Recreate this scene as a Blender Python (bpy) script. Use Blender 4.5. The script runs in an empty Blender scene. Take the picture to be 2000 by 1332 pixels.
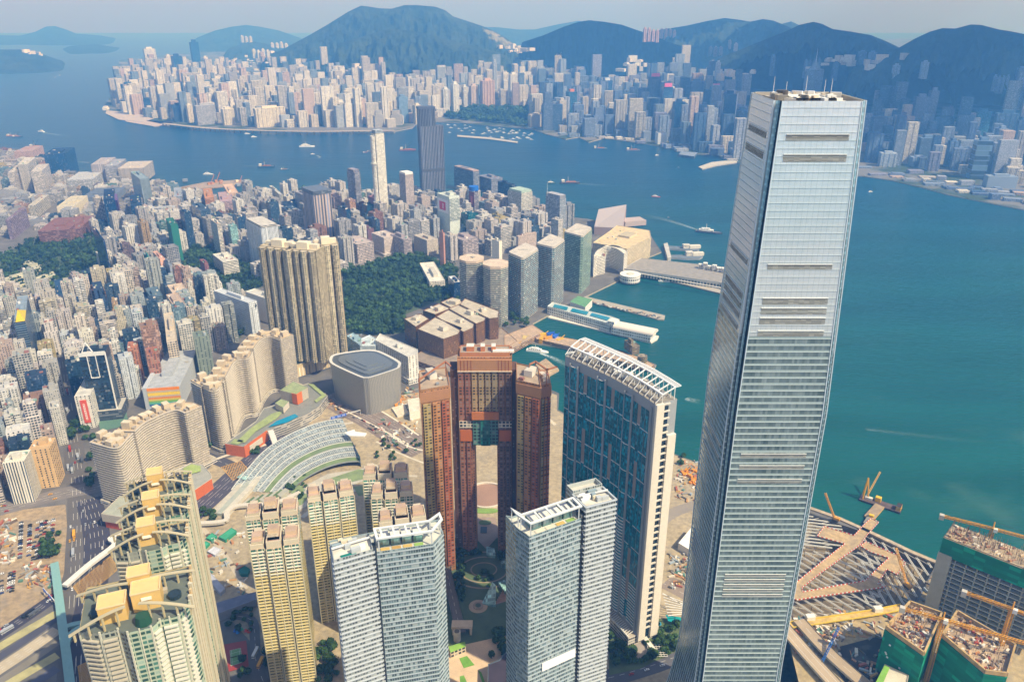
import bpy, bmesh, math, random
from mathutils import Vector, Matrix, noise
from mathutils.geometry import tessellate_polygon
import numpy as np
S = bpy.context.scene
random.seed(7)
# ---------------------------------------------------------------- camera, sky, sun, exposure
CAM_H, FPX, PITCH = 530.0, 1534.0, math.radians(23.1)
cam = bpy.data.cameras.new('camera'); camo = bpy.data.objects.new('camera', cam)
S.collection.objects.link(camo); S.camera = camo
camo.location = (0, 0, CAM_H); camo.rotation_euler = (math.pi/2 - PITCH, 0, 0)
cam.sensor_width = 36; cam.lens = FPX*36/2000; cam.clip_start = 1; cam.clip_end = 90000
SUN_AZ = (.85, -.527); SUN_EL = math.radians(49)
W = bpy.data.worlds.new('World'); S.world = W; W.use_nodes = True
sky = W.node_tree.nodes.new('ShaderNodeTexSky'); sky.sky_type = 'NISHITA'; sky.sun_disc = False
sky.sun_elevation = SUN_EL; sky.sun_rotation = math.atan2(SUN_AZ[0], SUN_AZ[1])
sky.altitude = 100; sky.air_density = 1.0; sky.dust_density = 1.5; sky.ozone_density = 1.0
tint = W.node_tree.nodes.new('ShaderNodeMix'); tint.data_type = 'RGBA'; tint.blend_type = 'MULTIPLY'; tint.inputs[0].default_value = 1; tint.inputs[7].default_value = (1, .88, .88, 1)
W.node_tree.links.new(sky.outputs[0], tint.inputs[6]); W.node_tree.links.new(tint.outputs[2], W.node_tree.nodes['Background'].inputs[0])
W.node_tree.nodes['Background'].inputs[1].default_value = 0.15
sl = bpy.data.lights.new('sun', 'SUN'); sl.energy = 4.4; sl.angle = math.radians(.5); sl.color = (1, .945, .78)
so = bpy.data.objects.new('sun', sl); S.collection.objects.link(so)
sd = Vector((SUN_AZ[0]*math.cos(SUN_EL), SUN_AZ[1]*math.cos(SUN_EL), math.sin(SUN_EL)))
so.rotation_euler = sd.to_track_quat('Z', 'Y').to_euler(); so.location = (600, -400, 900)
S.view_settings.view_transform = 'Standard'; S.view_settings.look = 'None'
S.view_settings.gamma = 1; S.view_settings.exposure = 0.32
HAZE_D, HAZE_C = 1.75e-4, (.13, .42, 1.0)
S.cycles.max_bounces = 6; S.cycles.volume_bounces = 1; S.cycles.diffuse_bounces = 2; S.cycles.glossy_bounces = 3
S.cycles.use_denoising = True

# ---------------------------------------------------------------- helpers
CP, SP = math.cos(PITCH), math.sin(PITCH)
def ray(px, py):
    u = (px-1000)/FPX; v = (666-py)/FPX
    return u, CP+v*SP, -SP+v*CP
def G(px, py, z=3.0):
    dx, dy, dz = ray(px, py); t = (z-CAM_H)/dz
    return (dx*t, dy*t)
def GY(px, py, Y):                      # point of the sight line at ground depth Y
    dx, dy, dz = ray(px, py); t = Y/dy
    return (dx*t, Y, CAM_H+dz*t)
def PR(x, y, z):
    dz = z-CAM_H; d = y*CP-dz*SP
    return (1000+FPX*x/d, 666-FPX*(y*SP+dz*CP)/d)
def hz(px, yb, yt, z0=3.0):
    x, y = G(px, yb, z0); lo, hi = z0, 700
    for _ in range(40):
        m = (lo+hi)/2
        if PR(x, y, m)[1] > yt: lo = m
        else: hi = m
    return lo
def inpoly(x, y, P):
    c = False; j = len(P)-1
    for i in range(len(P)):
        if (P[i][1] > y) != (P[j][1] > y) and x < (P[j][0]-P[i][0])*(y-P[i][1])/(P[j][1]-P[i][1])+P[i][0]: c = not c
        j = i
    return c
COL = S.collection
def lin(h):
    if isinstance(h, str):
        v = [int(h[i:i+2], 16)/255 for i in (0, 2, 4)]
        return tuple(((c+.055)/1.055)**2.4 if c > .04 else c/12.92 for c in v)
    return h
# ---- materials: every mesh carries a colour attribute Col and metre-true UVs
MATS = {}
def newmat(name):
    m = bpy.data.materials.new(name); m.use_nodes = True; MATS[name] = m
    n = m.node_tree.nodes; b = n['Principled BSDF']; return m, m.node_tree, b
def nd(t, kind, **kw):
    n = t.nodes.new('ShaderNode'+kind)
    for k, v in kw.items():
        if isinstance(k, str) and k.startswith('i'): n.inputs[int(k[1:])].default_value = v
        else: setattr(n, k, v)
    return n
def mth(t, op, a, b=None, c=None):
    n = t.nodes.new('ShaderNodeMath'); n.operation = op
    for i, q in enumerate((a, b, c)):
        if q is None: continue
        if isinstance(q, (int, float)): n.inputs[i].default_value = q
        else: t.links.new(q, n.inputs[i])
    return n.outputs[0]
def mixc(t, f, a, b, mode='MIX'):
    n = t.nodes.new('ShaderNodeMix'); n.data_type = 'RGBA'; n.blend_type = mode
    for s, q in ((n.inputs[0], f), (n.inputs[6], a), (n.inputs[7], b)):
        if isinstance(q, (int, float)): s.default_value = q
        elif isinstance(q, tuple): s.default_value = (*q, 1) if len(q) == 3 else q
        else: t.links.new(q, s)
    return n.outputs[2]
def attr(t):
    a = nd(t, 'Attribute', attribute_name='Col'); return a.outputs[0]
def noisef(t, scale, detail=4, vec=None, dim='3D'):
    n = nd(t, 'TexNoise'); n.noise_dimensions = dim; n.inputs['Scale'].default_value = scale; n.inputs['Detail'].default_value = detail
    if vec is not None: t.links.new(vec, n.inputs['Vector'])
    return n.outputs[0]
def pos(t): return nd(t, 'NewGeometry').outputs['Position']
def plain(name, rough=.8, var=.25, scale=.15, metal=0., spec=.5):
    m, t, b = newmat(name)
    f = mth(t, 'MULTIPLY_ADD', noisef(t, scale, 6, pos(t)), 2*var, 1-var)
    c = mixc(t, 1., attr(t), f, 'MULTIPLY')
    t.links.new(c, b.inputs['Base Color']); b.inputs['Roughness'].default_value = rough
    b.inputs['Metallic'].default_value = metal; b.inputs['Specular IOR Level'].default_value = spec
    return m
def soil():
    m, t, b = newmat('soil'); p = pos(t); n1 = noisef(t, .03, 5, p); n2 = noisef(t, .22, 8, p); n3 = nd(t, 'TexVoronoi'); n3.inputs['Scale'].default_value = .09; t.links.new(p, n3.inputs['Vector'])
    mr = nd(t, 'MapRange'); mr.inputs[1].default_value = .35; mr.inputs[2].default_value = .65; mr.inputs[3].default_value = .78; mr.inputs[4].default_value = 1.15; t.links.new(n2, mr.inputs[0])
    c = mixc(t, 1., attr(t), mth(t, 'MULTIPLY', mr.outputs[0], mth(t, 'MULTIPLY_ADD', n1, .6, .7)), 'MULTIPLY')
    tr = nd(t, 'MapRange'); tr.inputs[1].default_value = .52; tr.inputs[2].default_value = .60; t.links.new(noisef(t, .06, 7, p), tr.inputs[0]); c = mixc(t, mth(t, 'MULTIPLY', tr.outputs[0], .3), c, (.20, .185, .16))
    t.links.new(c, b.inputs['Base Color']); b.inputs['Roughness'].default_value = .95
def facade(name, fw, fh, wx, wy, gcol, grough=.15, lit=.35, gvar=.8, wallvar=.22, mull=0, tint=0., gspec=.6, wrough=.75, skip=0.):
    """wall colour from Col; windows wx,wy of each fw x fh cell; tint>0: glass takes the wall's hue"""
    m, t, b = newmat(name)
    uv = nd(t, 'UVMap', uv_map='UVMap').outputs[0]
    sp = nd(t, 'SeparateXYZ'); t.links.new(uv, sp.inputs[0])
    u = mth(t, 'DIVIDE', sp.outputs[0], fw); v = mth(t, 'DIVIDE', sp.outputs[1], fh)
    fx = mth(t, 'FRACT', u); fy = mth(t, 'FRACT', v)
    mx = mth(t, 'LESS_THAN', mth(t, 'ABSOLUTE', mth(t, 'SUBTRACT', fx, .5)), wx/2)
    my = mth(t, 'LESS_THAN', mth(t, 'ABSOLUTE', mth(t, 'SUBTRACT', fy, .5)), wy/2)
    mask = mth(t, 'MULTIPLY', mx, my)
    cell = nd(t, 'CombineXYZ'); t.links.new(mth(t, 'FLOOR', u), cell.inputs[0]); t.links.new(mth(t, 'FLOOR', v), cell.inputs[1])
    oi = nd(t, 'ObjectInfo'); t.links.new(mth(t, 'MULTIPLY', oi.outputs['Random'], 97.), cell.inputs[2])
    wn = nd(t, 'TexWhiteNoise'); wn.noise_dimensions = '3D'; t.links.new(cell.outputs[0], wn.inputs[0])
    r = wn.outputs[0]
    if skip: mask = mth(t, 'MULTIPLY', mask, mth(t, 'GREATER_THAN', r, skip))
    bright = mth(t, 'MULTIPLY_ADD', mth(t, 'POWER', r, 3.), gvar*3, 1-gvar*.5)
    gc = mixc(t, tint, gcol, attr(t))
    glass = mixc(t, 1., gc, bright, 'MULTIPLY')
    curtain = mth(t, 'GREATER_THAN', r, 1-lit*.35)
    glass = mixc(t, mth(t, 'MULTIPLY', curtain, .6), glass, mixc(t, .5, attr(t), (.5, .47, .4)))
    stain = mth(t, 'MULTIPLY_ADD', noisef(t, .07, 6, pos(t)), 2*wallvar, 1-wallvar)
    rr = mth(t, 'MULTIPLY_ADD', wn.outputs[0], .16, .92)
    wall = mixc(t, 1., attr(t), mth(t, 'MULTIPLY', stain, rr), 'MULTIPLY')
    if mull:
        mk = mth(t, 'LESS_THAN', mth(t, 'FRACT', mth(t, 'MULTIPLY', u, mull)), .12)
        mask = mth(t, 'MULTIPLY', mask, mth(t, 'SUBTRACT', 1., mk))
    t.links.new(mixc(t, mask, wall, glass), b.inputs['Base Color'])
    t.links.new(mth(t, 'MULTIPLY_ADD', mask, grough-wrough, wrough), b.inputs['Roughness'])
    t.links.new(mth(t, 'MULTIPLY_ADD', mask, gspec-.3, .3), b.inputs['Specular IOR Level'])
    return m
DG = (.035, .045, .055)
plain('concrete'); plain('paint', .55, .12, .3); plain('roofing', .9, .45, .12); plain('asphalt', .9, .25, .06)
soil(); plain('metal', .4, .2, .5, .6); plain('cloth', .85, .3, .12); plain('white_steel', .45, .06, .5)
facade('punched', 3.3, 3.2, .52, .5, DG, lit=.8)
facade('small', 2.6, 3.0, .45, .45, DG, lit=.9)
facade('banded', 4.2, 3.3, 1.01, .5, DG, mull=2, lit=.8)
facade('balcony', 6.4, 3.1, .8, .55, (.05, .05, .05), lit=.6, grough=.4)
facade('gridded', 3.6, 3.6, .72, .62, DG, lit=.3)
facade('ribbed', 2.8, 60., .45, 1.01, (.06, .075, .1), lit=.1)
facade('curtain', 1.8, 3.8, .92, .72, (.03, .05, .07), grough=.08, lit=.25, gvar=.7, tint=.85, gspec=.9, wrough=.35)
facade('slots', 5.2, 3.1, .3, .62, DG, lit=.6)
facade('resid', 4.0, 3.0, .62, .55, (.045, .06, .055), lit=.9, skip=.06)
def copyface(src, name): pass
# ground, water, forest
def water():
    m, t, b = newmat('water')
    p = pos(t); sp = nd(t, 'SeparateXYZ'); t.links.new(p, sp.inputs[0])
    # silt: green turbid shallows near the reclaimed shore, deep blue beyond
    n = noisef(t, .0022, 4, p)
    d = mth(t, 'ADD', mth(t, 'MULTIPLY', sp.outputs[1], .00050), mth(t, 'MULTIPLY', n, .55))
    mr = nd(t, 'MapRange'); mr.inputs[1].default_value = .62; mr.inputs[2].default_value = 1.75; t.links.new(d, mr.inputs[0])
    c = mixc(t, mr.outputs[0], (.008, .088, .075), (.001, .045, .10))
    mp0 = nd(t, 'Mapping'); mp0.inputs['Rotation'].default_value = (0, 0, .35); mp0.inputs['Scale'].default_value = (.0018, .009, .01); t.links.new(p, mp0.inputs[0])
    c = mixc(t, 1., c, mth(t, 'MULTIPLY_ADD', noisef(t, 1., 8, mp0.outputs[0]), .9, .55), 'MULTIPLY')
    n2 = noisef(t, .006, 7, p)
    sw = nd(t, 'MapRange'); sw.inputs[1].default_value = .60; sw.inputs[2].default_value = .78; t.links.new(n2, sw.inputs[0])
    near = nd(t, 'MapRange'); near.inputs[1].default_value = 1500; near.inputs[2].default_value = 700; t.links.new(sp.outputs[1], near.inputs[0])
    c = mixc(t, mth(t, 'MULTIPLY', mth(t, 'MULTIPLY', sw.outputs[0], near.outputs[0]), .5), c, (.11, .19, .14))
    t.links.new(c, b.inputs['Base Color']); b.inputs['Roughness'].default_value = .28
    b.inputs['Specular IOR Level'].default_value = .12; b.inputs['IOR'].default_value = 1.33
    mp = nd(t, 'Mapping'); mp.inputs['Rotation'].default_value = (0, 0, .5); mp.inputs['Scale'].default_value = (.05, .16, .1); t.links.new(p, mp.inputs[0])
    bm = nd(t, 'Bump'); bm.inputs['Strength'].default_value = .8; bm.inputs['Distance'].default_value = 2.2
    w = mth(t, 'ADD', noisef(t, 1.0, 5, mp.outputs[0]), mth(t, 'MULTIPLY', noisef(t, .16, 3, mp.outputs[0]), 1.2))
    t.links.new(w, bm.inputs['Height']); t.links.new(bm.outputs[0], b.inputs['Normal'])
water()
def forest(name, c1, c2, s1, s2):
    m, t, b = newmat(name); p = pos(t)
    f = noisef(t, s1, 8, p); mr = nd(t, 'MapRange'); mr.inputs[1].default_value = .38; mr.inputs[2].default_value = .66; t.links.new(f, mr.inputs[0])
    c = mixc(t, mr.outputs[0], c1, c2); c = mixc(t, 1., c, attr(t), 'MULTIPLY')
    t.links.new(c, b.inputs['Base Color']); b.inputs['Roughness'].default_value = .95; b.inputs['Specular IOR Level'].default_value = .1
    bm = nd(t, 'Bump'); bm.inputs['Strength'].default_value = .8; bm.inputs['Distance'].default_value = s2
    t.links.new(noisef(t, s1*4, 6, p), bm.inputs['Height']); t.links.new(bm.outputs[0], b.inputs['Normal'])
forest('hillside', (.018, .034, .022), (.042, .062, .036), .006, 30)
forest('leaves', (.018, .045, .012), (.065, .115, .03), .35, .6)
plain('turf', .95, .45, .12)
def citymat():                           # streets between the blocks: asphalt, pavements, yards
    m, t, b = newmat('city_ground'); p = pos(t)
    vr = nd(t, 'TexVoronoi'); vr.feature = 'F1'; vr.inputs['Scale'].default_value = .03; t.links.new(p, vr.inputs['Vector'])
    c = mixc(t, noisef(t, .05, 7, p), (.07, .068, .066), (.24, .22, .195))
    c = mixc(t, .3, c, nd(t, 'RGBToBW') and vr.outputs['Distance'], 'MULTIPLY')
    t.links.new(c, b.inputs['Base Color']); b.inputs['Roughness'].default_value = .9
citymat()
def fargr():
    m, t, b = newmat('far_ground'); p = pos(t); mr = nd(t, 'MapRange'); mr.inputs[1].default_value = .45; mr.inputs[2].default_value = .55; t.links.new(noisef(t, .006, 6, p), mr.inputs[0])
    t.links.new(mixc(t, mr.outputs[0], (.03, .055, .028), (.16, .155, .145)), b.inputs['Base Color']); b.inputs['Roughness'].default_value = .95
fargr()

class MB:
    def __init__(s): s.v = []; s.f = []; s.m = []; s.uv = []; s.c = []; s.mats = []
    def mi(s, m):
        if m not in s.mats: s.mats.append(m)
        return s.mats.index(m)
    def face(s, pts, m, col, uv=None):
        n = len(s.v); s.v += [tuple(p) for p in pts]; s.f.append(tuple(range(n, n+len(pts)))); s.m.append(s.mi(m)); s.c.append(lin(col))
        s.uv.append(uv if uv else [(p[0], p[1]) for p in pts])
    def wall(s, a, b, z0, z1, m, col, u0=0.):
        L = math.hypot(b[0]-a[0], b[1]-a[1])
        s.face([(a[0], a[1], z0), (b[0], b[1], z0), (b[0], b[1], z1), (a[0], a[1], z1)], m, col, [(u0, z0), (u0+L, z0), (u0+L, z1), (u0, z1)])
        return u0+L
    def flat(s, P, z, m, col, holes=()):
        if len(P) <= 4 and not holes: s.face([(p[0], p[1], z) for p in P], m, col); return
        loops = [[Vector((p[0], p[1], 0)) for p in L] for L in (P, *holes)]; allp = [p for L in loops for p in L]
        for tri in tessellate_polygon(loops):
            q = [allp[i] for i in tri]
            if (q[1]-q[0]).cross(q[2]-q[0]).z < 0: q.reverse()
            s.face([(p.x, p.y, z) for p in q], m, col)
    def prism(s, P, z0, z1, mw, mr, col, rcol=None, par=0., inset=.5, bottom=False):
        P = ccw(P); u = 0.; n = len(P); rcol = rcol or col
        for i in range(n): u = s.wall(P[i], P[(i+1) % n], z0, z1, mw, col, u)
        if par:
            Q = offset(P, -inset)
            for i in range(n):
                j = (i+1) % n
                s.face([(*P[i], z1), (*P[j], z1), (*Q[j], z1), (*Q[i], z1)], 'concrete', col)
                s.wall(Q[j], Q[i], z1-par, z1, 'concrete', col)
            s.flat(Q, z1-par, mr, rcol)
        else: s.flat(P, z1, mr, rcol)
        if bottom: s.flat(list(reversed(P)), z0, mr, rcol)
    def box(s, x, y, z0, z1, w, d, a, m, col, mr=None, rcol=None, bottom=False):
        s.prism(rect(x, y, w, d, a), z0, z1, m, mr or m, col, rcol, bottom=bottom)
    def beam(s, p, q, w, h, m, col):
        p = Vector(p); q = Vector(q); d = (q-p); L = d.length
        if L < 1e-6: return
        d.normalize(); up = Vector((0, 0, 1)) if abs(d.z) < .95 else Vector((0, 1, 0))
        a = d.cross(up).normalized()*w/2; b = d.cross(a).normalized()*h/2
        c = [p-a-b, p+a-b, p+a+b, p-a+b]; e = [x+d*L for x in c]
        for i in range(4):
            j = (i+1) % 4; s.face([c[j], c[i], e[i], e[j]], m, col, [(0, 0), (w, 0), (w, L), (0, L)])
        s.face(c, m, col); s.face(e[::-1], m, col)
    def cyl(s, x, y, z0, z1, r, m, col, n=12, r2=None, cap=True, sx=1., sy=1., mw=None):
        r2 = r if r2 is None else r2; u = 0
        for i in range(n):
            a, b = 2*math.pi*i/n, 2*math.pi*(i+1)/n
            p = [(x+sx*r*math.cos(a), y+sy*r*math.sin(a), z0), (x+sx*r*math.cos(b), y+sy*r*math.sin(b), z0), (x+sx*r2*math.cos(b), y+sy*r2*math.sin(b), z1), (x+sx*r2*math.cos(a), y+sy*r2*math.sin(a), z1)]
            L = r*2*math.pi/n; s.face(p, mw or m, col, [(u, z0), (u+L, z0), (u+L, z1), (u, z1)]); u += L
        if cap: s.face([(x+sx*r2*math.cos(2*math.pi*i/n), y+sy*r2*math.sin(2*math.pi*i/n), z1) for i in range(n)], m, col)
    def build(s, name, parent=None, label=None):
        if not s.f: return None
        me = bpy.data.meshes.new(name); me.from_pydata(s.v, [], s.f)
        for m in s.mats: me.materials.append(MATS[m])
        me.polygons.foreach_set('material_index', s.m)
        uvl = me.uv_layers.new(name='UVMap'); uvl.data.foreach_set('uv', [c for f in s.uv for p in f for c in p])
        ca = me.color_attributes.new('Col', 'FLOAT_COLOR', 'CORNER')
        ca.data.foreach_set('color', [c for f, col in zip(s.f, s.c) for _ in f for c in (*col[:3], 1.)])
        o = bpy.data.objects.new(name, me); COL.objects.link(o)
        if parent is not None:
            o.parent = parent; off_ = Vector((0, 0, 0)); q = parent
            while q is not None: off_ += q.location; q = q.parent
            me.transform(Matrix.Translation(-off_))
        if label: o['label'] = label
        return o
def ccw(P):
    a = sum(P[i][0]*P[(i+1) % len(P)][1]-P[(i+1) % len(P)][0]*P[i][1] for i in range(len(P)))
    return list(P) if a > 0 else list(P)[::-1]
def offset(P, d):                       # grow (d>0) or shrink a ccw polygon
    n = len(P); out = []
    for i in range(n):
        a, b, c = P[i-1], P[i], P[(i+1) % n]
        e1 = Vector((b[0]-a[0], b[1]-a[1])); e2 = Vector((c[0]-b[0], c[1]-b[1]))
        if e1.length < 1e-6 or e2.length < 1e-6: out.append(b); continue
        e1.normalize(); e2.normalize(); n1 = Vector((e1.y, -e1.x)); n2 = Vector((e2.y, -e2.x))
        k = n1+n2
        if k.length < .2: out.append((b[0]+n1.x*d, b[1]+n1.y*d)); continue
        k = k/max(k.dot(n1), .35); out.append((b[0]+k.x*d, b[1]+k.y*d))
    return out
def rect(x, y, w, d, a):
    c, s_ = math.cos(a), math.sin(a)
    return [(x+c*i*w/2-s_*j*d/2, y+s_*i*w/2+c*j*d/2) for i, j in ((-1, -1), (1, -1), (1, 1), (-1, 1))]
LABELED = []
def tag(o, label, cat=None, group=None, kind=None):
    if label: o['label'] = label
    if cat: o['category'] = cat
    if group: o['group'] = group
    if kind: o['kind'] = kind
    return o
def empty(name, x, y, z, label, cat, group=None):
    o = bpy.data.objects.new(name, None); COL.objects.link(o); o.location = (x, y, z); o.empty_display_size = 1
    return tag(o, label, cat, group)
def struct(mb, name): return tag(mb.build(name), None, kind='structure')
def lerp(a, b, t): return tuple(x+(y-x)*t for x, y in zip(a, b))
def shade(c, f): c = lin(c); return tuple(min(1, x*f) for x in c)
FOOT = []                               # footprints of placed things, so that the filling blocks keep clear
def claim(P): FOOT.append((min(p[0] for p in P)-4, min(p[1] for p in P)-4, max(p[0] for p in P)+4, max(p[1] for p in P)+4, P))
def free(x, y, r):
    for a, b, c, d, P in FOOT:
        if a-r < x < c+r and b-r < y < d+r:
            if inpoly(x, y, P): return False
            for i in range(len(P)):
                p = Vector(P[i]); q = Vector(P[(i+1) % len(P)]); v = Vector((x, y)); e = q-p
                t = max(0, min(1, (v-p).dot(e)/max(e.length_squared, 1e-6)))
                if (p+e*t-v).length < r: return False
    return True
# ---------------------------------------------------------------- land and water
ZL = 3.0
def GP(L, z=ZL): return [G(x, y, z) for x, y in L]
KCOAST = [(-420, 283), (0, 289), (70, 294), (148, 318), (160, 345), (240, 352), (325, 356), (334, 364), (300, 372), (345, 376), (400, 384), (440, 392), (462, 388), (500, 381), (560, 380), (640, 386),
 (700, 386), (780, 392), (880, 396), (960, 392), (1000, 402), (1060, 418), (1150, 428), (1200, 440), (1230, 455), (1272, 462), (1292, 492), (1262, 504), (1216, 528), (1214, 545), (1100, 600), (1040, 632),
 (1060, 652), (1130, 668), (1250, 700), (1282, 712), (1276, 722), (1240, 716), (1120, 682), (1060, 672), (1020, 668), (985, 690), (1000, 720), (1040, 745), (1092, 768), (1090, 800),
 (1180, 850), (1322, 888), (1378, 908), (1470, 950), (1580, 990), (1640, 1012), (1700, 1038), (1780, 1075), (1850, 1104), (1920, 1135), (2100, 1225)]
land = GP(KCOAST)+[(900, 300), (1100, -1500), (-3500, -1500), (-3500, 3300)]
PIT = GP([(1500, 1012), (1580, 1003), (1690, 1040), (1828, 1101), (1788, 1178), (1530, 1207)])
mb = MB(); mb.flat(land, ZL, 'city_ground', (.2, .2, .2), holes=(PIT,))
L2 = ccw(land)
for i in range(len(L2)): mb.wall(L2[i], L2[(i+1) % len(L2)], -2, ZL, 'concrete', 'a39a88')
struct(mb, 'ground')
mb = MB(); pw = ccw(PIT)
mb.flat(pw, -8, 'soil', '8c7b5c')
for i in range(len(pw)): mb.wall(pw[(i+1) % len(pw)], pw[i], -8, ZL, 'soil', '6e6250')
struct(mb, 'ground_excavation')
FCOAST = [(232, 118), (236, 150), (228, 172), (206, 204), (207, 216), (240, 231), (285, 236), (318, 243), (330, 241), (400, 250), (480, 254), (600, 258), (690, 257), (770, 257), (806, 250), (812, 243), (850, 238),
 (900, 240), (960, 246), (1040, 252), (1066, 262), (1105, 272), (1130, 268), (1150, 278), (1180, 270), (1225, 276), (1290, 286), (1330, 292), (1350, 300), (1400, 302), (1430, 316), (1500, 328), (1600, 338),
 (1684, 344), (1740, 352), (1800, 366), (1850, 380), (1920, 394), (2010, 412), (2400, 500)]
far = GP(FCOAST)+[(6500, 1500), (11000, 7000), (9000, 14500), (-3000, 14500), G(560, 92), G(470, 96), G(330, 108)]
mb = MB(); mb.flat(far, ZL, 'far_ground', (1, 1, 1)); L3 = ccw(far)
for i in range(len(L3)): mb.wall(L3[i], L3[(i+1) % len(L3)], -2, ZL, 'concrete', 'a39a88')
struct(mb, 'ground_far_shore')
XW, Y0, Y1 = 15500, -5200, 17800
mb = MB(); mb.flat([(-XW, Y0), (XW, Y0), (XW, Y1), (-XW, Y1)], 0, 'water', (.1, .2, .2), holes=(PIT,)); struct(mb, 'water')

# ---------------------------------------------------------------- hills: ridge (px, py, ground distance) and foot lines
def azd(px, py, R):
    dx, dy, dz = ray(px, py); h = math.hypot(dx, dy); return math.atan2(dx, dy), CAM_H+dz/h*R
HILLS = []
def hill(name, ridge, foot, R, back=1500, amp=.16, seed=0, shape=1.0):
    rz = sorted(azd(x, y, R) for x, y in ridge)
    ft = sorted((math.atan2(*G(x, y, 3)), math.hypot(*G(x, y, 3))) for x, y in foot)
    HILLS.append((name, rz, ft, R, back, amp, seed, shape))
def interp(L, a):
    if a <= L[0][0]: return L[0][1]
    for (x0, y0), (x1, y1) in zip(L, L[1:]):
        if a <= x1:
            t = (a-x0)/(x1-x0); return y0+(y1-y0)*t
    return L[-1][1]
def hillh(H, a, r):
    name, rz, ft, R, back, amp, seed, shape = H
    if a < rz[0][0]-.002 or a > rz[-1][0]+.002: return -40
    z = interp(rz, a); Rf = min(interp(ft, a), R*.86); edge = min(1, (a-rz[0][0])/.012, (rz[-1][0]-a)/.012); edge = max(0, edge)
    if r <= R: t = max(0, (r-Rf)/(R-Rf))
    else: t = max(0, 1-(r-R)/back)
    if t <= 0: return -40+40*max(0, min(1, 1+(r-Rf)/400)) if r < Rf else -30
    v = Vector((a*38+seed, r/520, seed*.37)); n = 1-2*abs(noise.noise(v)); v2 = Vector((a*100+seed, r/210, seed)); n += .8*(1-2*abs(noise.noise(v2))) + .55*(1-2*abs(noise.noise(Vector((a*250, r/90, seed))))) + .25*noise.noise(Vector((a*600, r/70, seed)))
    base = (z+20)*(.25*t+.75*t**(1.45*shape))-20+12
    return (base+z*amp*n*math.sin(math.pi*min(1, t))*.9)*(edge**.5) - (1-edge)*30
def terr(x, y):
    a, r = math.atan2(x, y), math.hypot(x, y); return max([0]+[hillh(H, a, r) for H in HILLS])
FF = [(520, 180), (700, 182), (860, 168), (990, 165), (1030, 175), (1200, 165), (1300, 182), (1450, 195), (1650, 215), (1800, 235), (2100, 260)]
hill('hill', [(500, 112), (545, 104), (600, 75), (640, 52), (680, 27), (705, 15), (722, 17), (740, 20), (765, 21), (790, 14), (815, 14), (850, 17), (870, 24), (885, 36), (910, 44), (940, 54), (960, 62), (985, 76), (1005, 90), (1030, 104)],
     [(500, 120), (560, 150), (600, 160), (700, 165), (760, 178), (860, 165), (930, 150), (1000, 135), (1060, 125)], 7000, seed=3, shape=1.0)
hill('hill', [(640, 96), (700, 78), (760, 60), (820, 66), (870, 80), (920, 92), (970, 106), (1010, 120)], [(600, 160), (760, 180), (860, 172), (1000, 160), (1060, 150)], 6000, 1200, seed=11, amp=.2)
hill('hill', [(1000, 96), (1025, 85), (1060, 74), (1100, 57), (1130, 47), (1150, 44), (1180, 47), (1215, 53), (1240, 62), (1265, 70), (1310, 88), (1360, 104)], [(1000, 140), (1100, 150), (1200, 158), (1300, 168), (1400, 175)], 5700, 1200, seed=5)
hill('hill', [(1225, 78), (1290, 62), (1340, 54), (1380, 45), (1415, 39), (1440, 42), (1465, 46), (1490, 41), (1510, 44), (1530, 52), (1555, 64), (1600, 90), (1640, 100)], [(1220, 140), (1350, 150), (1500, 160), (1650, 170)], 7200, seed=8)
hill('hill', [(1500, 66), (1525, 50), (1545, 45), (1565, 54), (1590, 68), (1640, 90)], [(1500, 130), (1640, 140)], 9300, seed=9)
hill('hill', [(1380, 128), (1440, 104), (1480, 88), (1510, 76), (1540, 64), (1560, 54), (1588, 48), (1605, 52), (1625, 62), (1660, 67), (1700, 74), (1730, 86), (1755, 98), (1775, 106), (1820, 130), (1880, 160)],
     [(1380, 170), (1500, 185), (1600, 198), (1750, 215), (1900, 230)], 4900, 1100, seed=2, shape=1.0)
hill('hill', [(1640, 150), (1700, 125), (1755, 99), (1785, 82), (1815, 68), (1840, 61), (1865, 62), (1895, 54), (1915, 55), (1950, 64), (1970, 67), (2000, 73), (2080, 92), (2200, 150)],
     [(1640, 212), (1750, 222), (1900, 236), (2100, 262), (2200, 280)], 4400, 1100, seed=4)
hill('hill', [(900, 62), (940, 55), (975, 56), (1010, 60), (1045, 60), (1090, 50), (1130, 43), (1160, 50), (1220, 70)], [(900, 100), (1220, 110)], 11800, seed=6, amp=.08)
hill('hill', [(360, 100), (385, 76), (420, 62), (450, 55), (480, 51), (510, 55), (545, 62), (585, 76), (620, 92)], [(360, 103), (620, 105)], 13000, seed=7, amp=.08)
hill('hill', [(-150, 80), (-40, 70), (40, 72), (70, 64), (90, 54), (108, 53), (130, 60), (150, 68), (200, 72), (250, 82), (300, 90)], [(-150, 88), (120, 90), (300, 93)], 16300, back=1000, seed=12, amp=.08)
hill('hill', [(110, 96), (150, 91), (190, 89), (240, 97), (262, 103)], [(110, 104), (262, 105)], 12600, back=600, seed=16, amp=.08)
hill('hill', [(-150, 118), (-60, 104), (0, 100), (40, 100), (80, 108), (110, 118), (148, 135)], [(-150, 142), (0, 146), (70, 143), (120, 139), (148, 137)], 9400, back=900, seed=13, amp=.1)
hill('hill', [(425, 112), (450, 96), (475, 88), (495, 84), (520, 88), (545, 97), (575, 110)], [(425, 120), (500, 125), (575, 122)], 9700, back=700, seed=14, amp=.1)
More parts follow.
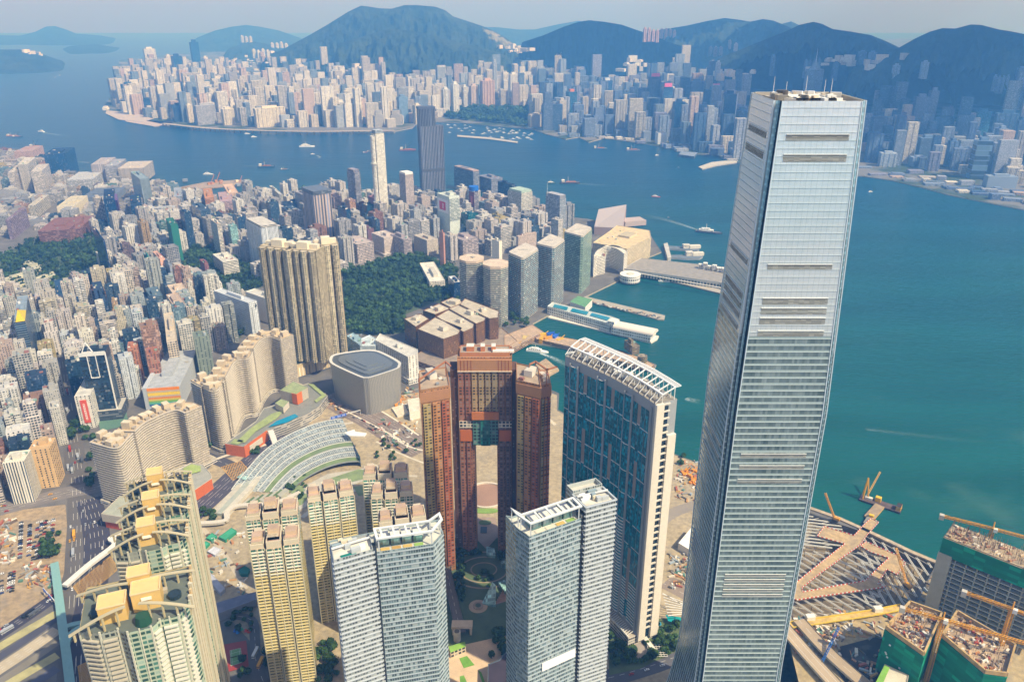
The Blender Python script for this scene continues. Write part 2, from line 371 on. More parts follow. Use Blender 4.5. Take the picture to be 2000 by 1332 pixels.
for H in HILLS:
    name, rz, ft, R, back = H[:5]; a0, a1 = rz[0][0]-.002, rz[-1][0]+.002
    na = max(40, int((a1-a0)/.0014)); fmin = min(f[1] for f in ft)
    rows = [fmin-100+(R-fmin+100)*i/46 for i in range(47)]+[R+back*i/8 for i in range(1, 9)]
    mb = MB(); vs = []
    for r in rows: vs += [(r*math.sin(a0+(a1-a0)*i/na), r*math.cos(a0+(a1-a0)*i/na), hillh(H, a0+(a1-a0)*i/na, r)) for i in range(na+1)]
    me = bpy.data.meshes.new('hill'); fs = [(j*(na+1)+i, j*(na+1)+i+1, (j+1)*(na+1)+i+1, (j+1)*(na+1)+i) for j in range(len(rows)-1) for i in range(na)]
    me.from_pydata(vs, [], fs); me.materials.append(MATS['hillside'])
    cc = []
    for v in vs:
        q = PR(*v); k = 1.0
        scar = inpoly(q[0], q[1], [(942, 56), (965, 62), (990, 76), (1018, 84), (1024, 94), (1000, 98), (975, 84), (955, 74)]) and R == 7000 and noise.noise(Vector((v[0]/120, v[1]/120, 0))) > -.15
        cc += (7.5, 4.4, 4.6, 1) if scar else (1, 1, 1, 1)
    ca = me.color_attributes.new('Col', 'FLOAT_COLOR', 'POINT'); ca.data.foreach_set('color', cc)
    for p in me.polygons: p.use_smooth = True
    o = bpy.data.objects.new('hill', me); COL.objects.link(o); o['kind'] = 'structure'
def onhill(px, py):                     # first point of the terrain along a sight line
    dx, dy, dz = ray(px, py); h = math.hypot(dx, dy); r = 2500.
    while r < 12000:
        z = CAM_H+dz/h*r; x, y = dx/h*r, dy/h*r
        if z <= max(3, terr(x, y)): return x, y, max(3, terr(x, y))
        r += 15
    return dx/h*5000, dy/h*5000, 3
# ---------------------------------------------------------------- generic buildings
BL = []                                 # (object, px, py, word list) for labelling
def roofkit(mb, P, z, rng, col, big=False, m='concrete'):
    cx = sum(p[0] for p in P)/len(P); cy = sum(p[1] for p in P)/len(P)
    a = math.atan2(P[1][1]-P[0][1], P[1][0]-P[0][0]); w = math.hypot(P[1][0]-P[0][0], P[1][1]-P[0][1]); d = math.hypot(P[2][0]-P[1][0], P[2][1]-P[1][1])
    c, s_ = math.cos(a), math.sin(a)
    def at(u, v): return cx+c*u-s_*v, cy+s_*u+c*v
    x, y = at(rng.uniform(-.12, .12)*w, rng.uniform(-.15, .15)*d)
    mb.box(x, y, z, z+rng.uniform(3.5, 7), w*rng.uniform(.25, .45), d*rng.uniform(.25, .45), a, m, col, 'roofing', shade(col, .8))
    for k in range(rng.randint(2, 5) if big else rng.randint(1, 3)):
        x, y = at(rng.uniform(-.36, .36)*w, rng.uniform(-.36, .36)*d); q = rng.uniform(1.5, 4)
        if rng.random() < .3: mb.cyl(x, y, z, z+q*.9, q*.6, 'paint', rng.choice(['d8d6cf', '9aa6a8', 'b9b2a4']), 8)
        else: mb.box(x, y, z, z+rng.uniform(1.2, 3.2), q*1.4, q, a, 'paint', rng.choice(['d8d4c8', 'a8a49a', '8b8f90', 'c9bfae', '7f9a8a', '93655a']))
def indent(P, k, dp):                   # notch the middle of every side of a rectangle
    out = []
    for i in range(len(P)):
        a, b = Vector(P[i]), Vector(P[(i+1) % len(P)]); e = b-a; L = e.length
        if L < 10: out.append(tuple(a)); continue
        e.normalize(); n = Vector((-e.y, e.x)); nn = max(1, int(L/k)); out.append(tuple(a))
        for j in range(nn):
            c = L*(j+.5)/nn; h = min(1.6, L/nn*.18)
            for q, f in ((c-h, 0), (c-h, dp), (c+h, dp), (c+h, 0)): out.append(tuple(a+e*q+n*f))
    return out
def tower(name, P, z0, z1, style, col, rng, cat='building', label=None, group=None, rcol=None, kit=True, notch=None, podium=None, top=None, par=1.1):
    """a building: body mesh at top level, roof structures and podium as children"""
    P = ccw(P); body = MB(); cx = sum(p[0] for p in P)/len(P); cy = sum(p[1] for p in P)/len(P)
    Q = indent(P, notch[0], notch[1]) if notch else P
    body.prism(Q, z0, z1, style, 'roofing', col, rcol or shade(col, .75), par=0 if notch else par)
    e = empty(name, cx, cy, z0, label, cat, group)
    body.build('facade', e); claim(P)
    if kit:
        rb = MB(); roofkit(rb, P, z1-(0 if notch else par), rng, shade(col, .9), big=True); rb.build('roof_plant', e)
    if podium:
        pb = MB(); pb.prism(offset(P, podium[0]), z0, z0+podium[1], podium[3] if len(podium) > 3 else 'gridded', 'roofing', podium[2], shade(podium[2], .8), par=.8); pb.build('podium', e)
    if top:                             # crown: (inset, height, colour, style)
        tb = MB(); tb.prism(offset(P, -top[0]), z1-par, z1+top[1], top[3], 'roofing', top[2]); tb.build('crown', e)
    BL.append((e, (cx, cy, z0, z1)))
    return e
def corner(xc, yb, yt, wl, wr, th=42, z0=ZL):
    """near corner pixel, widths of the left and right face in pixels -> footprint and height"""
    h = hz(xc, yb, yt, z0); x, y = G(xc, yb, z0); t = math.radians(th); out = []
    xt = PR(x, y, h)[0]
    for d, w in (((math.cos(t), math.sin(t)), wr), ((-math.sin(t), math.cos(t)), -wl)):
        lo, hi = 1., 400.
        for _ in range(30):
            m = (lo+hi)/2; q = PR(x+d[0]*m, y+d[1]*m, h)[0]-xt
            if abs(q) < abs(w) and q*w >= 0 or (q*w < 0): lo = m
            else: hi = m
        out.append((d, min(lo, 26 if abs(w) <= 8 else 130)))
    (d1, a), (d2, b) = out
    return [(x, y), (x+d1[0]*a, y+d1[1]*a), (x+d1[0]*a+d2[0]*b, y+d1[1]*a+d2[1]*b), (x+d2[0]*b, y+d2[1]*b)], h
R0 = random.Random(5)
# ================================================================ landmark towers
def XY(px, py, z): return G(px, py, z)
# ---- the tallest tower: square plan, notched corners, tapering top, flared foot
def tallest():
    cx, cy = 163., 453.
    e = empty('skyscraper', cx, cy, ZL, 'tallest silvery glass skyscraper at right, tapering with notched corners and louvred slots', 'skyscraper')
    def half(z):
        if z > 300: return 30.4-(z-300)/184*6.0
        if z < 95: return 30.4+((95-z)/92)**2*8.
        return 30.4
    fl = 0.86                            # face plate half width as a share of the half side
    lv = [ZL, 15, 30, 48, 70, 95, 140, 200, 250, 300, 340, 380, 420, 455, 484]
    def ptn(z, k, t):                    # side k, lateral t metres, out metres beyond core
        h = half(z); a = math.radians(-90+90*k)
        nx, ny = math.cos(a), math.sin(a); tx, ty = -ny, nx
        return lambda lat, out: (cx+nx*(h+out)+tx*lat, cy+ny*(h+out)+ty*lat, z)
    for k in range(4):
        core = MB()
        for z0, z1 in zip(lv, lv[1:]):
            a0, a1 = ptn(z0, k, 0), ptn(z1, k, 0); w0, w1 = half(z0)*fl, half(z1)*fl
            b0, b1 = ptn(z0, k+1, 0), ptn(z1, k+1, 0)
            q = [a0(w0, -1.5), b0(-w0, -1.5), b1(-w1, -1.5), a1(w1, -1.5)]
            core.face(q, 'icc_dark', '1d3040', [(0, z0), (12, z0), (12, z1), (0, z1)])
        core.build('corner_core', e)
    slots = [[(452, 461), (442, 449)], [(352, 356), (333, 346), (328.5, 331)], [(262, 266), (256, 259), (243, 251)], [(166, 182)]]
    allsl = [(463.5, 467), (452.5, 456.5), (392.5, 395.5), (371.5, 375.5), (365.5, 369.5), (359.5, 363.5), (352, 355.5), (270.5, 273.5), (262, 265), (252, 255), (177.5, 180.2), (173.3, 176), (169.1, 171.8), (164.9, 167.6), (160.7, 163.4)]
    for k in range(4):
        pl = MB(); bd = MB(); SLS = []; FNS = []
        for z0, z1 in zip(lv, lv[1:]):
            w0, w1 = half(z0)*fl, half(z1)*fl; a0, a1 = ptn(z0, k, 0), ptn(z1, k, 0)
            def pnt(z, lat, out): return ptn(z, k, 0)(lat, out)
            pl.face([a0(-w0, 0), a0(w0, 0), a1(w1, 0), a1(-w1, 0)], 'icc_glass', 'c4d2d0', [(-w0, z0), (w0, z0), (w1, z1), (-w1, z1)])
            for s_ in (-1, 1):           # glass fins running past the notch
                f = [a0(s_*w0, 0), a0(s_*w0, -1.5), a1(s_*w1, -1.5), a1(s_*w1, 0)]
                pl.face(f if s_ > 0 else f[::-1], 'icc_glass', 'a9bfc6', [(0, z0), (3, z0), (3, z1), (0, z1)])
        z = 6.
        while z < 483:
            w = half(z)*fl; a = ptn(z, k, 0); m = Vector(a(-w, .12)); n = Vector(a(w, .12))
            bd.beam(m, n, .3, .22 if z < 352 else .12, 'white_steel', 'b4bfbc'); z += 4.2
        for z0, z1 in allsl:
            w = half(z0)*fl*.78; a0, a1 = ptn(z0, k, 0), ptn(z1, k, 0); sl = MB(); SLS.append(sl)
            sl.face([a0(-w, .16), a0(w, .16), a1(w, .16), a1(-w, .16)], 'louvre', 'a3a49a', [(0, z0), (2*w, z0), (2*w, z1), (0, z1)])
            sl.beam(a1(-w, .3), a1(w, .3), .5, .35, 'white_steel', 'd5d5cc'); 
        for s_ in (-1, 1):
            fn = MB(); FNS.append(fn)
            for z0, z1 in zip(lv, lv[1:]):
                w0, w1 = half(z0)*fl, half(z1)*fl; a0, a1 = ptn(z0, k, 0), ptn(z1, k, 0)
                fn.beam(a0(s_*w0, .1), a1(s_*w1, .1), .5, .5, 'white_steel', 'c9d6da')
                fn.face([a0(s_*(w0+1.2), -2.2), a0(s_*(w0+2.6), -2.5), a1(s_*(w1+2.6), -2.5), a1(s_*(w1+1.2), -2.2)][::s_], 'icc_fin', '9cc3cf', [(0, z0), (3, z0), (3, z1), (0, z1)])
        p = pl.build('curtain_wall', e); bd.build('floor_band', p); [q.build('louvre_slot', p) for q in SLS]; [q.build('corner_fin', p) for q in FNS]
    rf = MB(); h = half(484); P = [(cx-h*fl, cy-h+1.5), (cx+h*fl, cy-h+1.5), (cx+h-1.5, cy-h*fl), (cx+h-1.5, cy+h*fl), (cx+h*fl, cy+h-1.5), (cx-h*fl, cy+h-1.5), (cx-h+1.5, cy+h*fl), (cx-h+1.5, cy-h*fl)]
    rf.flat(P, 479, 'roofing', 'a59a86'); u = 0
    for i in range(8): rf.wall(P[(i+1) % 8], P[i], 479, 483.8, 'concrete', 'b8ae9c')
    ro = rf.build('roof', e)
    r2 = MB(); R = random.Random(3)
    r2.prism(offset(ccw(P), -5), 479, 482.6, 'louvre', 'roofing', 'b9b0a0', 'c9c1b2'); r2.prism(offset(ccw(P), -12), 482.6, 484.2, 'concrete', 'roofing', 'cfc8bb', 'ddd6c6')
    for i in range(30):
        a = R.uniform(0, 6.28); q = R.uniform(9, 20); r2.box(cx+q*math.cos(a), cy+q*math.sin(a), 482.6, 484+R.uniform(0, 2.2), R.uniform(2, 6), R.uniform(1, 3), R.uniform(0, 3), 'paint', R.choice(['d8d2c2', '8a8478', 'c9b79c', 'e7e2d6']))
    r2.cyl(cx-13, cy+2, 484, 487, 3.2, 'metal', '5b5650', 14)
    r2.build('roof_plant', ro)
    for dx, dy, h_ in ((-13, 18, 9), (7, 22, 9), (14, 12, 8), (19, 15, 8), (-5, 20, 6)):
        m = MB(); m.cyl(cx+dx, cy+dy, 482, 484+h_, .22, 'paint', 'e3e0d8', 6, .1); m.build('mast', ro)
    # canopy skirts at the foot
    sk = MB()
    for k in (3, 0):
        a = math.radians(-90+90*k); nx, ny = math.cos(a), math.sin(a); tx, ty = -ny, nx; R0_ = half(ZL)
        pr = [(28, 30), (22, 34), (14, 42), (7, 56), (5.5, 74)] if k == 3 else [(28, 36), (20, 40), (12, 46), (7, 54)]
        for (za, oa), (zb, ob) in zip(pr, pr[1:]):
            for j in range(12):
                u0, u1 = -24+4*j, -20+4*j
                q = [(cx+nx*o_+tx*u, cy+ny*o_+ty*u, z) for o_, u, z in ((ob, u0, zb), (ob, u1, zb), (oa, u1, za), (oa, u0, za))]
                sk.face(q, 'icc_skirt', '5d7688', [(0, 0), (4, 0), (4, 8), (0, 8)])
    sk.build('entrance_canopy', e)
    claim(rect(cx, cy, 84, 84, 0))
def iccmats():
    for nm, base, met, ro, lines in (('icc_glass', (.66, .74, .73), .28, .14, 1), ('icc_dark', (.02, .055, .09), .3, .12, 1), ('icc_fin', (.42, .62, .68), .5, .2, 1), ('icc_skirt', (.11, .17, .23), .5, .25, 1)):
        m, t, b = newmat(nm); uv = nd(t, 'UVMap', uv_map='UVMap').outputs[0]; sp = nd(t, 'SeparateXYZ'); t.links.new(uv, sp.inputs[0])
        fv = mth(t, 'FRACT', mth(t, 'DIVIDE', mth(t, 'ADD', sp.outputs[1], -6), 4.2)); u = mth(t, 'DIVIDE', sp.outputs[0], 1.5)
        cell = nd(t, 'CombineXYZ'); t.links.new(mth(t, 'FLOOR', u), cell.inputs[0]); t.links.new(mth(t, 'FLOOR', mth(t, 'DIVIDE', mth(t, 'ADD', sp.outputs[1], -6), 4.2)), cell.inputs[1])
        wn = nd(t, 'TexWhiteNoise'); t.links.new(cell.outputs[0], wn.inputs[0])
        # offices behind the glass: some blinds drawn, some dark floors; spandrel zone near each slab
        run = noisef(t, .09, 3, cell.outputs[0]); bl = mth(t, 'GREATER_THAN', mth(t, 'ADD', mth(t, 'MULTIPLY', wn.outputs[0], .30), run), .72)
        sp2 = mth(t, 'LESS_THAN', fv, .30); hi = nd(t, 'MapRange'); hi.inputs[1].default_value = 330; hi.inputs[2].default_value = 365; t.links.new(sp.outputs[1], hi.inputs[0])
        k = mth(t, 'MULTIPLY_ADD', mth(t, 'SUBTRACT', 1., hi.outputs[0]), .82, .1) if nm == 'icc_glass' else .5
        if nm == 'icc_glass':            # offices below the slotted plant floors; above, reflected sky painted into the glass colour
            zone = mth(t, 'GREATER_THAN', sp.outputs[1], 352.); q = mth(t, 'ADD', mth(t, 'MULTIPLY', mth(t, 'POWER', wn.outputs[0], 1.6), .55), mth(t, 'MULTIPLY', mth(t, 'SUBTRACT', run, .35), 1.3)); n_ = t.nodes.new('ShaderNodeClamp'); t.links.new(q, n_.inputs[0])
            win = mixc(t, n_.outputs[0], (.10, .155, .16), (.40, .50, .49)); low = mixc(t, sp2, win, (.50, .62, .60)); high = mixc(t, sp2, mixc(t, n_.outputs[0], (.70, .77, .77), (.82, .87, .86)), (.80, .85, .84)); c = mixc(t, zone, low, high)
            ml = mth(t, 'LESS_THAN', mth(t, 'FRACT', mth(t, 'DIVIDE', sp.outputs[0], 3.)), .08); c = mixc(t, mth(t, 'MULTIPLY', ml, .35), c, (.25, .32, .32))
            t.links.new(c, b.inputs['Base Color']); b.inputs['Metallic'].default_value = .5; b.inputs['Roughness'].default_value = ro
            bm = nd(t, 'Bump'); bm.inputs['Strength'].default_value = .3; bm.inputs['Distance'].default_value = .5; t.links.new(mth(t, 'ADD', noisef(t, .1, 4, pos(t)), mth(t, 'MULTIPLY', wn.outputs[0], .04)), bm.inputs['Height']); t.links.new(bm.outputs[0], b.inputs['Normal']); continue
        vis = mth(t, 'MULTIPLY', mth(t, 'SUBTRACT', 1., sp2), k)
        dark = tuple(x*(.20 if nm == 'icc_glass' else .3) for x in base)
        c = mixc(t, vis, base, dark); c = mixc(t, mth(t, 'MULTIPLY', mth(t, 'MULTIPLY', bl, vis), .8), c, tuple(x*1.0 for x in base))
        ml = mth(t, 'LESS_THAN', mth(t, 'FRACT', mth(t, 'DIVIDE', sp.outputs[0], 3.)), .08); c = mixc(t, mth(t, 'MULTIPLY', ml, .55), c, tuple(x*.45 for x in base))
        t.links.new(c, b.inputs['Base Color']); b.inputs['Metallic'].default_value = met; b.inputs['Roughness'].default_value = ro
        w = mth(t, 'MULTIPLY', mth(t, 'SUBTRACT', wn.outputs[0], .5), .05)
        bm = nd(t, 'Bump'); bm.inputs['Strength'].default_value = .25; bm.inputs['Distance'].default_value = .5
        t.links.new(mth(t, 'ADD', noisef(t, .12, 3, pos(t)), w), bm.inputs['Height']); t.links.new(bm.outputs[0], b.inputs['Normal'])
    facade('louvre', 3., .7, 1.01, .45, (.10, .095, .085), lit=0, gspec=.1, grough=.8)
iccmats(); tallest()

# ---- curved teal residential wall with white pergola roof
def harbour():
    zt = 245.
    F = [XY(*p, zt) for p in ((1104, 695), (1146, 714), (1192, 736), (1232, 758), (1260, 776), (1280, 790))]
    # resample the front arc evenly
    def resample(P, n):
        d = [0]
        for a, b in zip(P, P[1:]): d.append(d[-1]+math.dist(a, b))
        out = []
        for i in range(n+1):
            s_ = d[-1]*i/n; k = max(0, min(len(P)-2, next((j for j in range(len(d)-1) if d[j+1] >= s_), len(P)-2)))
            tt = (s_-d[k])/(d[k+1]-d[k]); out.append((P[k][0]+(P[k+1][0]-P[k][0])*tt, P[k][1]+(P[k+1][1]-P[k][1])*tt))
        return out, d[-1]
    A, L = resample(F, 48)
    def off(P, d):
        out = []
        for i in range(len(P)):
            a = P[max(0, i-1)]; b = P[min(len(P)-1, i+1)]; e = Vector((b[0]-a[0], b[1]-a[1])).normalized(); out.append((P[i][0]-e.y*d, P[i][1]+e.x*d))
        return out
    B = off(A, 21.)
    ex, ey = A[24]
    e = empty('residential_tower', ex, ey, ZL, 'long curved teal glass apartment tower with grey piers and a white pergola along its roof', 'apartment tower')
    body = MB(); P = A+B[::-1]; body.prism(P, 14, zt, 'pier', 'roofing', '9fa2a2', '8d867a'); claim(P)
    body.build('body', e)
    # facade strips: (from, to) in fractions of the front length, kind
    W_ = []; per = 1/3.35; x = .0
    pat = [(.00, .17, 'a'), (.21, .47, 'b'), (.53, .70, 'a'), (.705, .82, 's'), (.825, .985, 'a')]
    for k in range(4):
        for a, b, kd in pat:
            q0, q1 = (k+a)*per+.005, (k+b)*per+.005
            if q1 < .995: W_.append((q0, q1, kd))
    def pt(f, d=0.):
        i = min(47, int(f*48)); tt = f*48-i; a, b = A[i], A[i+1]; ev = Vector((b[0]-a[0], b[1]-a[1])).normalized()
        return (a[0]+(b[0]-a[0])*tt+ev.y*d, a[1]+(b[1]-a[1])*tt-ev.x*d)
    for q0, q1, kd in W_:
        n = max(2, int((q1-q0)*48)); s_ = MB(); u = 0; d = {'a': .25, 'b': 1.4, 's': -.0}[kd]
        top = zt-(9 if kd != 'b' else 6) - (14 if kd == 's' else 0)*0
        if kd == 's':
            for z0, z1 in ((zt-9, zt-27), (zt-62, zt-97), (zt-150, zt-205)):
                a, b = pt(q0, .1), pt(q1, .1); s_.wall(a, b, z1, z0, 'concrete', '9a8f86'); s_.beam((*a, z1), (*b, z1), .8, .8, 'concrete', 'cfcac2')
            for z0, z1 in ((zt-27, zt-62), (zt-97, zt-150), (zt-205, 20)):
                a, b = pt(q0, .2), pt(q1, .2); s_.wall(a, b, z1, z0, 'teal_glass', '1a7484')
            s_.build('recessed_bay', e); continue
        pts = [pt(q0+(q1-q0)*i/n, d+(1.1*math.sin(math.pi*i/n) if kd == 'b' else 0)) for i in range(n+1)]
        if kd == 'b': pts = [pt(q0, -.3)]+pts+[pt(q1, -.3)]
        for a, b in zip(pts, pts[1:]): u = s_.wall(a, b, 18, top, 'teal_glass', '1a7484', u)
        s_.face([(*p, top) for p in pts[::-1]], 'concrete', 'c8c4bc') if kd == 'b' else None
        g = s_.build('glass_strip', e); l = MB(); z = 18.
        while z < top:                  # slab edges; broad white bands on alternate floors low down
            wide = (kd == 'b' and z < 120) or (kd == 'a' and z < 62)
            if wide or (z % 24) < 3.2:
                for a, b in zip(pts, pts[1:]): l.beam((*a, z), (*b, z), .5, 1.25 if wide else .7, 'white_steel', 'dcdcd6')
            z += 3.2
        l.build('floor_band', g)
    # piers standing proud
    for k in range(4):
        for a in (.47, .195):
            f = (k+a)*per+.012
            if f < .99:
                m = MB(); p = pt(f, .9); m.beam((*p, 14), (*p, zt-4), 1.6, 1.6, 'concrete', 'a9abaa'); m.build('pier', e)
    # right end wall: cream, with a dark stair slot crossed by slabs
    m = MB(); a, b = A[-1], B[-1]; ev = Vector((b[0]-a[0], b[1]-a[1])); ln = ev.length; ev.normalize(); nx, ny = ev.y, -ev.x
    def en(s_, o_): return (a[0]+ev.x*s_+nx*o_, a[1]+ev.y*s_+ny*o_)
    for s0, s1, zz in ((0, ln*.34, zt), (ln*.62, ln, zt-30)):
        P = [en(s0, 0), en(s0, 2.6), en(s1, 2.6), en(s1, 0)]; m.prism(P, 8, zz, 'paint', 'paint', 'e3d9c6')
    m.build('end_wall', e); m = MB(); z = 20.
    m.wall(en(ln*.34, .2), en(ln*.62, .2), 8, zt-4, 'icc_dark', '3a3c3c')
    while z < zt: m.beam((*en(ln*.48, .9), z), (*en(ln*.48, 2.2), z), ln*.3, 1.1, 'paint', 'd8cfbf'); z += 6.4
    m.build('stair_slot', e)
    # roof pergola: outer slatted band, inner beam, ties and plant
    up = zt+11; O = off(A, 23.5); I = off(A, 18.0); M_ = off(A, 9); Nn = off(A, 6.5)
    m = MB()
    for R_ in (O, I):
        for a, b in zip(R_, R_[1:]): m.beam((*a, up), (*b, up), .9, .9, 'white_steel', 'f2f0ea')
    for i in range(len(O)):
        m.beam((*O[i], up), (*I[i], up), .45, .5, 'white_steel', 'f2f0ea')
        if i % 2 == 0: m.beam((*I[i], zt), (*I[i], up), .6, .6, 'white_steel', 'ecebe5')
    for j in range(1, 5):
        Q = off(A, 18.0+j*1.1)
        for a, b in zip(Q, Q[1:]): m.beam((*a, up+.1), (*b, up+.1), .35, .3, 'white_steel', 'f2f0ea')
    m.build('pergola', e); m = MB()
    for a, b in zip(Nn, Nn[1:]): m.beam((*a, zt+7), (*b, zt+7), 1.6, 1.0, 'white_steel', 'f0ede6')
    for i in range(0, 49, 3):
        m.beam((*Nn[i], zt+7), (*I[i], up), .8, .8, 'white_steel', 'f0ede6'); m.beam((*Nn[i], zt), (*Nn[i], zt+7), .6, .6, 'white_steel', 'e5e2da')
        m.beam((*A[i], zt+1), (*Nn[i], zt+7), .5, .5, 'white_steel', 'e5e2da')
    m.build('roof_frame', e)
    m = MB(); R = random.Random(9)
    for i in range(2, 47, 3):
        p = off(A, R.uniform(9, 15))[i]; q = off(A, 12)[i+1]; m.box(p[0], p[1], zt, zt+R.uniform(2, 6), R.uniform(3, 8), R.uniform(3, 6), math.atan2(q[1]-p[1], q[0]-p[0])+R.uniform(-.2, .2), 'paint', R.choice(['e8e4da', 'd8d0c0', 'c7b9a3', 'a49c90']))
    m.build('roof_plant', e)
    # curved podium edge with slatted roof at the foot
    C = off(A, -9); m = MB(); m.prism(C+off(A, 24)[::-1], ZL, 14, 'banded', 'roofing', 'd0c8ba', 'b9ae9d', par=0); pd = m.build('podium', e); m = MB()
    for i in range(4, 48): m.beam((*C[i], 15), (*off(A, -3)[i], 17), .5, .5, 'white_steel', 'e6e2d8')
    for a, b in zip(C, C[1:]): m.beam((*a, 14.6), (*b, 14.6), .8, 1, 'white_steel', 'e6e2d8')
    m.build('slatted_canopy', pd)
plain('pier', .7, .12, .2)
facade('teal_glass', 1.6, 3.2, .88, .8, (.006, .17, .22), grough=.15, lit=.12, gvar=.8, gspec=.5)
harbour()

# ---- the orange gateway tower
def gateway():
    OR = 'b8622f'; zt = 228
    yc = GY(900, 698, 690)[1]
    def W(px, py, z=zt): return XY(px, py, z)
    fy = W(893, 698)[1]
    x0, x1 = W(893, 698)[0], W(1000, 698)[0]; hx0, hx1 = XY(926, 868, 120)[0], XY(971, 868, 120)[0]
    e = empty('apartment_tower', (x0+x1)/2, fy+12, ZL, 'orange-brown apartment tower pierced by a tall archway below green glass', 'apartment tower')
    # arch opening measured on the front plane
    def zf(py, Y): return GY(950, py, Y)[2]
    zh = zf(868, fy); hx0, hx1 = GY(927, 868, fy)[0], GY(971, 868, fy)[0]; D = 26
    m = MB(); m.prism([(x0, fy), (x1, fy), (x1, fy+D), (x0, fy+D)], zh, zt, 'arch_wall', 'roofing', 'a67650', 'a08a72', par=1.2); m.flat([(x0, fy), (x0, fy+D), (x1, fy+D), (x1, fy)], zh, 'concrete', '8d6a4a'); m.build('bridge_block', e)
    for a, b in ((x0, hx0), (hx1, x1)):
        l = MB(); l.prism([(a, fy), (b, fy), (b, fy+D), (a, fy+D)], ZL, zh, 'arch_wall', 'roofing', '94664a'); l.build('leg', e)
    # front bays with depth, orange parapet frieze, green glass atrium
    m = MB(); n = 8; w = (x1-x0)/n
    for i in range(n):
        a = x0+i*w; tone = ('9c6a50', '96644c', 'b09266', 'ac946a', 'a08c6a', '988666', '806252', '7a5e50')[i]; zb = zh+26 if 2 <= i < 6 else 16
        m.prism([(a+.5, fy-1.6), (a+w-.9, fy-1.6), (a+w-.9, fy-.02), (a+.5, fy-.02)], zb, zt-13, 'arch_bay', 'concrete', tone)
    m.build('bay_window', e); m = MB()
    m.prism([(x0, fy-2), (x1, fy-2), (x1, fy-.03), (x0, fy-.03)], zt-13, zt-2, 'paint', 'paint', 'b08058'); fr = m.build('frieze', e); m = MB()
    for i in range(1, 16):
        if 4 < i < 12: continue
        m.beam((x0+i*(x1-x0)/16, fy-2.1, zt-13), (x0+i*(x1-x0)/16, fy-2.1, zt-2), .5, .3, 'paint', '8e3d20')
    m.beam((x0, fy-2.3, zt-13.5), (x1, fy-2.3, zt-13.5), 1, .8, 'paint', 'd8c4a8'); m.build('frieze_rib', fr)
    m = MB(); gx0, gx1 = hx0-1, hx1+1; m.prism([(gx0, fy-3), (gx1, fy-3), (gx1, fy-.05), (gx0, fy-.05)], zh+1, zh+30, 'gridded', 'paint', '5f8c80'); at_ = m.build('sky_lobby', e)
    m = MB(); xm = (gx0+gx1)/2; m.prism([(xm-4.5, fy-4.2), (xm+4.5, fy-4.2), (xm+4.5, fy-3.02), (xm-4.5, fy-3.02)], zh+1, zh+34, 'curtain', 'paint', '1d6a62'); m.build('glass_shaft', at_)
    m = MB(); m.prism([(gx0-1, fy-5), (gx1+1, fy-5), (gx1+1, fy-3), (gx0-1, fy-3)], zh+30, zh+38, 'paint', 'roofing', 'c47840', 'b06a40'); m.build('lobby_cornice', at_)
    for a, b in ((x0, gx0), (gx1, x1)):
        m = MB(); m.prism([(a+.3, fy-2.4), (b-.3, fy-2.4), (b-.3, fy-1.62), (a+.3, fy-1.62)], zh+20, zh+27, 'gridded', 'paint', 'd5cbb8'); m.prism([(a+1, fy-2.3), (b-1, fy-2.3), (b-1, fy-1.62), (a+1, fy-1.62)], zh+5, zh+17, 'paint', 'paint', 'c06c38')
        m.build('spandrel_panel', e)
    # roof crown
    m = MB(); m.prism([(x0+2, fy+4), (x1-2, fy+4), (x1-2, fy+22), (x0+2, fy+22)], zt-1.2, zt+3, 'paint', 'roofing', 'b87a50', '9b8d7c', par=1)
    for a, b in ((.42, .5), (.62, .7), (.16, .3)): m.box(x0+(x1-x0)*(a+b)/2, fy+13, zt+2, zt+7, (x1-x0)*(b-a), 8, 0, 'paint', 'c07848', 'paint', 'd8cfc0')
    m.box(x0+(x1-x0)*.84, fy+8, zt+2, zt+4, 20, 4, 0, 'paint', 'e9e3d6'); m.build('roof_plant', e); claim([(x0, fy), (x1, fy), (x1, fy+D), (x0, fy+D)])
    # wings
    def wing(pts, z, tone, stub):
        P = [XY(*p, z) for p in pts]; m = MB(); m.prism(P, ZL, z, 'arch_wall', 'roofing', tone, 'a5917a', par=1.2); w_ = m.build('wing', e); claim(P)
        q = ccw(P); m = MB(); i = min(range(4), key=lambda i: q[i][1]+q[(i+1) % 4][1]); a, b = q[i], q[(i+1) % 4]
        ev = Vector((b[0]-a[0], b[1]-a[1])); ln = ev.length; ev.normalize(); nx, ny = ev.y, -ev.x
        for k in range(3):
            s0, s1 = ln*(.06+k*.32), ln*(.06+k*.32+.25)
            m.prism([(a[0]+ev.x*s0+nx*1.5, a[1]+ev.y*s0+ny*1.5), (a[0]+ev.x*s1+nx*1.5, a[1]+ev.y*s1+ny*1.5), (a[0]+ev.x*s1, a[1]+ev.y*s1), (a[0]+ev.x*s0, a[1]+ev.y*s0)], 12, z-15, 'arch_bay', 'concrete', ['b09a60', 'b9824c', 'a8603c'][k])
        m.build('bay_window', w_); m = MB(); m.prism(offset(q, .7), z-13, z-3, 'paint', 'paint', 'ae7e58'); m.build('frieze', w_)
        m = MB(); roofkit(m, q, z-1, random.Random(int(z)), 'd9cfbe', True); m.build('roof_plant', w_)
        return P
    wing([(821, 762), (878, 752), (872, 716), (818, 724)], 212, 'a27750', 0)
    wing([(1009, 742), (1056, 752), (1052, 718), (1008, 708)], 216, '9e7450', 0)
    wing([(1056, 752), (1076, 748), (1070, 722), (1052, 722)], 208, 'b07e56', 0)
    m = MB()
    for pts, z in (([(879, 722), (893, 722), (893, 706), (879, 706)], 215), ([(1000, 722), (1009, 722), (1009, 706), (1000, 706)], 215)): m.prism([XY(*p, z) for p in pts], ZL, z, 'arch_wall', 'roofing', '5f4438')
    m.build('link_block', e)
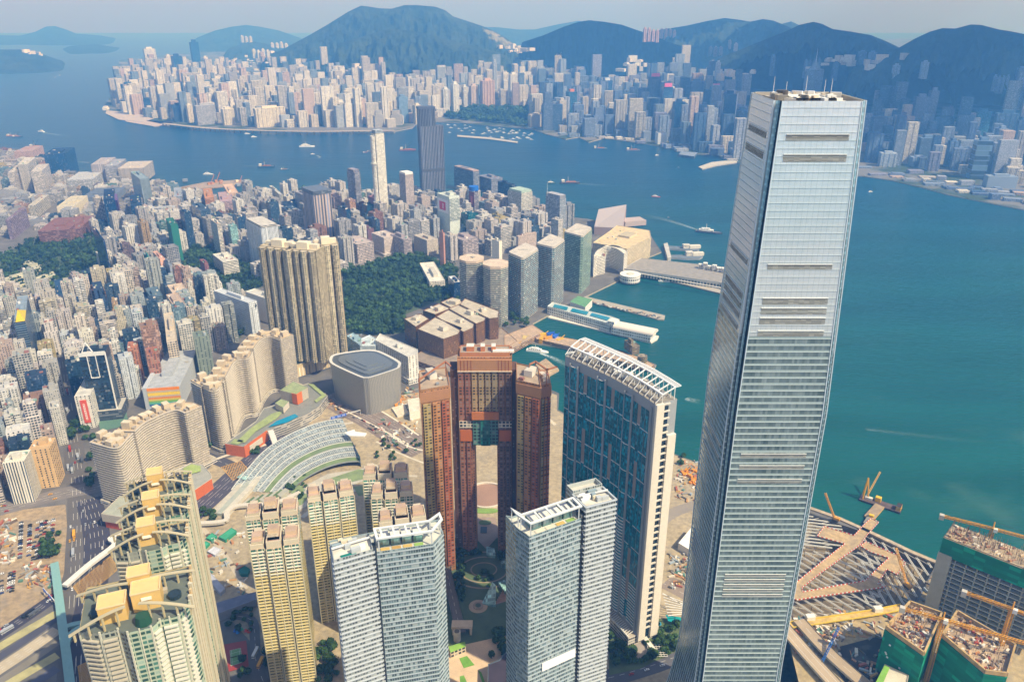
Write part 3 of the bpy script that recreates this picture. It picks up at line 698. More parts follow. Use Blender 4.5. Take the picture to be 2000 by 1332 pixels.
    # thin tall frames over the wings
    m = MB()
    for pts, z in (([(818, 742), (870, 706), (880, 715)], 226), ([(1034, 712), (1046, 706), (1068, 722), (1088, 716)], 224)):
        Q = [XY(*p, z) for p in pts]
        for a, b in zip(Q, Q[1:]): m.beam((*a, z), (*b, z), 1.4, 1.2, 'paint', 'a56b46')
        for a in Q[:-1]: m.beam((*a, 208), (*a, z), .8, .8, 'paint', 'a56b46')
    m.build('roof_frame', e)
facade('arch_wall', 3.0, 3.1, .42, .42, (.06, .04, .03), lit=.5, grough=.5)
facade('arch_bay', 3.6, 3.1, .62, .5, (.045, .032, .028), lit=.9, grough=.3, wallvar=.3)
gateway()

# ---- two white-banded glass towers in the foreground
def banded_pair(mir):
    zt = 236.
    if not mir: A_, B_, C_, D_, E_, lab = (652, 1102), (736, 1078), (846, 1062), (866, 1040), (660, 1046), 'left one of two pale glass towers with white bands and open roof frames'
    else: A_, B_, C_, D_, E_, lab = (1199, 995), (1135, 1012), (1034, 1048), (1008, 1030), (1176, 948), 'right one of two pale glass towers with white bands and open roof frames'
    a, b, c, d, k = [XY(*p, zt) for p in (A_, B_, C_, D_, E_)]
    s_ = -1 if mir else 1
    # depth direction away from the facade
    fx = Vector((c[0]-a[0], c[1]-a[1])).normalized(); dep = Vector((-fx.y, fx.x)) if fx.x*1 > 0 else Vector((fx.y, -fx.x)); DP = 23.
    bk = lambda p, q=DP: (p[0]+dep.x*q, p[1]+dep.y*q)
    P = [a, b, c, d, bk(d, DP*.62), bk(c, DP), bk(a, DP)]
    cx = sum(p[0] for p in P)/7; cy = sum(p[1] for p in P)/7
    e = empty('residential_tower', cx, cy, ZL, lab, 'apartment tower'); claim(P)
    m = MB(); m.prism(P, ZL, zt, 'pale_glass', 'roofing', '8b9a9b', 'c9c6b4', par=1.3); body = m.build('glass_body', e)
    # banded wing proud of the body
    dj = lambda p, q: (p[0]-dep.x*q, p[1]-dep.y*q)
    u = Vector((b[0]-a[0], b[1]-a[1])); L = u.length; u.normalize(); b2 = (a[0]+u.x*(L-2.2), a[1]+u.y*(L-2.2))
    zw = zt+(4 if not mir else 9)
    m = MB(); Pw = [a, b2, dj(b2, -1), dj(a, -1)]; Pw = [dj(a, 1.6), dj(b2, 1.6), bk(b2, 14), bk(a, 14)]
    m.prism(Pw, ZL, zw, 'pale_glass2', 'roofing', '969b9a', 'cfc9b8', par=1.5); wg = m.build('banded_wing', e)
    m = MB(); z = 10.
    Q = ccw(Pw)
    while z < zw:
        for i in range(4):
            j = (i+1) % 4; o = offset(Q, .35); m.beam((*o[i], z), (*o[j], z), .9, .7, 'white_steel', 'b9bfc0')
        z += 3.45
    m.build('floor_band', wg); m = MB(); z = 10.
    Q = [b, c, d, bk(d, DP*.6)] if not mir else [b, c, d, bk(d, DP*.6)]
    while z < zt:
        for p, q in zip(Q, Q[1:]): m.beam((*dj(p, .2), z), (*dj(q, .2), z), .5, .5, 'white_steel', 'a4aeb0')
        z += 3.45
    m.build('floor_band', body)
    m = MB(); m.prism([dj(b2, 1.2), dj(b, .1), bk(b, 6), bk(b2, 6)], ZL, zt+3, 'curtain', 'roofing', '20282e'); m.build('recessed_joint', e)
    # blank white advert-like panels and a few dark open floors
    m = MB(); f0, f1 = (.35, .98) if mir else (.55, .95); v = Vector((c[0]-b[0], c[1]-b[1])); zz = zt-(112 if mir else 118)
    p0, p1 = (b[0]+v.x*(0.02 if mir else .25), b[1]+v.y*(.02 if mir else .25)), (b[0]+v.x*(.72 if mir else .85), b[1]+v.y*(.72 if mir else .85))
    m.prism([dj(p0, .9), dj(p1, .9), dj(p1, .25), dj(p0, .25)], zz, zz+7, 'paint', 'paint', 'f2f0ea'); m.build('white_panel', e)
    # roof: terrace decks, glass screens, hexagonal frame
    zf = zt+9
    hexo = [dj(b, 1), dj(c, 1), dj(d, 0), bk(d, DP*.34), bk(c, DP*.46), bk(b, DP*.44)]
    fr = MB(); hx = ccw(hexo); hi = offset(hx, -1.5)
    for i in range(6):
        j = (i+1) % 6; fr.face([(*hx[i], zf+1), (*hx[j], zf+1), (*hi[j], zf+1), (*hi[i], zf+1)], 'white_steel', 'd9dad4'); fr.wall(hx[i], hx[j], zf, zf+1, 'white_steel', 'c7cbc8'); fr.wall(hi[j], hi[i], zf, zf+1, 'white_steel', 'b7bbb8')
        fr.beam((*hi[i], zt), (*hi[i], zf), .7, .7, 'white_steel', 'c9cbc6')
    for f in (.12, .34, .56, .78):
        p = (b[0]+v.x*f, b[1]+v.y*f); fr.beam((*p, zf+.4), (*bk(p, DP*.44), zf+.4), 1.3, .6, 'white_steel', 'd2d4ce')
    fr.build('roof_frame', e)
    m = MB(); R = random.Random(4+mir)
    for f in (.1, .3, .5, .7):
        p = bk((b[0]+v.x*(f+.08), b[1]+v.y*(f+.08)), DP*.45); an = math.atan2(v.y, v.x)
        m.box(p[0], p[1], zt-1.2, zt+R.uniform(3.5, 5.5), v.length*.17, DP*.4, an, 'curtain', '5f7f7a', 'roofing', 'd3d0c4')
        p = bk((b[0]+v.x*(f+.06), b[1]+v.y*(f+.06)), DP*.12); m.box(p[0], p[1], zt-1.2, zt-.9, v.length*.16, 3.6, an, 'paint', R.choice(['c8a85c', 'd8cdb4', '8fae58', 'b9934f']))
    m.build('penthouse', e); m = MB()
    an = math.atan2(u.y, u.x); p = bk(((a[0]+b2[0])/2, (a[1]+b2[1])/2), 9)
    for i in range(9):
        q = (a[0]+u.x*L*R.uniform(.1, .85), a[1]+u.y*L*R.uniform(.1, .85)); q = bk(q, R.uniform(2, 12)); m.box(q[0], q[1], zw-1.5, zw+R.uniform(0, 2.5), R.uniform(2, 7), R.uniform(1.5, 3), an, 'paint', R.choice(['e5e3da', 'b7bbb8', 'd6c9a9', '8fa0a4']))
    m.beam((*bk(a, 8), zw+1), (*bk(b2, 9), zw+1), .8, 1., 'white_steel', 'dadad4')
    if not mir: m.box(*bk((a[0]+u.x*L*.35, a[1]+u.y*L*.35), 1.2), zw-1.4, zw-1.2, 9, 3, an, 'pool', '1c7a6e')
    m.build('roof_plant', e)
    if mir:
        m = MB(); q = [bk(a, 14), bk(a, 22), bk(b2, 22), bk(b2, 14)]
        m.prism(q, ZL, zw+2, 'pale_glass2', 'roofing', 'b4b8b0', 'b9b4a6', par=3); m.build('rear_wing', e)
facade('pale_glass', 1.5, 3.45, .8, .7, (.10, .14, .145), grough=.12, lit=.5, gvar=.9, gspec=.8, wrough=.3)
facade('pale_glass2', 1.7, 3.45, .75, .6, (.13, .15, .14), grough=.15, lit=.6, gvar=1., gspec=.7)
plain('pool', .15, .1, .5)
banded_pair(False); banded_pair(True)
# ================================================================ further landmarks
def cen(P): return sum(p[0] for p in P)/len(P), sum(p[1] for p in P)/len(P)
def proof(pts, z): return [XY(*p, z) for p in pts]
def arcpts(P, n):                       # smooth a polyline (Catmull-Rom)
    out = []
    for i in range(len(P)-1):
        p0, p1, p2, p3 = P[max(0, i-1)], P[i], P[i+1], P[min(len(P)-1, i+2)]
        for k in range(n):
            t = k/n; out.append(tuple(.5*((2*p1[j])+(-p0[j]+p2[j])*t+(2*p0[j]-5*p1[j]+4*p2[j]-p3[j])*t*t+(-p0[j]+3*p1[j]-3*p2[j]+p3[j])*t**3) for j in (0, 1)))
    return out+[tuple(P[-1])]
# ---- terrace of apartment towers with gold plant rooms and arched roof fins
facade('mint_bay', 3.4, 3.0, .84, .58, (.05, .13, .095), lit=.6, gvar=.9, gspec=.7, wallvar=.25)
facade('gold_bay', 3.0, 3.0, .66, .5, (.05, .06, .045), lit=.8, wallvar=.3)
facade('dark_bay', 2.6, 3.0, .7, .6, (.04, .05, .045), lit=.9, wallvar=.3)
def arched():
    Z = [248, 238, 231, 225]; ctr = [(262, 1156), (291, 1034), (300, 981), (307, 934)]
    words = ['nearest and widest', 'second', 'third', 'farthest']
    ca = [XY(*c, z) for c, z in zip(ctr, Z)]
    ax = Vector((ca[3][0]-ca[1][0], ca[3][1]-ca[1][1])).normalized(); rt = Vector((ax.y, -ax.x))
    for i in range(4):
        zt = Z[i]; cx, cy = ca[i]; w = 20. if i else 26.; dp = 12. if i else 22.
        loc = lambda u, v: (cx+rt.x*u+ax.x*v, cy+rt.y*u+ax.y*v)
        e = empty('residential_tower', cx, cy, ZL, f'{words[i]} tower of the mint-green terrace topped by gold boxes and arched fins', 'apartment tower', 'terrace towers with gold roof boxes')
        zt -= 7
        P = [loc(-w, -dp*.55), loc(-w*.62, -dp*.8), loc(-w*.30, -dp*.8), loc(-w*.12, -dp), loc(w*.30, -dp), loc(w*.45, -dp*.82), loc(w*.8, -dp*.82), loc(w, -dp*.4), loc(w, dp), loc(-w, dp)]
        m = MB(); u = 0
        for j in range(len(P)):
            a, b = P[j], P[(j+1) % len(P)]; f = 'dark_bay' if j < 3 else ('mint_bay' if j < 7 else 'gold_bay')
            u = m.wall(a, b, ZL, zt, f, ('8f9282' if j < 3 else 'a3ad92' if j < 7 else 'c4b288'), u)
        m.flat(P, zt-1, 'roofing', '5f665c'); b_ = m.build('facade', e); claim(P)
        m = MB()                        # cream vertical fins and piers
        for j in range(len(P)-2):
            a, b = P[j], P[j+1]; n = 2 if math.dist(a, b) > 9 else 1
            for k in range(n):
                q = lerp(a, b, k/n); m.beam((*q, 20), (*q, zt+1), .5 if k else .9, .6, 'paint', 'cdc8ae')
        a, b = P[7], P[8]
        for k in range(6): q = lerp(a, b, (k+.5)/6); m.beam((*(q[0]+rt.x*.6, q[1]+rt.y*.6), 20), (q[0]+rt.x*.6, q[1]+rt.y*.6, zt+2), 1.1 if k % 2 else 2.2, 1.4, 'paint', 'cfb384' if k % 2 else 'c9bfa2')
        m.build('pier', b_); m = MB(); z = 23.
        while z < zt-4:                 # balcony slabs on the dark side and bays
            for j, (f0, f1) in ((0, (.1, .9)), (1, (.1, .9)), (4, (.1, .9)), (5, (.15, .9)), (6, (.1, .5))):
                a, b = P[j], P[j+1]; p, q = lerp(a, b, f0), lerp(a, b, f1); nx, ny = (b[1]-a[1]), -(b[0]-a[0]); L_ = math.hypot(nx, ny) or 1
                p, q = (p[0]+nx/L_*.8, p[1]+ny/L_*.8), (q[0]+nx/L_*.8, q[1]+ny/L_*.8); m.beam((*p, z), (*q, z), 1.5, .9, 'paint', 'cdc8b6' if j > 2 else 'b5ac96')
            z += 3.0
        if i < 2: m.build('balcony', b_)
        # gold plant boxes
        m = MB(); an = math.atan2(rt.y, rt.x)
        def gbox(u, v, w_, d_, h_, z0=zt-1):
            m.box(*loc(u, v), z0, z0+h_, w_, d_, an, 'paint', 'd6b066', 'paint', 'dcba7a'); Q = rect(*loc(u, v), w_, d_, an)
            for a, b in zip(Q, Q[1:]+Q[:1]): m.beam((*a, z0+h_+.3), (*b, z0+h_+.3), .6, .7, 'paint', 'dcc08c')
        if i == 0: gbox(-10, -5, 13, 11, 10); gbox(6, -1, 14, 11, 11); gbox(2, 12, 11, 9, 12)
        else: gbox(-1, 0, 10, 9.5, 14)
        g = m.build('plant_box', e); m = MB()
        s0 = loc(-1, -6.2) if i else loc(6, -6.8); m.box(s0[0], s0[1], zt+5.5, zt+7.2, 5, .5, an, 'white_steel', 'f7ead0'); m.build('louvre_window', g)
        # arched fins: two arcs left, two arcs right
        for sx in (-1, 1):
            for v0, rise in ((-dp*.85, 6), (dp*.55, 5)):
                m = MB()
                pts = [loc(sx*(w*1.12-(w*1.0)*k/12), v0+(dp*.25)*(k/12)*(1 if v0 < 0 else -1)) for k in range(13)]; zz = [zt+3.5+rise*math.sin(math.pi*k/24) for k in range(13)]
                for k in range(12): m.beam((*pts[k], zz[k]), (*pts[k+1], zz[k+1]), 1.9, .5, 'paint', 'b5a987')
                for k in range(1, 13, 3): m.beam((*pts[k], zt-1), (*pts[k], zz[k]), .6, 1.2, 'paint', 'b9aa80')
                m.build('arched_fin', e)
        m = MB()
        for sx in (-1, 1): m.cyl(*loc(sx*w*.72, -1), zt-1, zt+1.5, 3.4, 'metal', '3e5058', 10); m.box(*loc(sx*w*.5, 5), zt-1, zt+1.2, 4, 3, an, 'paint', 'a9a08a')
        if i == 0: m.cyl(*loc(4, -dp*.72), zt-1, zt+4, 4.2, 'paint', '1f4a34', 8, 3.4)
        m.build('roof_plant', e)
arched()
# ---- stepped cream and green glass apartment blocks
def cluster(nm, front, z, lab, grn, seed, depth=24, zb=ZL, wing=None):
    a, b = XY(*front[0], z), XY(*front[1], z); u = Vector((b[0]-a[0], b[1]-a[1])); L = u.length; u.normalize(); d = Vector((-u.y, u.x)); R = random.Random(seed)
    loc = lambda s_, t: (a[0]+u.x*s_+d.x*t, a[1]+u.y*s_+d.y*t); an = math.atan2(u.y, u.x)
    e = empty('residential_tower', *loc(L/2, depth/2), ZL, lab, 'apartment tower'); m = MB(); claim([loc(0, 0), loc(L, 0), loc(L, depth), loc(0, depth)])
    bays = [(0, .29, 0, 0), (.33, .64, -1.5, 5), (.68, 1, .5, 1)]
    for f0, f1, o_, h_ in bays:
        P = [loc(L*f0, o_), loc(L*f1, o_), loc(L*f1, depth), loc(L*f0, depth)]
        m.prism(P, zb, z-26, 'cream_grid', 'roofing', 'b8a874', 'a89c7c'); m.prism(P, z-26, z-4, 'green_grid', 'roofing', 'cfcab6', 'b9937a'); m.prism(offset(ccw(P), -.3), z-4, z+h_*.5, 'paint', 'roofing', 'd9cdb2', 'a48a78', par=1)
    m.prism([loc(L*.05, 2), loc(L*.95, 2), loc(L*.95, depth-2), loc(L*.05, depth-2)], zb, z-6, 'dark_bay', 'roofing', '6f6a58', '8f8672')
    bd = m.build('facade', e); m = MB()
    for f0, f1, o_, h_ in bays:
        for f in (f0, (f0+f1)/2, f1):
            p = loc(L*f, o_-.3); m.beam((*p, zb), (*p, z-4), .8, .5, 'paint', 'd8cfae')
    m.build('pier', bd); m = MB(); zz = zb+3
    while zz < z-6:
        for f0, f1, o_, h_ in bays: m.beam((*loc(L*f0+.5, o_-.4), zz), (*loc(L*f1-.5, o_-.4), zz), .8, .7, 'paint', 'd3c48f' if zz < z-30 else 'e0dac8')
        zz += 3.05
    m.build('balcony', bd); m = MB()
    for f0, f1, o_, h_ in bays:
        p = loc(L*(f0+f1)/2, depth*.45); m.box(*p, z-1, z+4+h_, L*(f1-f0)*.7, 7, an, 'paint', 'd2b898', 'roofing', 'b0967f'); m.box(*loc(L*(f0+f1)/2, depth*.2), z-1, z+1.5, L*(f1-f0)*.8, 4, an, 'paint', 'c9bfa4', 'roofing', 'ac927e')
        p = loc(L*(f0+f1)/2, depth*.8); m.box(*p, z-1, z+3, L*(f1-f0)*.5, 5, an, 'paint', 'dfd3bb', 'roofing', 'c3b39a')
    for k in range(9): m.beam((*loc(L*(.38+.025*k), 1), z+5), (*loc(L*(.38+.025*k), 6), z+5), .35, .3, 'paint', 'd8ccb2')
    m.build('roof_plant', e); return e
facade('cream_grid', 4.4, 3.05, .78, .42, (.09, .12, .075), lit=.7, wallvar=.2)
facade('green_grid', 4.4, 3.05, .84, .7, (.08, .21, .16), lit=.4, gspec=.8, wallvar=.15)
LOWG = 'cream-green apartment tower'
cluster('a', ((600, 975), (691, 960)), 140, LOWG+', directly behind the left pale glass tower', 1, 1, 20)
cluster('b', ((487, 1066), (583, 1054)), 150, LOWG+', tallest in view, between the gold-box terrace and the glass tower', 1, 2, 20)
cluster('c', ((478, 1010), (580, 998)), 146, LOWG+', mostly hidden behind its nearer twin', 1, 3, 20)
cluster('d', ((740, 1022), (833, 1010)), 146, LOWG+', close behind the left pale glass tower roof', 1, 4, 18)
cluster('e2', ((724, 968), (806, 962)), 140, LOWG+', middle one of three beside the orange gateway', 1, 5, 18)
cluster('f', ((708, 930), (796, 926)), 135, LOWG+', rearmost of three beside the orange gateway', 1, 6, 18)
# ---- three joined ribbed towers by the park
def ribbed_wall():
    z = 205; segs = [((506, 478), (572, 478)), ((572, 482), (622, 488)), ((612, 478), (660, 474))]
    segs = [((506, 480), (566, 486)), ((556, 486), (616, 490)), ((613, 480), (661, 476))]
    e = empty('residential_tower', *XY(590, 485, z), ZL, 'three joined tan apartment towers with many ribbed bays, rising beside the wooded park', 'apartment tower')
    for i, (p, q) in enumerate(segs):
        a, b = XY(*p, z), XY(*q, z); u = Vector((b[0]-a[0], b[1]-a[1])); L = u.length; u.normalize(); d = Vector((-u.y, u.x)); an = math.atan2(u.y, u.x)
        loc = lambda s_, t: (a[0]+u.x*s_+d.x*t, a[1]+u.y*s_+d.y*t); m = MB(); n = 4 if i != 2 else 3; D = 30
        m.prism([loc(0, 1), loc(L, 1), loc(L, D), loc(0, D)], 28, z, 'rib_wall', 'roofing', 'ac9e80', 'b3a68c', par=1)
        for k in range(n):
            s0 = L*(k+.14)/n; s1 = L*(k+.86)/n; o_ = -3.5 if k % 2 else -5
            m.prism([loc(s0, o_), loc((s0+s1)/2, o_-1.8), loc(s1, o_), loc(s1, 1), loc(s0, 1)], 28, z-1, 'rib_wall', 'roofing', 'c2b596' if (k+i) % 2 else 'a79a7e', 'b3a68c')
        t_ = m.build('tower_wing', e); m = MB(); m.box(*loc(L*.5, 12), z-1, z+9, L*.36, 12, an, 'paint', 'e0d3b4', 'roofing', 'cfc6b0'); m.box(*loc(L*.2, 16), z-1, z+4, L*.3, 7, an, 'paint', 'd8cbb0'); m.box(*loc(L*.82, 16), z-1, z+5, L*.25, 8, an, 'paint', 'd8cbb0'); m.build('roof_plant', t_)
        claim([loc(0, -5), loc(L, -5), loc(L, D), loc(0, D)])
    P = proof([(530, 705), (560, 712), (660, 672), (690, 690), (668, 640), (560, 640)], 24); P = [XY(*p, 24) for p in ((548, 722), (674, 684), (676, 660), (600, 630), (530, 660), (520, 700))]
    m = MB(); m.prism(P, ZL, 24, 'podium_wall', 'roofing', 'c9b48c', '8f9a80', par=1.2); pd = m.build('podium', e); claim(P); m = MB(); c = [XY(*p, 24.2) for p in ((555, 688), (573, 684), (580, 694), (560, 700))]; m.flat(ccw(c), 24.2, 'pool', '1d7fae'); m.build('pool', pd)
facade('rib_wall', 2.9, 3.0, .6, .62, (.035, .045, .035), lit=.8, wallvar=.18)
facade('podium_wall', 5.5, 20., .35, .8, (.32, .28, .21), lit=0, grough=.8, gspec=.2)
ribbed_wall()
# ---- wavy banded towers
facade('wavy_band', 2.4, 3.15, 1.01, .62, (.12, .115, .105), lit=.5, gvar=.5, mull=1, grough=.5, gspec=.3)
def wavy(path, z, D, lab, zb=8, gap=()):
    W_ = arcpts([XY(*p, z) for p in path], 5); e = empty('residential_tower', *cen(W_), ZL, lab, 'apartment tower')
    def nrm(i):
        a, b = W_[max(0, i-1)], W_[min(len(W_)-1, i+1)]; v = Vector((b[0]-a[0], b[1]-a[1])).normalized(); return Vector((-v.y, v.x))
    s0 = 0; cuts = list(gap)+[len(W_)-1]
    for c in cuts:
        idx = list(range(s0, c+1)); F = [W_[i] for i in idx]; B = [(W_[i][0]+nrm(i).x*D, W_[i][1]+nrm(i).y*D) for i in idx]
        P = F+B[::-1]; m = MB(); m.prism(P, zb, z, 'wavy_band', 'roofing', 'a79c8a', 'c0ac8c', par=1.2); claim(P); wg = m.build('tower_wing', e); m = MB(); zz = zb+3.15
        while zz < z:
            for i in range(len(F)-1): m.beam((F[i][0]-nrm(idx[i]).x*.5, F[i][1]-nrm(idx[i]).y*.5, zz), (F[i+1][0]-nrm(idx[i+1]).x*.5, F[i+1][1]-nrm(idx[i+1]).y*.5, zz), 1.3, .55, 'paint', 'ccc2b0')
            m.beam((*F[-1], zz), (*B[-1], zz), 1.2, .55, 'paint', 'ccc2b0'); m.beam((*F[0], zz), (*B[0], zz), 1.2, .55, 'paint', 'c2b8a6'); zz += 3.15
        m.build('floor_band', wg); m = MB()
        for k in range(2, len(F), 3):
            q = lerp(F[k], B[k], .55); an = math.atan2(B[k][1]-F[k][1], B[k][0]-F[k][0]); m.box(*q, z-1.2, z+random.Random(k+s0).uniform(3, 8), D*.45, 7, an, 'paint', 'c3b193', 'roofing', 'cbbb9f')
            q = lerp(F[k], B[k], .2); m.box(*q, z-1.2, z+1.5, 3, 5, an, 'paint', 'a39a8c')
        m.build('roof_plant', wg); s0 = c+1 if c+1 < len(W_) else c
    Pd = W_+[(W_[i][0]+nrm(i).x*(D+4), W_[i][1]+nrm(i).y*(D+4)) for i in range(len(W_)-1, -1, -1)]
    m = MB(); m.prism(offset(ccw(Pd), 3), ZL, zb, 'banded', 'roofing', 'd8cfbf', 'b5ac98'); m.build('podium', e); return e
wavy([(372, 742), (390, 752), (418, 762), (432, 748), (444, 728), (456, 706), (470, 700), (486, 697), (497, 676), (512, 660), (530, 656), (548, 662)], 92, 22, 'long wavy grey-beige banded tower stepping back beside the rainbow-striped block', gap=(17, 38))
wavy([(176, 862), (196, 868), (228, 874), (246, 858), (262, 842), (280, 826), (300, 816), (322, 806), (345, 800), (362, 806)], 84, 22, 'wavy grey-beige banded tower behind the gold-box terrace, nearer twin of the longer one', gap=(19,))
# ---- rounded grey theatre
def theatre():
    z = 62; C_ = [(645, 708), (650, 699), (690, 688), (716, 683), (742, 690), (776, 705), (782, 712), (778, 722), (722, 737), (712, 739), (700, 737), (655, 718)]
    C_ = [(643, 702), (652, 692), (700, 684), (728, 683), (748, 688), (780, 705), (782, 714), (774, 721), (728, 736), (714, 738), (700, 735), (650, 712)]
    T = [XY(*p, z) for p in C_]; T = arcpts(T+[T[0]], 4)[:-1]; T = ccw(T); cx, cy = cen(T)
    e = empty('theatre', cx, cy, ZL, 'rounded square grey theatre clad in wavy metal fins, on a plaza beside the tan podium', 'theatre'); m = MB(); u = 0; n = len(T); claim(T)
    Bt = [(cx+(p[0]-cx)*.93, cy+(p[1]-cy)*.93) for p in T]
    for i in range(n):
        j = (i+1) % n; L = math.dist(T[i], T[j]); m.face([(*Bt[i], ZL), (*Bt[j], ZL), (*T[j], z), (*T[i], z)], 'fin_metal', 'a3a29c', [(u, 0), (u+L, 0), (u+L, 60), (u, 60)]); u += L
    m.build('facade', e); m = MB(); Q = offset(T, -4)
    for i in range(n): j = (i+1) % n; m.face([(*T[i], z), (*T[j], z), (*Q[j], z-.4), (*Q[i], z-.4)], 'paint', 'c9c5ba')
    m.build('roof_rim', e); m = MB(); m.flat(Q, z-.5, 'metal', '6f7579'); 
    for f, h_ in ((.82, 1.2), (.6, 2.4), (.38, 3.3)):
        K = [(cx+(p[0]-cx)*f, cy+(p[1]-cy)*f) for p in Q]; m.prism(K, z-.4, z-.4+h_, 'metal', 'metal', '7c8285', '8a8f90')
    m.build('roof', e); m = MB(); a = min(Bt, key=lambda p: abs(PR(*p, ZL)[0]-712)+PR(*p, ZL)[1]*-.2)
    q = XY(711, 783, ZL); l_, r_, t_ = (q[0]-9, q[1]+2.2), (q[0]+7.5, q[1]+1.6), (q[0]-1, q[1]+.8)
    m.face([(l_[0], l_[1], ZL), (r_[0], r_[1], ZL), (t_[0]-.5, t_[1]-1.6, 34)], 'curtain', '2c3c40'); m.beam((*l_, ZL), (t_[0]-.5, t_[1]-1.8, 34), 1, 1, 'paint', 'd8d4c8'); m.beam((*r_, ZL), (t_[0]-.5, t_[1]-1.8, 34), 1, 1, 'paint', 'd8d4c8'); m.beam((t_[0]-.5, t_[1]-1.8, 34), (t_[0]-.8, t_[1]-2.4, z), .7, .7, 'paint', 'd8d4c8'); m.build('entrance', e)
def finm():
    m, t, b = newmat('fin_metal'); uv = nd(t, 'UVMap', uv_map='UVMap').outputs[0]; sp = nd(t, 'SeparateXYZ'); t.links.new(uv, sp.inputs[0])
    ww = mth(t, 'ADD', sp.outputs[0], mth(t, 'MULTIPLY', mth(t, 'SINE', mth(t, 'MULTIPLY', sp.outputs[1], .11)), 1.3)); s_ = mth(t, 'LESS_THAN', mth(t, 'FRACT', mth(t, 'MULTIPLY', ww, .4)), .45)
    t.links.new(mixc(t, mth(t, 'MULTIPLY', s_, .45), attr(t), (.13, .13, .13)), b.inputs['Base Color']); b.inputs['Metallic'].default_value = .4; b.inputs['Roughness'].default_value = .45
finm(); theatre()
# ---- generic labelled blocks given by roof outline: (name, pts, z, style, colour, roof colour, label, category)
RL = random.Random(21)
def pt_tower(pts, z, style, col, lab, rc=None, name='office_tower', cat='office tower', zb=ZL, **k):
    return tower(name, [XY(*p, z) for p in pts], zb, z, style, col, RL, cat, lab, rcol=rc, **k)
# white slab and blue-white blocks by the theatre
pt_tower([(733, 664), (742, 651), (816, 682), (813, 693), (797, 697)], 48, 'slots', 'd9d6cc', 'long white slab block with deep window slots, just behind the grey rounded theatre', name='apartment_block', cat='apartment block', podium=(3, 9, 'e2ded4'))
pt_tower([(677, 656), (690, 650), (706, 660), (706, 676)], 42, 'gridded', '9fb9c4', 'blue and white block between the tan ribbed towers and the white slab', name='apartment_block', cat='apartment block')
pt_tower([(703, 676), (706, 661), (722, 654), (740, 664), (732, 676)], 42, 'banded', 'd0dde0', 'pale blue-white stepped block left of the long white slab', name='apartment_block', cat='apartment block')
# bronze glass quarter: six linked blocks
def bronze():
    Qs = [([(789, 622), (822, 612), (838, 622), (812, 638)], 44), ([(815, 642), (850, 619), (902, 640), (895, 652), (866, 662)], 46), ([(826, 606), (858, 592), (880, 602), (850, 614)], 44),
          ([(852, 618), (876, 604), (928, 625), (924, 640), (905, 648)], 46), ([(860, 590), (884, 580), (906, 590), (884, 602)], 46), ([(876, 602), (902, 592), (952, 614), (946, 626), (930, 632)], 48), ([(898, 594), (908, 582), (975, 607), (973, 620), (956, 622)], 50)]
    e = empty('office_complex', *XY(880, 640, 30), ZL, 'cluster of low bronze glass blocks with pale flat roofs beside the park', 'office complex')
    for P, z in Qs:
        P = [XY(*p, z) for p in P]; m = MB(); m.prism(P, ZL, z, 'bronze', 'roofing', '6a4526', 'b5ab97', par=1.2); b_ = m.build('block', e); m = MB(); claim(P); roofkit(m, ccw(P), z-1, RL, 'c9c0ae', True); m.build('roof_plant', b_)
    P = [XY(*p, 12) for p in ((800, 700), (905, 735), (1010, 665), (980, 640), (880, 650))]; m = MB(); m.prism(P, ZL, 12, 'banded', 'roofing', '8f6f52', '8d7f70', par=1); m.build('podium', e); claim(P)
facade('bronze', 1.8, 3.9, .92, .7, (.13, .075, .03), grough=.1, lit=.05, gvar=.35, tint=.2, gspec=1., wrough=.4)
bronze()
# octagonal banded pair and teal slabs
facade('green_band', 3.2, 3.5, 1.01, .58, (.035, .075, .07), lit=.25, mull=2, gspec=.8)
facade('teal_band', 3.2, 3.6, 1.01, .74, (.012, .06, .085), lit=.12, mull=1, gspec=.9)
def octo(cx_, cy_, wpx, z, lab, style='green_band', col='a9a398'):
    x, y = XY(cx_, cy_, z); r = wpx/FPX*((y*CP+(CAM_H-z)*SP))/2/.96; P = [(x+r*math.cos(math.radians(22.5+45*k)), y+r*math.sin(math.radians(22.5+45*k))) for k in range(8)]
    tower('office_tower', P, ZL, z, style, col, RL, 'office tower', lab, rcol='d2ccc0', par=1.2, top=(-.6, 3.5, 'c7b39c', 'paint'))
octo(921, 507, 48, 112, 'left one of two octagonal banded towers at the park edge'); octo(968, 517, 50, 112, 'right one of two octagonal banded towers at the park edge')
def rnd(P, r=5):                        # clip the corners of a footprint
    out = []
    for i in range(len(P)):
        a, b, c = P[i-1], P[i], P[(i+1) % len(P)]
        for q in (a, c):
            L = math.dist(b, q); t_ = min(.4, r/L); out.append(lerp(b, q, t_))
    return out
for pts, z, st, col, lab in (([(990, 495), (1021, 508), (1054, 488), (1026, 476)], 120, 'teal_band', 'b9b6ac', 'dark teal slab tower with white bands, behind the stone archway building'),
                             ([(1045, 478), (1082, 487), (1105, 470), (1075, 459)], 122, 'teal_band', 'b9b6ac', 'dark teal slab tower with white bands, second one back from the octagonal pair'),
                             ([(1100, 455), (1138, 465), (1158, 447), (1126, 438)], 118, 'green_band', '8fa392', 'greenish glass slab tower, last of the waterfront row before the white hotel')):
    tower('office_tower', rnd([XY(*p, z) for p in pts]), ZL, z, st, col, RL, 'office tower', lab, rcol='c9c4b8', top=(1.5, 3, 'bdb4a6', 'paint'))
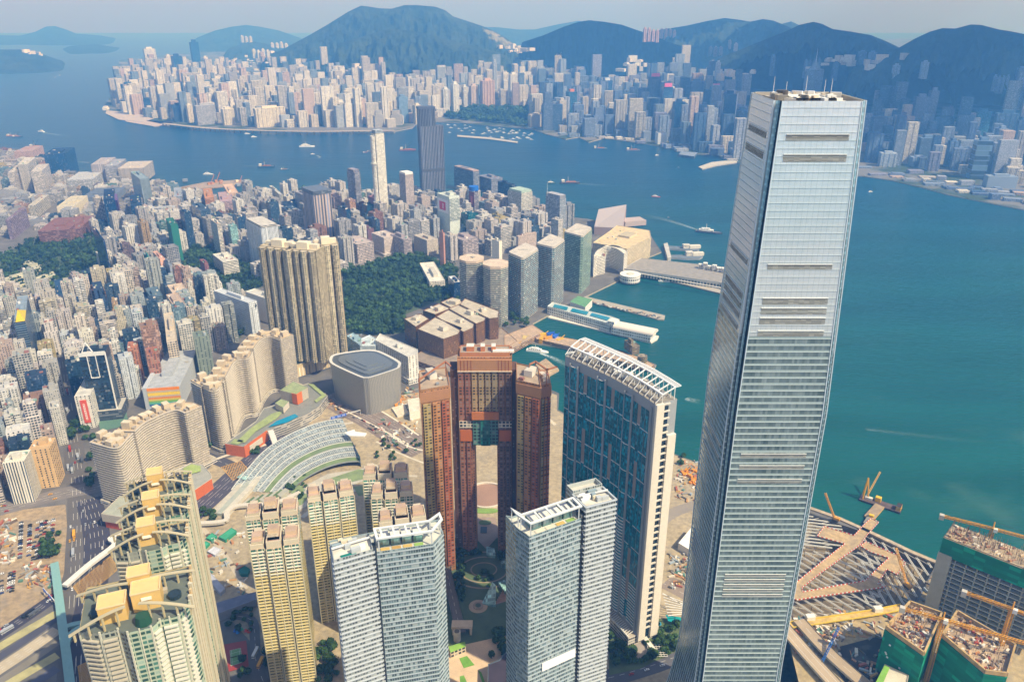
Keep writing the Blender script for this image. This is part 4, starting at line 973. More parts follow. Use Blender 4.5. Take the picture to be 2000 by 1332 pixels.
# stone archway building
def archway():
    a, b = XY(1045, 560, 40), XY(1084, 548, 40); a, b = XY(1044, 563, 38), XY(1087, 543, 44); u = Vector((b[0]-a[0], b[1]-a[1])); L = u.length; u.normalize(); d = Vector((-u.y, u.x))
    loc = lambda s_, t: (a[0]+u.x*s_+d.x*t, a[1]+u.y*s_+d.y*t); e = empty('archway_building', *loc(L/2, 6), ZL, 'pinkish stone building with a big arched opening, in front of the teal slabs', 'building'); claim([loc(0, 0), loc(L, 0), loc(L, 14), loc(0, 14)])
    m = MB(); zt = 44; r = L*.22
    for s0, s1 in ((0, L*.28), (L*.72, L)): m.prism([loc(s0, 0), loc(s1, 0), loc(s1, 14), loc(s0, 14)], ZL, zt, 'gridded', 'roofing', 'a98a74', 'b8aa98')
    n = 8
    for k in range(n):
        t0, t1 = math.pi*k/n, math.pi*(k+1)/n; s0, s1 = L/2-r*math.cos(t0), L/2-r*math.cos(t1); h_ = 22+r*math.sin((t0+t1)/2); m.prism([loc(s0, 0), loc(s1, 0), loc(s1, 14), loc(s0, 14)], h_, zt, 'gridded', 'roofing', 'a98a74', 'b8aa98', bottom=True)
    m.build('stone_front', e)
archway()
# hotel crescent, cream courtyard block, pink cultural hall
def crescent():
    z = 50; F = arcpts([XY(*p, z) for p in ((1160, 500), (1168, 488), (1185, 482), (1205, 486), (1219, 496))], 4); n = len(F); B = [(p[0]+10, p[1]+15) for p in F]
    tower('hotel', F+B[::-1], ZL, z, 'hotel_band', 'dcd7c8', RL, 'hotel', 'white crescent-shaped hotel with banded windows, before the cream courtyard block', rcol='cfc8b8')
    pt_tower([(1158, 497), (1166, 502), (1183, 498), (1174, 492)], 44, 'hotel_band', 'd8d3c6', 'narrow white wing standing left of the crescent hotel', name='hotel', cat='hotel')
facade('hotel_band', 2.6, 3.4, .7, .5, (.05, .05, .05), lit=.3)
facade('cream_band', 2.4, 3.2, .8, .45, (.14, .11, .07), lit=.5)
crescent()
pt_tower([(1158, 474), (1224, 486), (1272, 464), (1269, 450), (1205, 440), (1190, 452)], 50, 'cream_band', 'cdbf9e', 'large cream block with rooftop frames beside the star-shaped piers', rc='c9b48a', name='hotel', cat='hotel')
def hall():
    e = empty('cultural_hall', *XY(1190, 430, 20), ZL, 'windowless pink tiled hall with a sweeping wedge roof at the harbour edge', 'concert hall')
    A_ = [XY(1160, 458, ZL), XY(1215, 462, ZL), XY(1222, 428, ZL), XY(1168, 436, ZL)]; h_ = [14, 22, 44, 12]
    h_ = [hz(1160, 458, 443), 24, hz(1220, 440, 411), hz(1180, 436, 409)]; m = MB(); claim(A_)
    for i in range(4):
        j = (i+1) % 4; a, b = A_[i], A_[j]; m.face([(*a, ZL), (*b, ZL), (*b, h_[j]), (*a, h_[i])], 'paint', 'a8938e')
    m.face([(*a, q) for a, q in zip(A_, h_)], 'paint', 'aba09c'); m.build('wedge_roof', e)
    m = MB(); m.box(*XY(1235, 438, ZL), ZL, 16, 60, 40, .3, 'paint', 'b3a39c'); m.build('annex', e)
hall()
# ---- long piers
def strip(pts, z0, z1, m_, mr, col, rc, **k):
    mb = MB(); mb.prism([XY(*p, z1) for p in pts], z0, z1, m_, mr, col, rc, **k); return mb
def terminal():
    e = empty('pier_terminal', *XY(1310, 540, 8), 0, 'long grey pier terminal with rooftop parking and a white drum at its shore end', 'pier')
    strip([(1210, 548), (1245, 512), (1300, 512), (1520, 545), (1520, 612), (1408, 573), (1245, 533)], -2, 3.2, 'concrete', 'concrete', '8f887c', 'a9a294').build('deck', e)
    m = strip([(1216, 524), (1252, 504), (1530, 534), (1520, 580), (1405, 551)], 3.2, 17, 'terminal_wall', 'roofing', 'c3beb2', '8f8a82', par=1); hb = m.build('hall', e); claim([XY(*p, 10) for p in ((1216, 540), (1252, 500), (1530, 534), (1520, 600))])
    m = MB(); P, Q = XY(1218, 529, 17), XY(1520, 583, 17); m.beam((*P, 17.5), (*Q, 17.5), 4, 1.2, 'paint', 'c9c2b4'); m.build('roof_edge', hb)
    m = MB(); x, y = XY(1231, 537, 16); m.cyl(x, y, ZL, 17, 21, 'drum_wall', 'e2dfd6', 28); m.cyl(x, y, 17, 18.4, 21.6, 'paint', 'e6e2d8', 28); m.cyl(x, y, 18.45, 19.6, 8, 'roofing', 'c9c2b2', 20); m.build('drum', e)
    m = MB(); R = random.Random(8)
    for k in range(7):
        q = XY(1368+k*9, 523+k*1.6, 17); m.box(*q, 17, 24+R.uniform(0, 6), 9, 9, -.2, 'gridded', 'd8d4ca', 'paint', 'e8e4da')
    m.build('ship_superstructure', e)
facade('terminal_wall', 6.5, 15., .66, .6, (.05, .06, .06), lit=0)
facade('drum_wall', 4.4, 7., .6, .55, (.05, .07, .08), lit=0)
terminal()
def whitepier():
    e = empty('pier_building', *XY(1180, 630, 8), 0, 'long white pier building with turquoise roof pools and a barrel-vaulted end', 'pier')
    strip([(1070, 620), (1078, 612), (1287, 656), (1284, 662), (1272, 669)], -2, 2.5, 'concrete', 'concrete', 'cfc9bc', 'd3cdbf').build('deck', e)
    m = strip([(1069, 598), (1079, 590), (1195, 618), (1210, 624), (1202, 630), (1190, 632)], 2.5, 18, 'pier_wall', 'paint', 'e3e0d6', 'b9c2be', par=.8); claim([XY(*p, 2) for p in ((1070, 620), (1078, 608), (1287, 652), (1272, 669))]); h_ = m.build('hall', e)
    m = MB()
    for a in ([(1083, 594), (1110, 600), (1107, 606), (1080, 600)], [(1118, 602), (1150, 609), (1146, 615), (1114, 608)], [(1156, 611), (1192, 620), (1186, 626), (1152, 616)]): m.flat(ccw([XY(*p, 18.2) for p in a]), 18.25, 'pool', '237f96')
    m.build('roof_pool', h_)
    A_, B_, W1 = XY(1200, 640, 10), XY(1278, 656, 10), 11.; u = Vector((B_[0]-A_[0], B_[1]-A_[1])); L = u.length; u.normalize(); d = Vector((-u.y, u.x)); m = MB(); W1 = 13
    loc = lambda s_, t: (A_[0]+u.x*s_+d.x*t, A_[1]+u.y*s_+d.y*t)
    m.prism([loc(0, -W1), loc(L-2, -W1), loc(L-2, W1), loc(0, W1)], 2.5, 15, 'pier_wall', 'paint', 'e6e3da'); m.box(*loc(-3, 0), 15, 24, 12, 18, math.atan2(u.y, u.x), 'punched', 'e3dfd4', 'paint', 'ded9cc'); m.build('end_hall', e); m = MB(); n = 10
    for k in range(n):
        t0, t1 = math.pi*k/n, math.pi*(k+1)/n; m.face([(*loc(2, -W1*math.cos(t0)), 15+7*math.sin(t0)), (*loc(2, -W1*math.cos(t1)), 15+7*math.sin(t1)), (*loc(L+2, -W1*math.cos(t1)), 15+7*math.sin(t1)), (*loc(L+2, -W1*math.cos(t0)), 15+7*math.sin(t0))][::-1], 'paint', 'e4d8c8')
    m.face([(*loc(L+2, -W1*math.cos(math.pi*k/n)), 15+7*math.sin(math.pi*k/n)) for k in range(n+1)], 'paint', 'd8cfc2'); m.build('barrel_roof', e)
    e = empty('pier', *XY(1240, 600, 3), 0, 'narrow concrete pier with parked vehicles and a green-roofed box at its root', 'pier')
    strip([(1128, 582), (1140, 578), (1299, 616), (1297, 624), (1284, 623)], -2, 2.5, 'concrete', 'concrete', 'a7a092', 'a39c8e').build('deck', e)
    m = strip([(1113, 589), (1129, 578), (1157, 585), (1143, 600)], 2.5, 17, 'paint', 'turf', 'dedad0', '5f8f66'); m.build('shed', e); claim([XY(*p, 2) for p in ((1110, 590), (1130, 575), (1299, 616), (1284, 623))])
    R = random.Random(3); m = MB()
    for k in range(40):
        t_ = k/40; q = XY(1150+t_*142, 590+t_*31+R.uniform(-2, 2), 2.5); m.box(*q, 2.5, 4.2, 4.5, 2, R.uniform(0, 3), 'paint', R.choice(['8a8680', 'c9c5bc', '5b5a58', 'a8907a', '6f7f88']))
    m.build('deck_clutter', e)
facade('pier_wall', 4.2, 5.2, .5, .5, (.06, .06, .055), lit=.2)
whitepier()
def ferrypiers():
    for k, (pts, lab) in enumerate((([(1300, 485), (1302, 480), (1362, 483), (1366, 487), (1362, 490)], 'farther of two slim ferry piers with white huts'), ([(1303, 503), (1306, 498), (1368, 497), (1373, 501), (1366, 505), (1340, 505)], 'nearer of two slim ferry piers with white huts'))):
        e = empty('ferry_pier', *XY(*pts[0], 2), 0, lab, 'pier', 'slim ferry piers'); strip(pts, -2, 4, 'concrete', 'roofing', '8f9496', '66707a').build('deck', e)
        m = MB(); q = XY(pts[2][0]-22, pts[2][1], 6); m.box(*q, 4, 13, 16, 12, .1, 'punched', 'dcd6c8'); q = XY(pts[2][0]-5, pts[2][1], 6); m.box(*q, 4, 11, 26, 11, .1, 'paint', 'd8d2c2'); m.build('hut', e)
    e = strip([(1296, 476), (1304, 474), (1311, 502), (1304, 504)], -2, 9, 'paint', 'roofing', 'a5a39e', 'b5b2ac').build('ferry_concourse'); tag(e, 'curved grey connecting deck between the two slim ferry piers and the shore', 'pier')
ferrypiers()
# ================================================================ mid-distance blocks, each placed by its near corner
RC = random.Random(33)
D_ = 'curtain'; MID = [
# xc, base y, top y, left px, right px, style, colour, label, theta, extras
(222, 566, 470, 34, 3, D_, '0c2d55', 'tall deep blue glass tower above the leafy park at left', 35, {}),
(215, 455, 390, 22, 22, D_, '12355a', 'big deep blue curved glass slab with a purple side strip', 25, {}),
(262, 440, 402, 20, 22, D_, '0e3454', 'dark teal low slab right of the big blue glass slab', 25, {}),
(284, 408, 350, 20, 18, 'ribbed', '8fa0a8', 'slim tower with one teal glass face and one white-ribbed face', 35, {}),
(300, 437, 408, 8, 46, 'gridded', 'b9bcc0', 'low white-gridded block beside the pale blank tower', 15, {}),
(284, 436, 405, 2, 8, 'concrete', 'c2b0ac', 'narrow blank pinkish tower beside the teal low slab', 20, {}),
(346, 512, 441, 10, 14, 'net', '23705e', 'tower wrapped in bright green netting beside the leafy knoll', 30, {}),
(322, 560, 506, 14, 10, 'concrete', 'd8aa94', 'slim salmon-pink tower beside a green netted one', 35, {}),
(302, 562, 508, 12, 6, 'net', '2f7d72', 'teal netted tower left of the slim salmon-pink tower', 35, {}),
(520, 530, 447, 30, 34, 'ribbed', 'd8dde0', 'dark glass tower with tall white ribs behind the three joined tan towers', 38, {'top': (2, 5, 'b9b4aa', 'banded')}),
(622, 480, 381, 22, 34, 'stripes', 'b5a498', 'tall striped brown tower with a grey top, above the joined tan towers', 38, {'top': (-1, 8, '5c6676', 'banded')}),
(606, 470, 426, 10, 12, 'concrete', 'b9a49a', 'blank brown block left of the striped brown tower', 38, {}),
(697, 425, 338, 13, 13, 'banded', '8f8f9b', 'slim grey tapering tower, first tall one left of the white tower', 40, {'top': (1.5, 7, '8a848e', 'ribbed')}),
(796, 432, 342, 12, 16, 'punched', 'b0a4a0', 'tower with white grid face, between the white tower and the tallest dark one', 40, {'top': (1, 5, 'e2ded4', 'paint')}),
(880, 475, 385, 24, 20, 'concrete', 'c3cbc2', 'grey tower with a red square poster on its side', 38, {'poster': 1}),
(927, 425, 372, 10, 8, 'banded', '8a8794', 'tower with a blue sign box and a red picture on its front', 38, {'sign': 1}),
(915, 452, 420, 14, 20, D_, '0d5a66', 'low turquoise glass block under the red picture tower', 38, {}),
(1018, 436, 378, 26, 22, 'gridded', 'cfccc0', 'white-gridded tower with a green copper roof', 40, {'top': (2, 5, '9fb3a6', 'paint')}),
(1092, 462, 390, 28, 12, 'banded', '9fa7b1', 'tall grey tower topped by curved fins and an antenna, nearest to the pink hall', 40, {'top': (1, 9, 'a3a3a8', 'ribbed'), 'mast': 18}),
(925, 376, 336, 38, 12, 'banded', '7f8694', 'broad blue-grey waterfront block right of the tallest dark tower', 38, {'top': (1, 3, 'a58f88', 'paint')}),
(960, 378, 350, 26, 22, 'banded', '85899a', 'lower stepped block right of the broad blue-grey waterfront block', 38, {}),
(1000, 398, 362, 28, 8, D_, '243a55', 'dark blue block behind the green-roofed tower', 38, {}),
(986, 410, 388, 30, 14, 'gridded', 'c9c2bc', 'pale low hotel with sawtooth windows near the harbour', 38, {}),
(820, 402, 370, 26, 8, 'ribbed', 'c9c7c2', 'low white-ribbed block at the foot of the tallest dark tower', 38, {}),
(980, 470, 442, 12, 18, 'concrete', 'aab8b6', 'pale green-grey blank block right of the turquoise one', 38, {}),
(975, 520, 472, 14, 6, 'paint', 'e4dcca', 'slim cream tower in front of the pale green-grey block', 38, {}),
(1012, 500, 462, 4, 36, 'small', 'b7a69a', 'row of mauve-beige flats behind the dark teal slab', 40, {}),
(905, 508, 470, 26, 30, 'banded', 'a99c9c', 'mauve banded twin block near the park top', 38, {}),
(868, 528, 455, 8, 3, 'concrete', 'b98877', 'very slim terracotta tower beside the grey poster tower', 38, {}),
(700, 515, 478, 26, 32, 'gridded', 'c2b4ae', 'pale gridded block at the park corner beside the joined tan towers', 38, {}),
(752, 500, 465, 24, 28, 'small', 'cbbdb4', 'pale mauve hotel with terraces at the park edge', 38, {'podium': (6, 6, 'd0c6bc')}),
(720, 478, 448, 14, 12, 'concrete', '70505a', 'dark red block behind the pale gridded one', 38, {}),
(736, 470, 430, 14, 8, D_, '2d4660', 'blue glass gabled block in front of the white tower', 38, {}),
(790, 505, 468, 26, 16, 'banded', 'a89c9e', 'rounded mauve banded block by the park', 38, {}),
(835, 500, 470, 26, 22, 'small', 'c0b6a8', 'grey-cream block with a green netted corner by the park', 38, {}),
(680, 452, 410, 18, 8, D_, '1d3f5e', 'dark blue glass block beside a tan blade wall', 38, {}),
(655, 426, 386, 24, 14, 'banded', 'b59a90', 'brownish banded block left of the slim grey tapering tower', 38, {}),
(735, 426, 388, 14, 18, 'concrete', '9f6f74', 'reddish block between the slim grey tower and the white tower', 38, {}),
(720, 440, 402, 10, 14, D_, '15405a', 'dark teal glass block under the reddish block', 38, {}),
(600, 430, 382, 20, 26, 'banded', 'a7a3a6', 'grey banded office behind the striped brown tower', 38, {}),
(550, 415, 380, 60, 6, 'gridded', 'c4c4bd', 'wide white-gridded office near the harbour, left of the dark slab', 28, {}),
(556, 425, 398, 6, 46, D_, '1a3350', 'dark slab behind the wide white-gridded office', 28, {}),
(570, 452, 412, 16, 22, D_, '35506c', 'dark office with a white end wall, left of the striped tower', 38, {}),
(510, 445, 420, 66, 4, 'gridded', 'b8b4b0', 'low wide gridded office left of the dark slab', 28, {}),
(450, 408, 378, 12, 20, 'ribbed', 'd8b79c', 'tan sunlit block at the harbour edge, left', 25, {}),
(405, 420, 388, 38, 18, 'banded', 'c08a58', 'orange banded block with white roof decks', 22, {}),
(435, 425, 395, 24, 26, 'banded', 'b59a9c', 'pinkish banded slab right of the orange one', 22, {}),
(345, 415, 385, 30, 16, 'gridded', '9fa6b2', 'blue-grey gridded block below the construction pier', 22, {}),
(438, 470, 440, 14, 10, 'slots', 'd8d2c6', 'tall white balcony tower beside a pale green glass slab', 36, {}),
(434, 506, 437, 13, 8, 'banded', 'd5cfc2', 'cream balcony tower rising from the leafy knoll', 36, {}),
(456, 492, 442, 4, 14, D_, '7fa6a6', 'pale green glass slab beside the cream balcony tower', 36, {}),
(470, 470, 426, 8, 14, D_, '27425e', 'dark blue slab with a slanted top, right of the pale green glass slab', 36, {}),
(400, 468, 412, 18, 20, D_, '3a5066', 'blue-grey glass tower with a lilac blade wall', 34, {}),
(336, 560, 528, 2, 6, 'small', 'c8a890', 'tan block with square windows below the knoll', 36, {}),
(365, 568, 528, 12, 8, 'punched', 'c6a58e', 'salmon block with square windows, right of the grey blank one', 36, {}),
(340, 570, 518, 14, 6, 'concrete', '8c929c', 'grey blank tower between pink tower and salmon block', 36, {}),
(495, 660, 592, 68, 16, 'hospital', 'd2d6d8', 'long white hospital with dotted square windows and a cross on its end wall', 52, {'cross': 1}),
(545, 640, 590, 60, 20, 'paint', 'd8d4c8', 'low white annex behind the long white hospital', 52, {}),
(430, 620, 590, 8, 18, 'banded', 'b9bcbc', 'grey banded block left of the white hospital', 36, {}),
(404, 545, 515, 10, 8, 'slots', '8a5a58', 'small dark red block left of the white stepped hospital wing', 36, {}),
(440, 545, 512, 20, 30, 'banded', 'd8d4c6', 'white stepped wing with broad terraces beside the small dark red block', 36, {}),
(352, 665, 600, 16, 24, 'slots', 'bfa995', 'tan office with a tall dark glass centre strip', 32, {}),
(345, 620, 572, 10, 30, 'concrete', 'd1bca4', 'blank tan slab behind the tan office with the glass strip', 32, {}),
(302, 625, 580, 10, 24, 'banded', '5f7686', 'dark banded office with a white side, mid left', 32, {}),
(118, 615, 585, 30, 16, D_, '214a70', 'wide deep blue glass office with a white dish on it', 30, {}),
(150, 640, 590, 8, 16, D_, '1a3a5c', 'dark blue office right of the wide one', 30, {}),
(200, 640, 592, 14, 20, D_, '26405e', 'navy office with a white stair tower', 30, {}),
(250, 620, 585, 8, 46, D_, '1c3252', 'low navy slab with a cluttered roof', 28, {}),
(55, 735, 630, 22, 22, 'bluearc', '8fa0ae', 'curved dark glass tower with white arcs and a yellow sail on its roof', 28, {'sail': 1}),
(183, 820, 692, 8, 52, 'towerglass', '1d3446', 'tall dark glass tower with white frame lines and a white triangle on top', 14, {'tri': 1}),
(160, 838, 775, 24, 30, 'slots', 'd8d4c8', 'white block with a tall orange-red lettered panel on its front', 14, {'banner': 1}),
(293, 800, 759, 28, 66, 'paint', 'b9bdbf', 'grey-roofed hall striped orange, yellow, green and blue on its front', 10, {'rainbow': 1}),
(392, 740, 660, 6, 30, 'slots', '7f8a7c', 'tall grey-green block with red-brown side, behind the rainbow hall', 26, {}),
(302, 770, 692, 8, 22, 'resid', 'a66e56', 'red-orange block above the rainbow hall', 24, {}),
(340, 745, 668, 12, 20, 'gridded', 'cfc0a8', 'cream gridded office right of the red-orange block', 24, {}),
(262, 745, 680, 6, 20, 'resid', 'b97a55', 'narrow block with an orange painted front, left of the red-orange one', 22, {}),
(75, 955, 880, 4, 42, 'slots', 'd0ae7c', 'tan block with wide dark windows at the road corner, lower left', 14, {}),
(28, 985, 905, 4, 42, 'ribbed', 'e0dac8', 'cream ribbed tower left of the tan corner block', 14, {}),
(46, 372, 322, 44, 20, 'ribbed', 'cfc9bf', 'white ribbed apartment ring by the far left shore', 20, {}),
(25, 380, 338, 30, 12, 'banded', 'c2bbb4', 'rounded pale apartment block, far left', 20, {}),
(70, 380, 336, 24, 22, 'banded', 'c6bfb7', 'rounded pale apartment block right of its twin, far left', 20, {}),
(96, 350, 302, 26, 42, D_, '16426a', 'broad deep blue glass block on the far left shore', 15, {}),
(135, 372, 352, 38, 50, 'banded', 'c0c2c4', 'long white banded low block before the deep blue glass block', 12, {}),
(184, 356, 322, 14, 30, 'ribbed', 'b6aeae', 'grey slab estate left of the ribbed one by the far shore', 12, {}),
(235, 358, 330, 20, 50, 'ribbed', 'c9beb0', 'long cream ribbed estate by the far left harbour', 10, {}),
(210, 357, 325, 10, 24, 'banded', 'a7a8b0', 'grey slab between the two ribbed estates', 12, {}),
(32, 318, 297, 40, 34, 'small', 'b3978f', 'pinkish estate at the top left shore', 12, {}),
(80, 478, 452, 44, 60, 'banded', '8a5f58', 'long red brick campus block at left', 12, {}),
(130, 470, 448, 30, 30, 'banded', '8f645c', 'red brick campus wing right of the long one', 12, {}),
(20, 468, 430, 30, 8, 'banded', '8d7a8c', 'tall mauve banded tower at the left edge', 14, {}),
(60, 425, 402, 50, 14, 'gridded', 'c4beb0', 'long pale gridded station hall, left', 14, {}),
(115, 424, 404, 12, 34, 'paint', 'd2c8ad', 'station hall with wavy white roofs, left', 12, {}),
(160, 398, 386, 20, 60, 'concrete', '6c7686', 'broad dark flat-roofed hall near the far left harbour', 8, {}),
(370, 1020, 1000, 2, 2, 'paint', 'cccccc', '', 0, {}),
]
def stripesmat():
    facade('stripes', 7.5, 400., .5, 1.01, (.085, .10, .16), lit=0, grough=.5)
    m = plain('net', .85, .25, .4); facade('hospital', 3.4, 3.6, .42, .42, DG, lit=.1)
    facade('bluearc', 30., 3.6, 1.01, .8, (.02, .045, .08), lit=.05); facade('towerglass', 3.2, 3.6, .86, .72, (.012, .03, .05), grough=.1, lit=.2, gspec=.9)
stripesmat()
def xtra(e, P, h, x):
    a, b, c, d = P                        # a near corner, b right, d left
    u = Vector((d[0]-a[0], d[1]-a[1])); v = Vector((b[0]-a[0], b[1]-a[1])); Lu, Lv = u.length, v.length; u.normalize(); v.normalize()
    nl, nr = Vector((-v.x, -v.y)), Vector((-u.x, -u.y))   # outward normals of left face (spanned by u) and right face
    def onleft(s0, s1, z0, z1, m_, col, t=.4, name='panel'):
        m = MB(); p, q = Vector(a)+u*Lu*s0, Vector(a)+u*Lu*s1; m.prism([tuple(p+nl*.05), tuple(p+nl*t), tuple(q+nl*t), tuple(q+nl*.05)], z0, z1, m_, m_, col); return m.build(name, e)
    def onright(s0, s1, z0, z1, m_, col, t=.4, name='panel', par=None):
        m = MB(); p, q = Vector(a)+v*Lv*s0, Vector(a)+v*Lv*s1; m.prism([tuple(p+nr*.05), tuple(p+nr*t), tuple(q+nr*t), tuple(q+nr*.05)], z0, z1, m_, m_, col); return m.build(name, par or e)
    if 'poster' in x:
        onleft(.08, .95, h-42, h-10, 'paint', 'e6e0de', .5, 'poster_backing'); onleft(.3, .8, h-36, h-16, 'paint', 'cf2a4e', .8, 'poster'); onright(.0, 1, h-60, h-5, 'banded', 'b9c2bb', .5, 'banded_front')
        for s_ in (.44, .52): onleft(s_, s_+.035, h-32, h-20, 'paint', 'f0d8de', 1.0, 'poster_stripe')
    if 'sign' in x:
        onleft(.0, 1, h-46, h-6, 'paint', '7a1a2a', .5, 'picture'); onleft(.3, .7, h-40, h-18, 'paint', 'd05a48', .7, 'picture_motif'); m = MB(); m.cyl(*lerp(a, c, .4), h-2, h+9, max(7, Lu*.55), 'paint', '0f62c0', 16); m.build('sign_box', e); onleft(-.1, 1.1, h-5, h-1, 'paint', 'dfe2e6', .9, 'sign_strip')
    if 'mast' in x: m = MB(); m.cyl(*lerp(d, a, .1), h, h+x['mast']+16, .7, 'paint', 'd8d8d8', 6, .2); m.build('mast', e)
    if 'cross' in x:
        m = MB()
        for k in range(13): p = Vector(a)+v*Lv*.3+nr*.3; m.box(p.x, p.y, h-12-k*3.6, h-10-k*3.6, 2.2, .3, math.atan2(v.y, v.x), 'paint', '3a3f46')
        m.build('end_window', e); onright(.74, .8, h-13, h-4, 'paint', '3d4248', .6, 'cross'); onright(.66, .88, h-10, h-7, 'paint', '3d4248', .7, 'cross')
    if 'sail' in x:
        m = MB(); p = lerp(a, b, .5); m.face([(*lerp(a, b, .15), h), (*lerp(a, b, 1.), h), (*lerp(a, b, .6), h+19)], 'paint', 'f0d020'); m.face([(*lerp(a, b, .6), h+19), (*lerp(a, b, 1.), h), (*lerp(b, c, .4), h)], 'paint', 'e6c71e'); m.face([(*lerp(a, b, .6), h+19), (*lerp(b, c, .4), h), (*lerp(a, b, .15), h)], 'paint', 'd8ba1c'); m.build('sail', e)
    if 'tri' in x:
        m = MB(); p, q = Vector(a)+v*Lv*.12-nr*3, Vector(a)+v*Lv*.52-nr*3; t_ = (p+q)/2
        m.beam((*p, h+.5), (*q, h+.5), 1.2, 1.2, 'paint', 'e8e6dc'); m.beam((*p, h+.5), (*t_, h+15), 1.2, 1.2, 'paint', 'e8e6dc'); m.beam((*q, h+.5), (*t_, h+15), 1.2, 1.2, 'paint', 'e8e6dc'); m.build('triangle_frame', e)
        onright(0, 1, h-4, h+1.5, 'paint', 'd8d8d0', 1, 'white_band'); m = MB()
        for f in (.3, .62): p = Vector(a)+v*Lv*f+nr*.8; m.beam((*p, h-4), (*p, h-36), .9, .9, 'paint', 'e3e3dc')
        p, q = Vector(a)+v*Lv*.3+nr*.8, Vector(a)+v*Lv*.62+nr*.8; m.beam((*p, h-36), (*q, h-36), .9, .9, 'paint', 'e3e3dc'); p = Vector(b)+nr*.8; m.beam((*p, h), (*p, 10), 1.4, 1.4, 'paint', 'e8e6dc'); m.build('frame_line', e)
        m = MB(); m.prism(offset(ccw(P), 7), ZL, 18, 'banded', 'roofing', '4a535c', 'b0aca0', par=1); m.build('podium', e)
    if 'banner' in x:
        o = onright(.3, .72, 12, h-6, 'paint', 'd8583a', .8, 'banner'); m = MB()
        for k in range(9):               # white vertical lettering, too small to read in the photograph
            z = h-14-k*(h-28)/9; p = Vector(a)+v*Lv*.51+nr*.95; w = 2.6
            for dx, dz, ww, hh in ((0, .0, w, .5), (0, 2.0, w*.8, .5), (-.9, .2, .5, 2.4), (.9, .2, .5, 2.4)): q = p+v*dx; m.box(q.x, q.y, z+dz, z+dz+hh, ww, .25, math.atan2(v.y, v.x), 'paint', 'f4e4dc')
        m.build('lettering', o)
    if 'rainbow' in x:
        cols = ['ef8a1e', 'c9b79e', 'f2cf3a', 'cbb39a', 'e88a2c', 'd9c24a', '7fb85a', '5fae9a', '2f62a8']; z = h
        for k, cc in enumerate(cols): hh = (h-8)/9*(1.5 if k in (0, 2) else .86); onright(.02, .98, z-hh+.3, z, 'paint', cc, .5+.12*(k % 2), 'colour_stripe'); z -= hh
        onleft(0, .5, ZL, h+1, 'paint', 'b5babd', 5, 'end_stair')
for xc, yb, yt, wl, wr, st, col, lab, th, x in MID:
    if not lab: continue
    P, h = corner(xc, yb, yt, max(wl, 2), max(wr, 2), th); nm, ct = ('office_tower', 'office tower') if st in (D_, 'gridded', 'towerglass', 'bluearc', 'stripes', 'ribbed', 'net') else ('apartment_block', 'apartment block')
    if 'hospital' in lab: nm = ct = 'hospital'
    e = tower(nm, P, ZL, h, st, col, RC, ct, lab, top=x.get('top'), podium=x.get('podium')); xtra(e, P, h, x)
    if 'deep blue curved' in lab: m = MB(); m.prism([P[1], lerp(P[1], P[2], .6), (lerp(P[1], P[2], .6)[0]+9, lerp(P[1], P[2], .6)[1]-6), (P[1][0]+9, P[1][1]-6)], ZL, h-3, 'paint', 'paint', '6a4a78'); m.build('purple_strip', e)
# the slim white tower with rounded bays, and the tallest dark tower of the far bank of blocks
def white_spire():
    P, h = corner(745, 440, 262, 9, 17, 42); e = tower('residential_tower', P, ZL, h, 'punched', 'd8d3c4', RC, 'apartment tower', 'slender white tower with rounded bays standing before the harbour', rcol='a9b1b8', top=(2, 8, 'a7b0b8', 'banded')); cx, cy = cen(P)
    for z0, z1, r in ((60, h-6, 7.5), (60, 64, 10), (160, 163, 10)):
        m = MB(); p = lerp(P[0], P[3], .5); m.cyl(p[0]-1, p[1]-1, z0, z1, r, 'concrete', 'e0dbcd', 14, mw='punched'); m.build('round_bay', e)
white_spire()
def dark_giant():
    A_, h = corner(826, 402, 212, 6, 32, 20); e = empty('office_tower', *cen(A_), ZL, 'tallest dark ribbed tower on the harbour front, with a lower shoulder on its right', 'office tower')
    P2, h2 = corner(828, 402, 248, 8, 44, 20); m = MB(); m.prism(A_, ZL, h, 'darkrib', 'roofing', '6d7486', '4c5366'); m.build('shaft', e); m = MB(); m.prism(offset(ccw(P2), .8), ZL, h2, 'darkrib', 'roofing', '858a98', '585f70'); m.build('shoulder', e); claim(P2)
    m = MB(); m.prism(offset(ccw(A_), .6), h-3, h+3, 'paint', 'paint', '4d5668'); m.build('parapet', e)
    m = MB(); m.prism(offset(ccw(P2), 1.4), ZL+96, ZL+104, 'paint', 'paint', '4b5260'); m.build('plant_floor', e)
facade('darkrib', 4.4, 300., .62, 1.01, (.025, .035, .055), grough=.25, lit=0); dark_giant()

# ================================================================ filling blocks on street grids
PARK = [(668, 520), (700, 528), (770, 505), (820, 498), (860, 515), (893, 525), (895, 600), (850, 590), (790, 615), (790, 650), (732, 655), (678, 650)]
KNOLL = [(355, 510), (380, 480), (430, 495), (500, 525), (512, 560), (480, 575), (440, 590), (400, 560), (375, 540), (345, 525)]
PARK2 = [(60, 470), (160, 460), (200, 470), (190, 530), (160, 570), (120, 600), (60, 590), (40, 560), (0, 560), (0, 500)]
PARK3 = [(385, 600), (425, 610), (470, 640), (470, 660), (440, 660), (385, 640)]
ROADS = [[(105, 700), (135, 690), (150, 760), (175, 860), (215, 990), (130, 1010), (130, 900), (115, 780)], [(185, 470), (215, 430), (150, 390), (165, 380), (235, 430), (205, 520), (160, 600)],
 [(505, 600), (700, 545), (710, 560), (520, 620)], [(0, 965), (180, 920), (200, 1000), (0, 1020)]]
STATION = [(235, 835), (370, 740), (390, 900), (430, 860), (560, 760), (640, 690), (1100, 760), (1100, 1332), (0, 1332), (0, 950), (160, 925), (170, 850), (240, 790)]
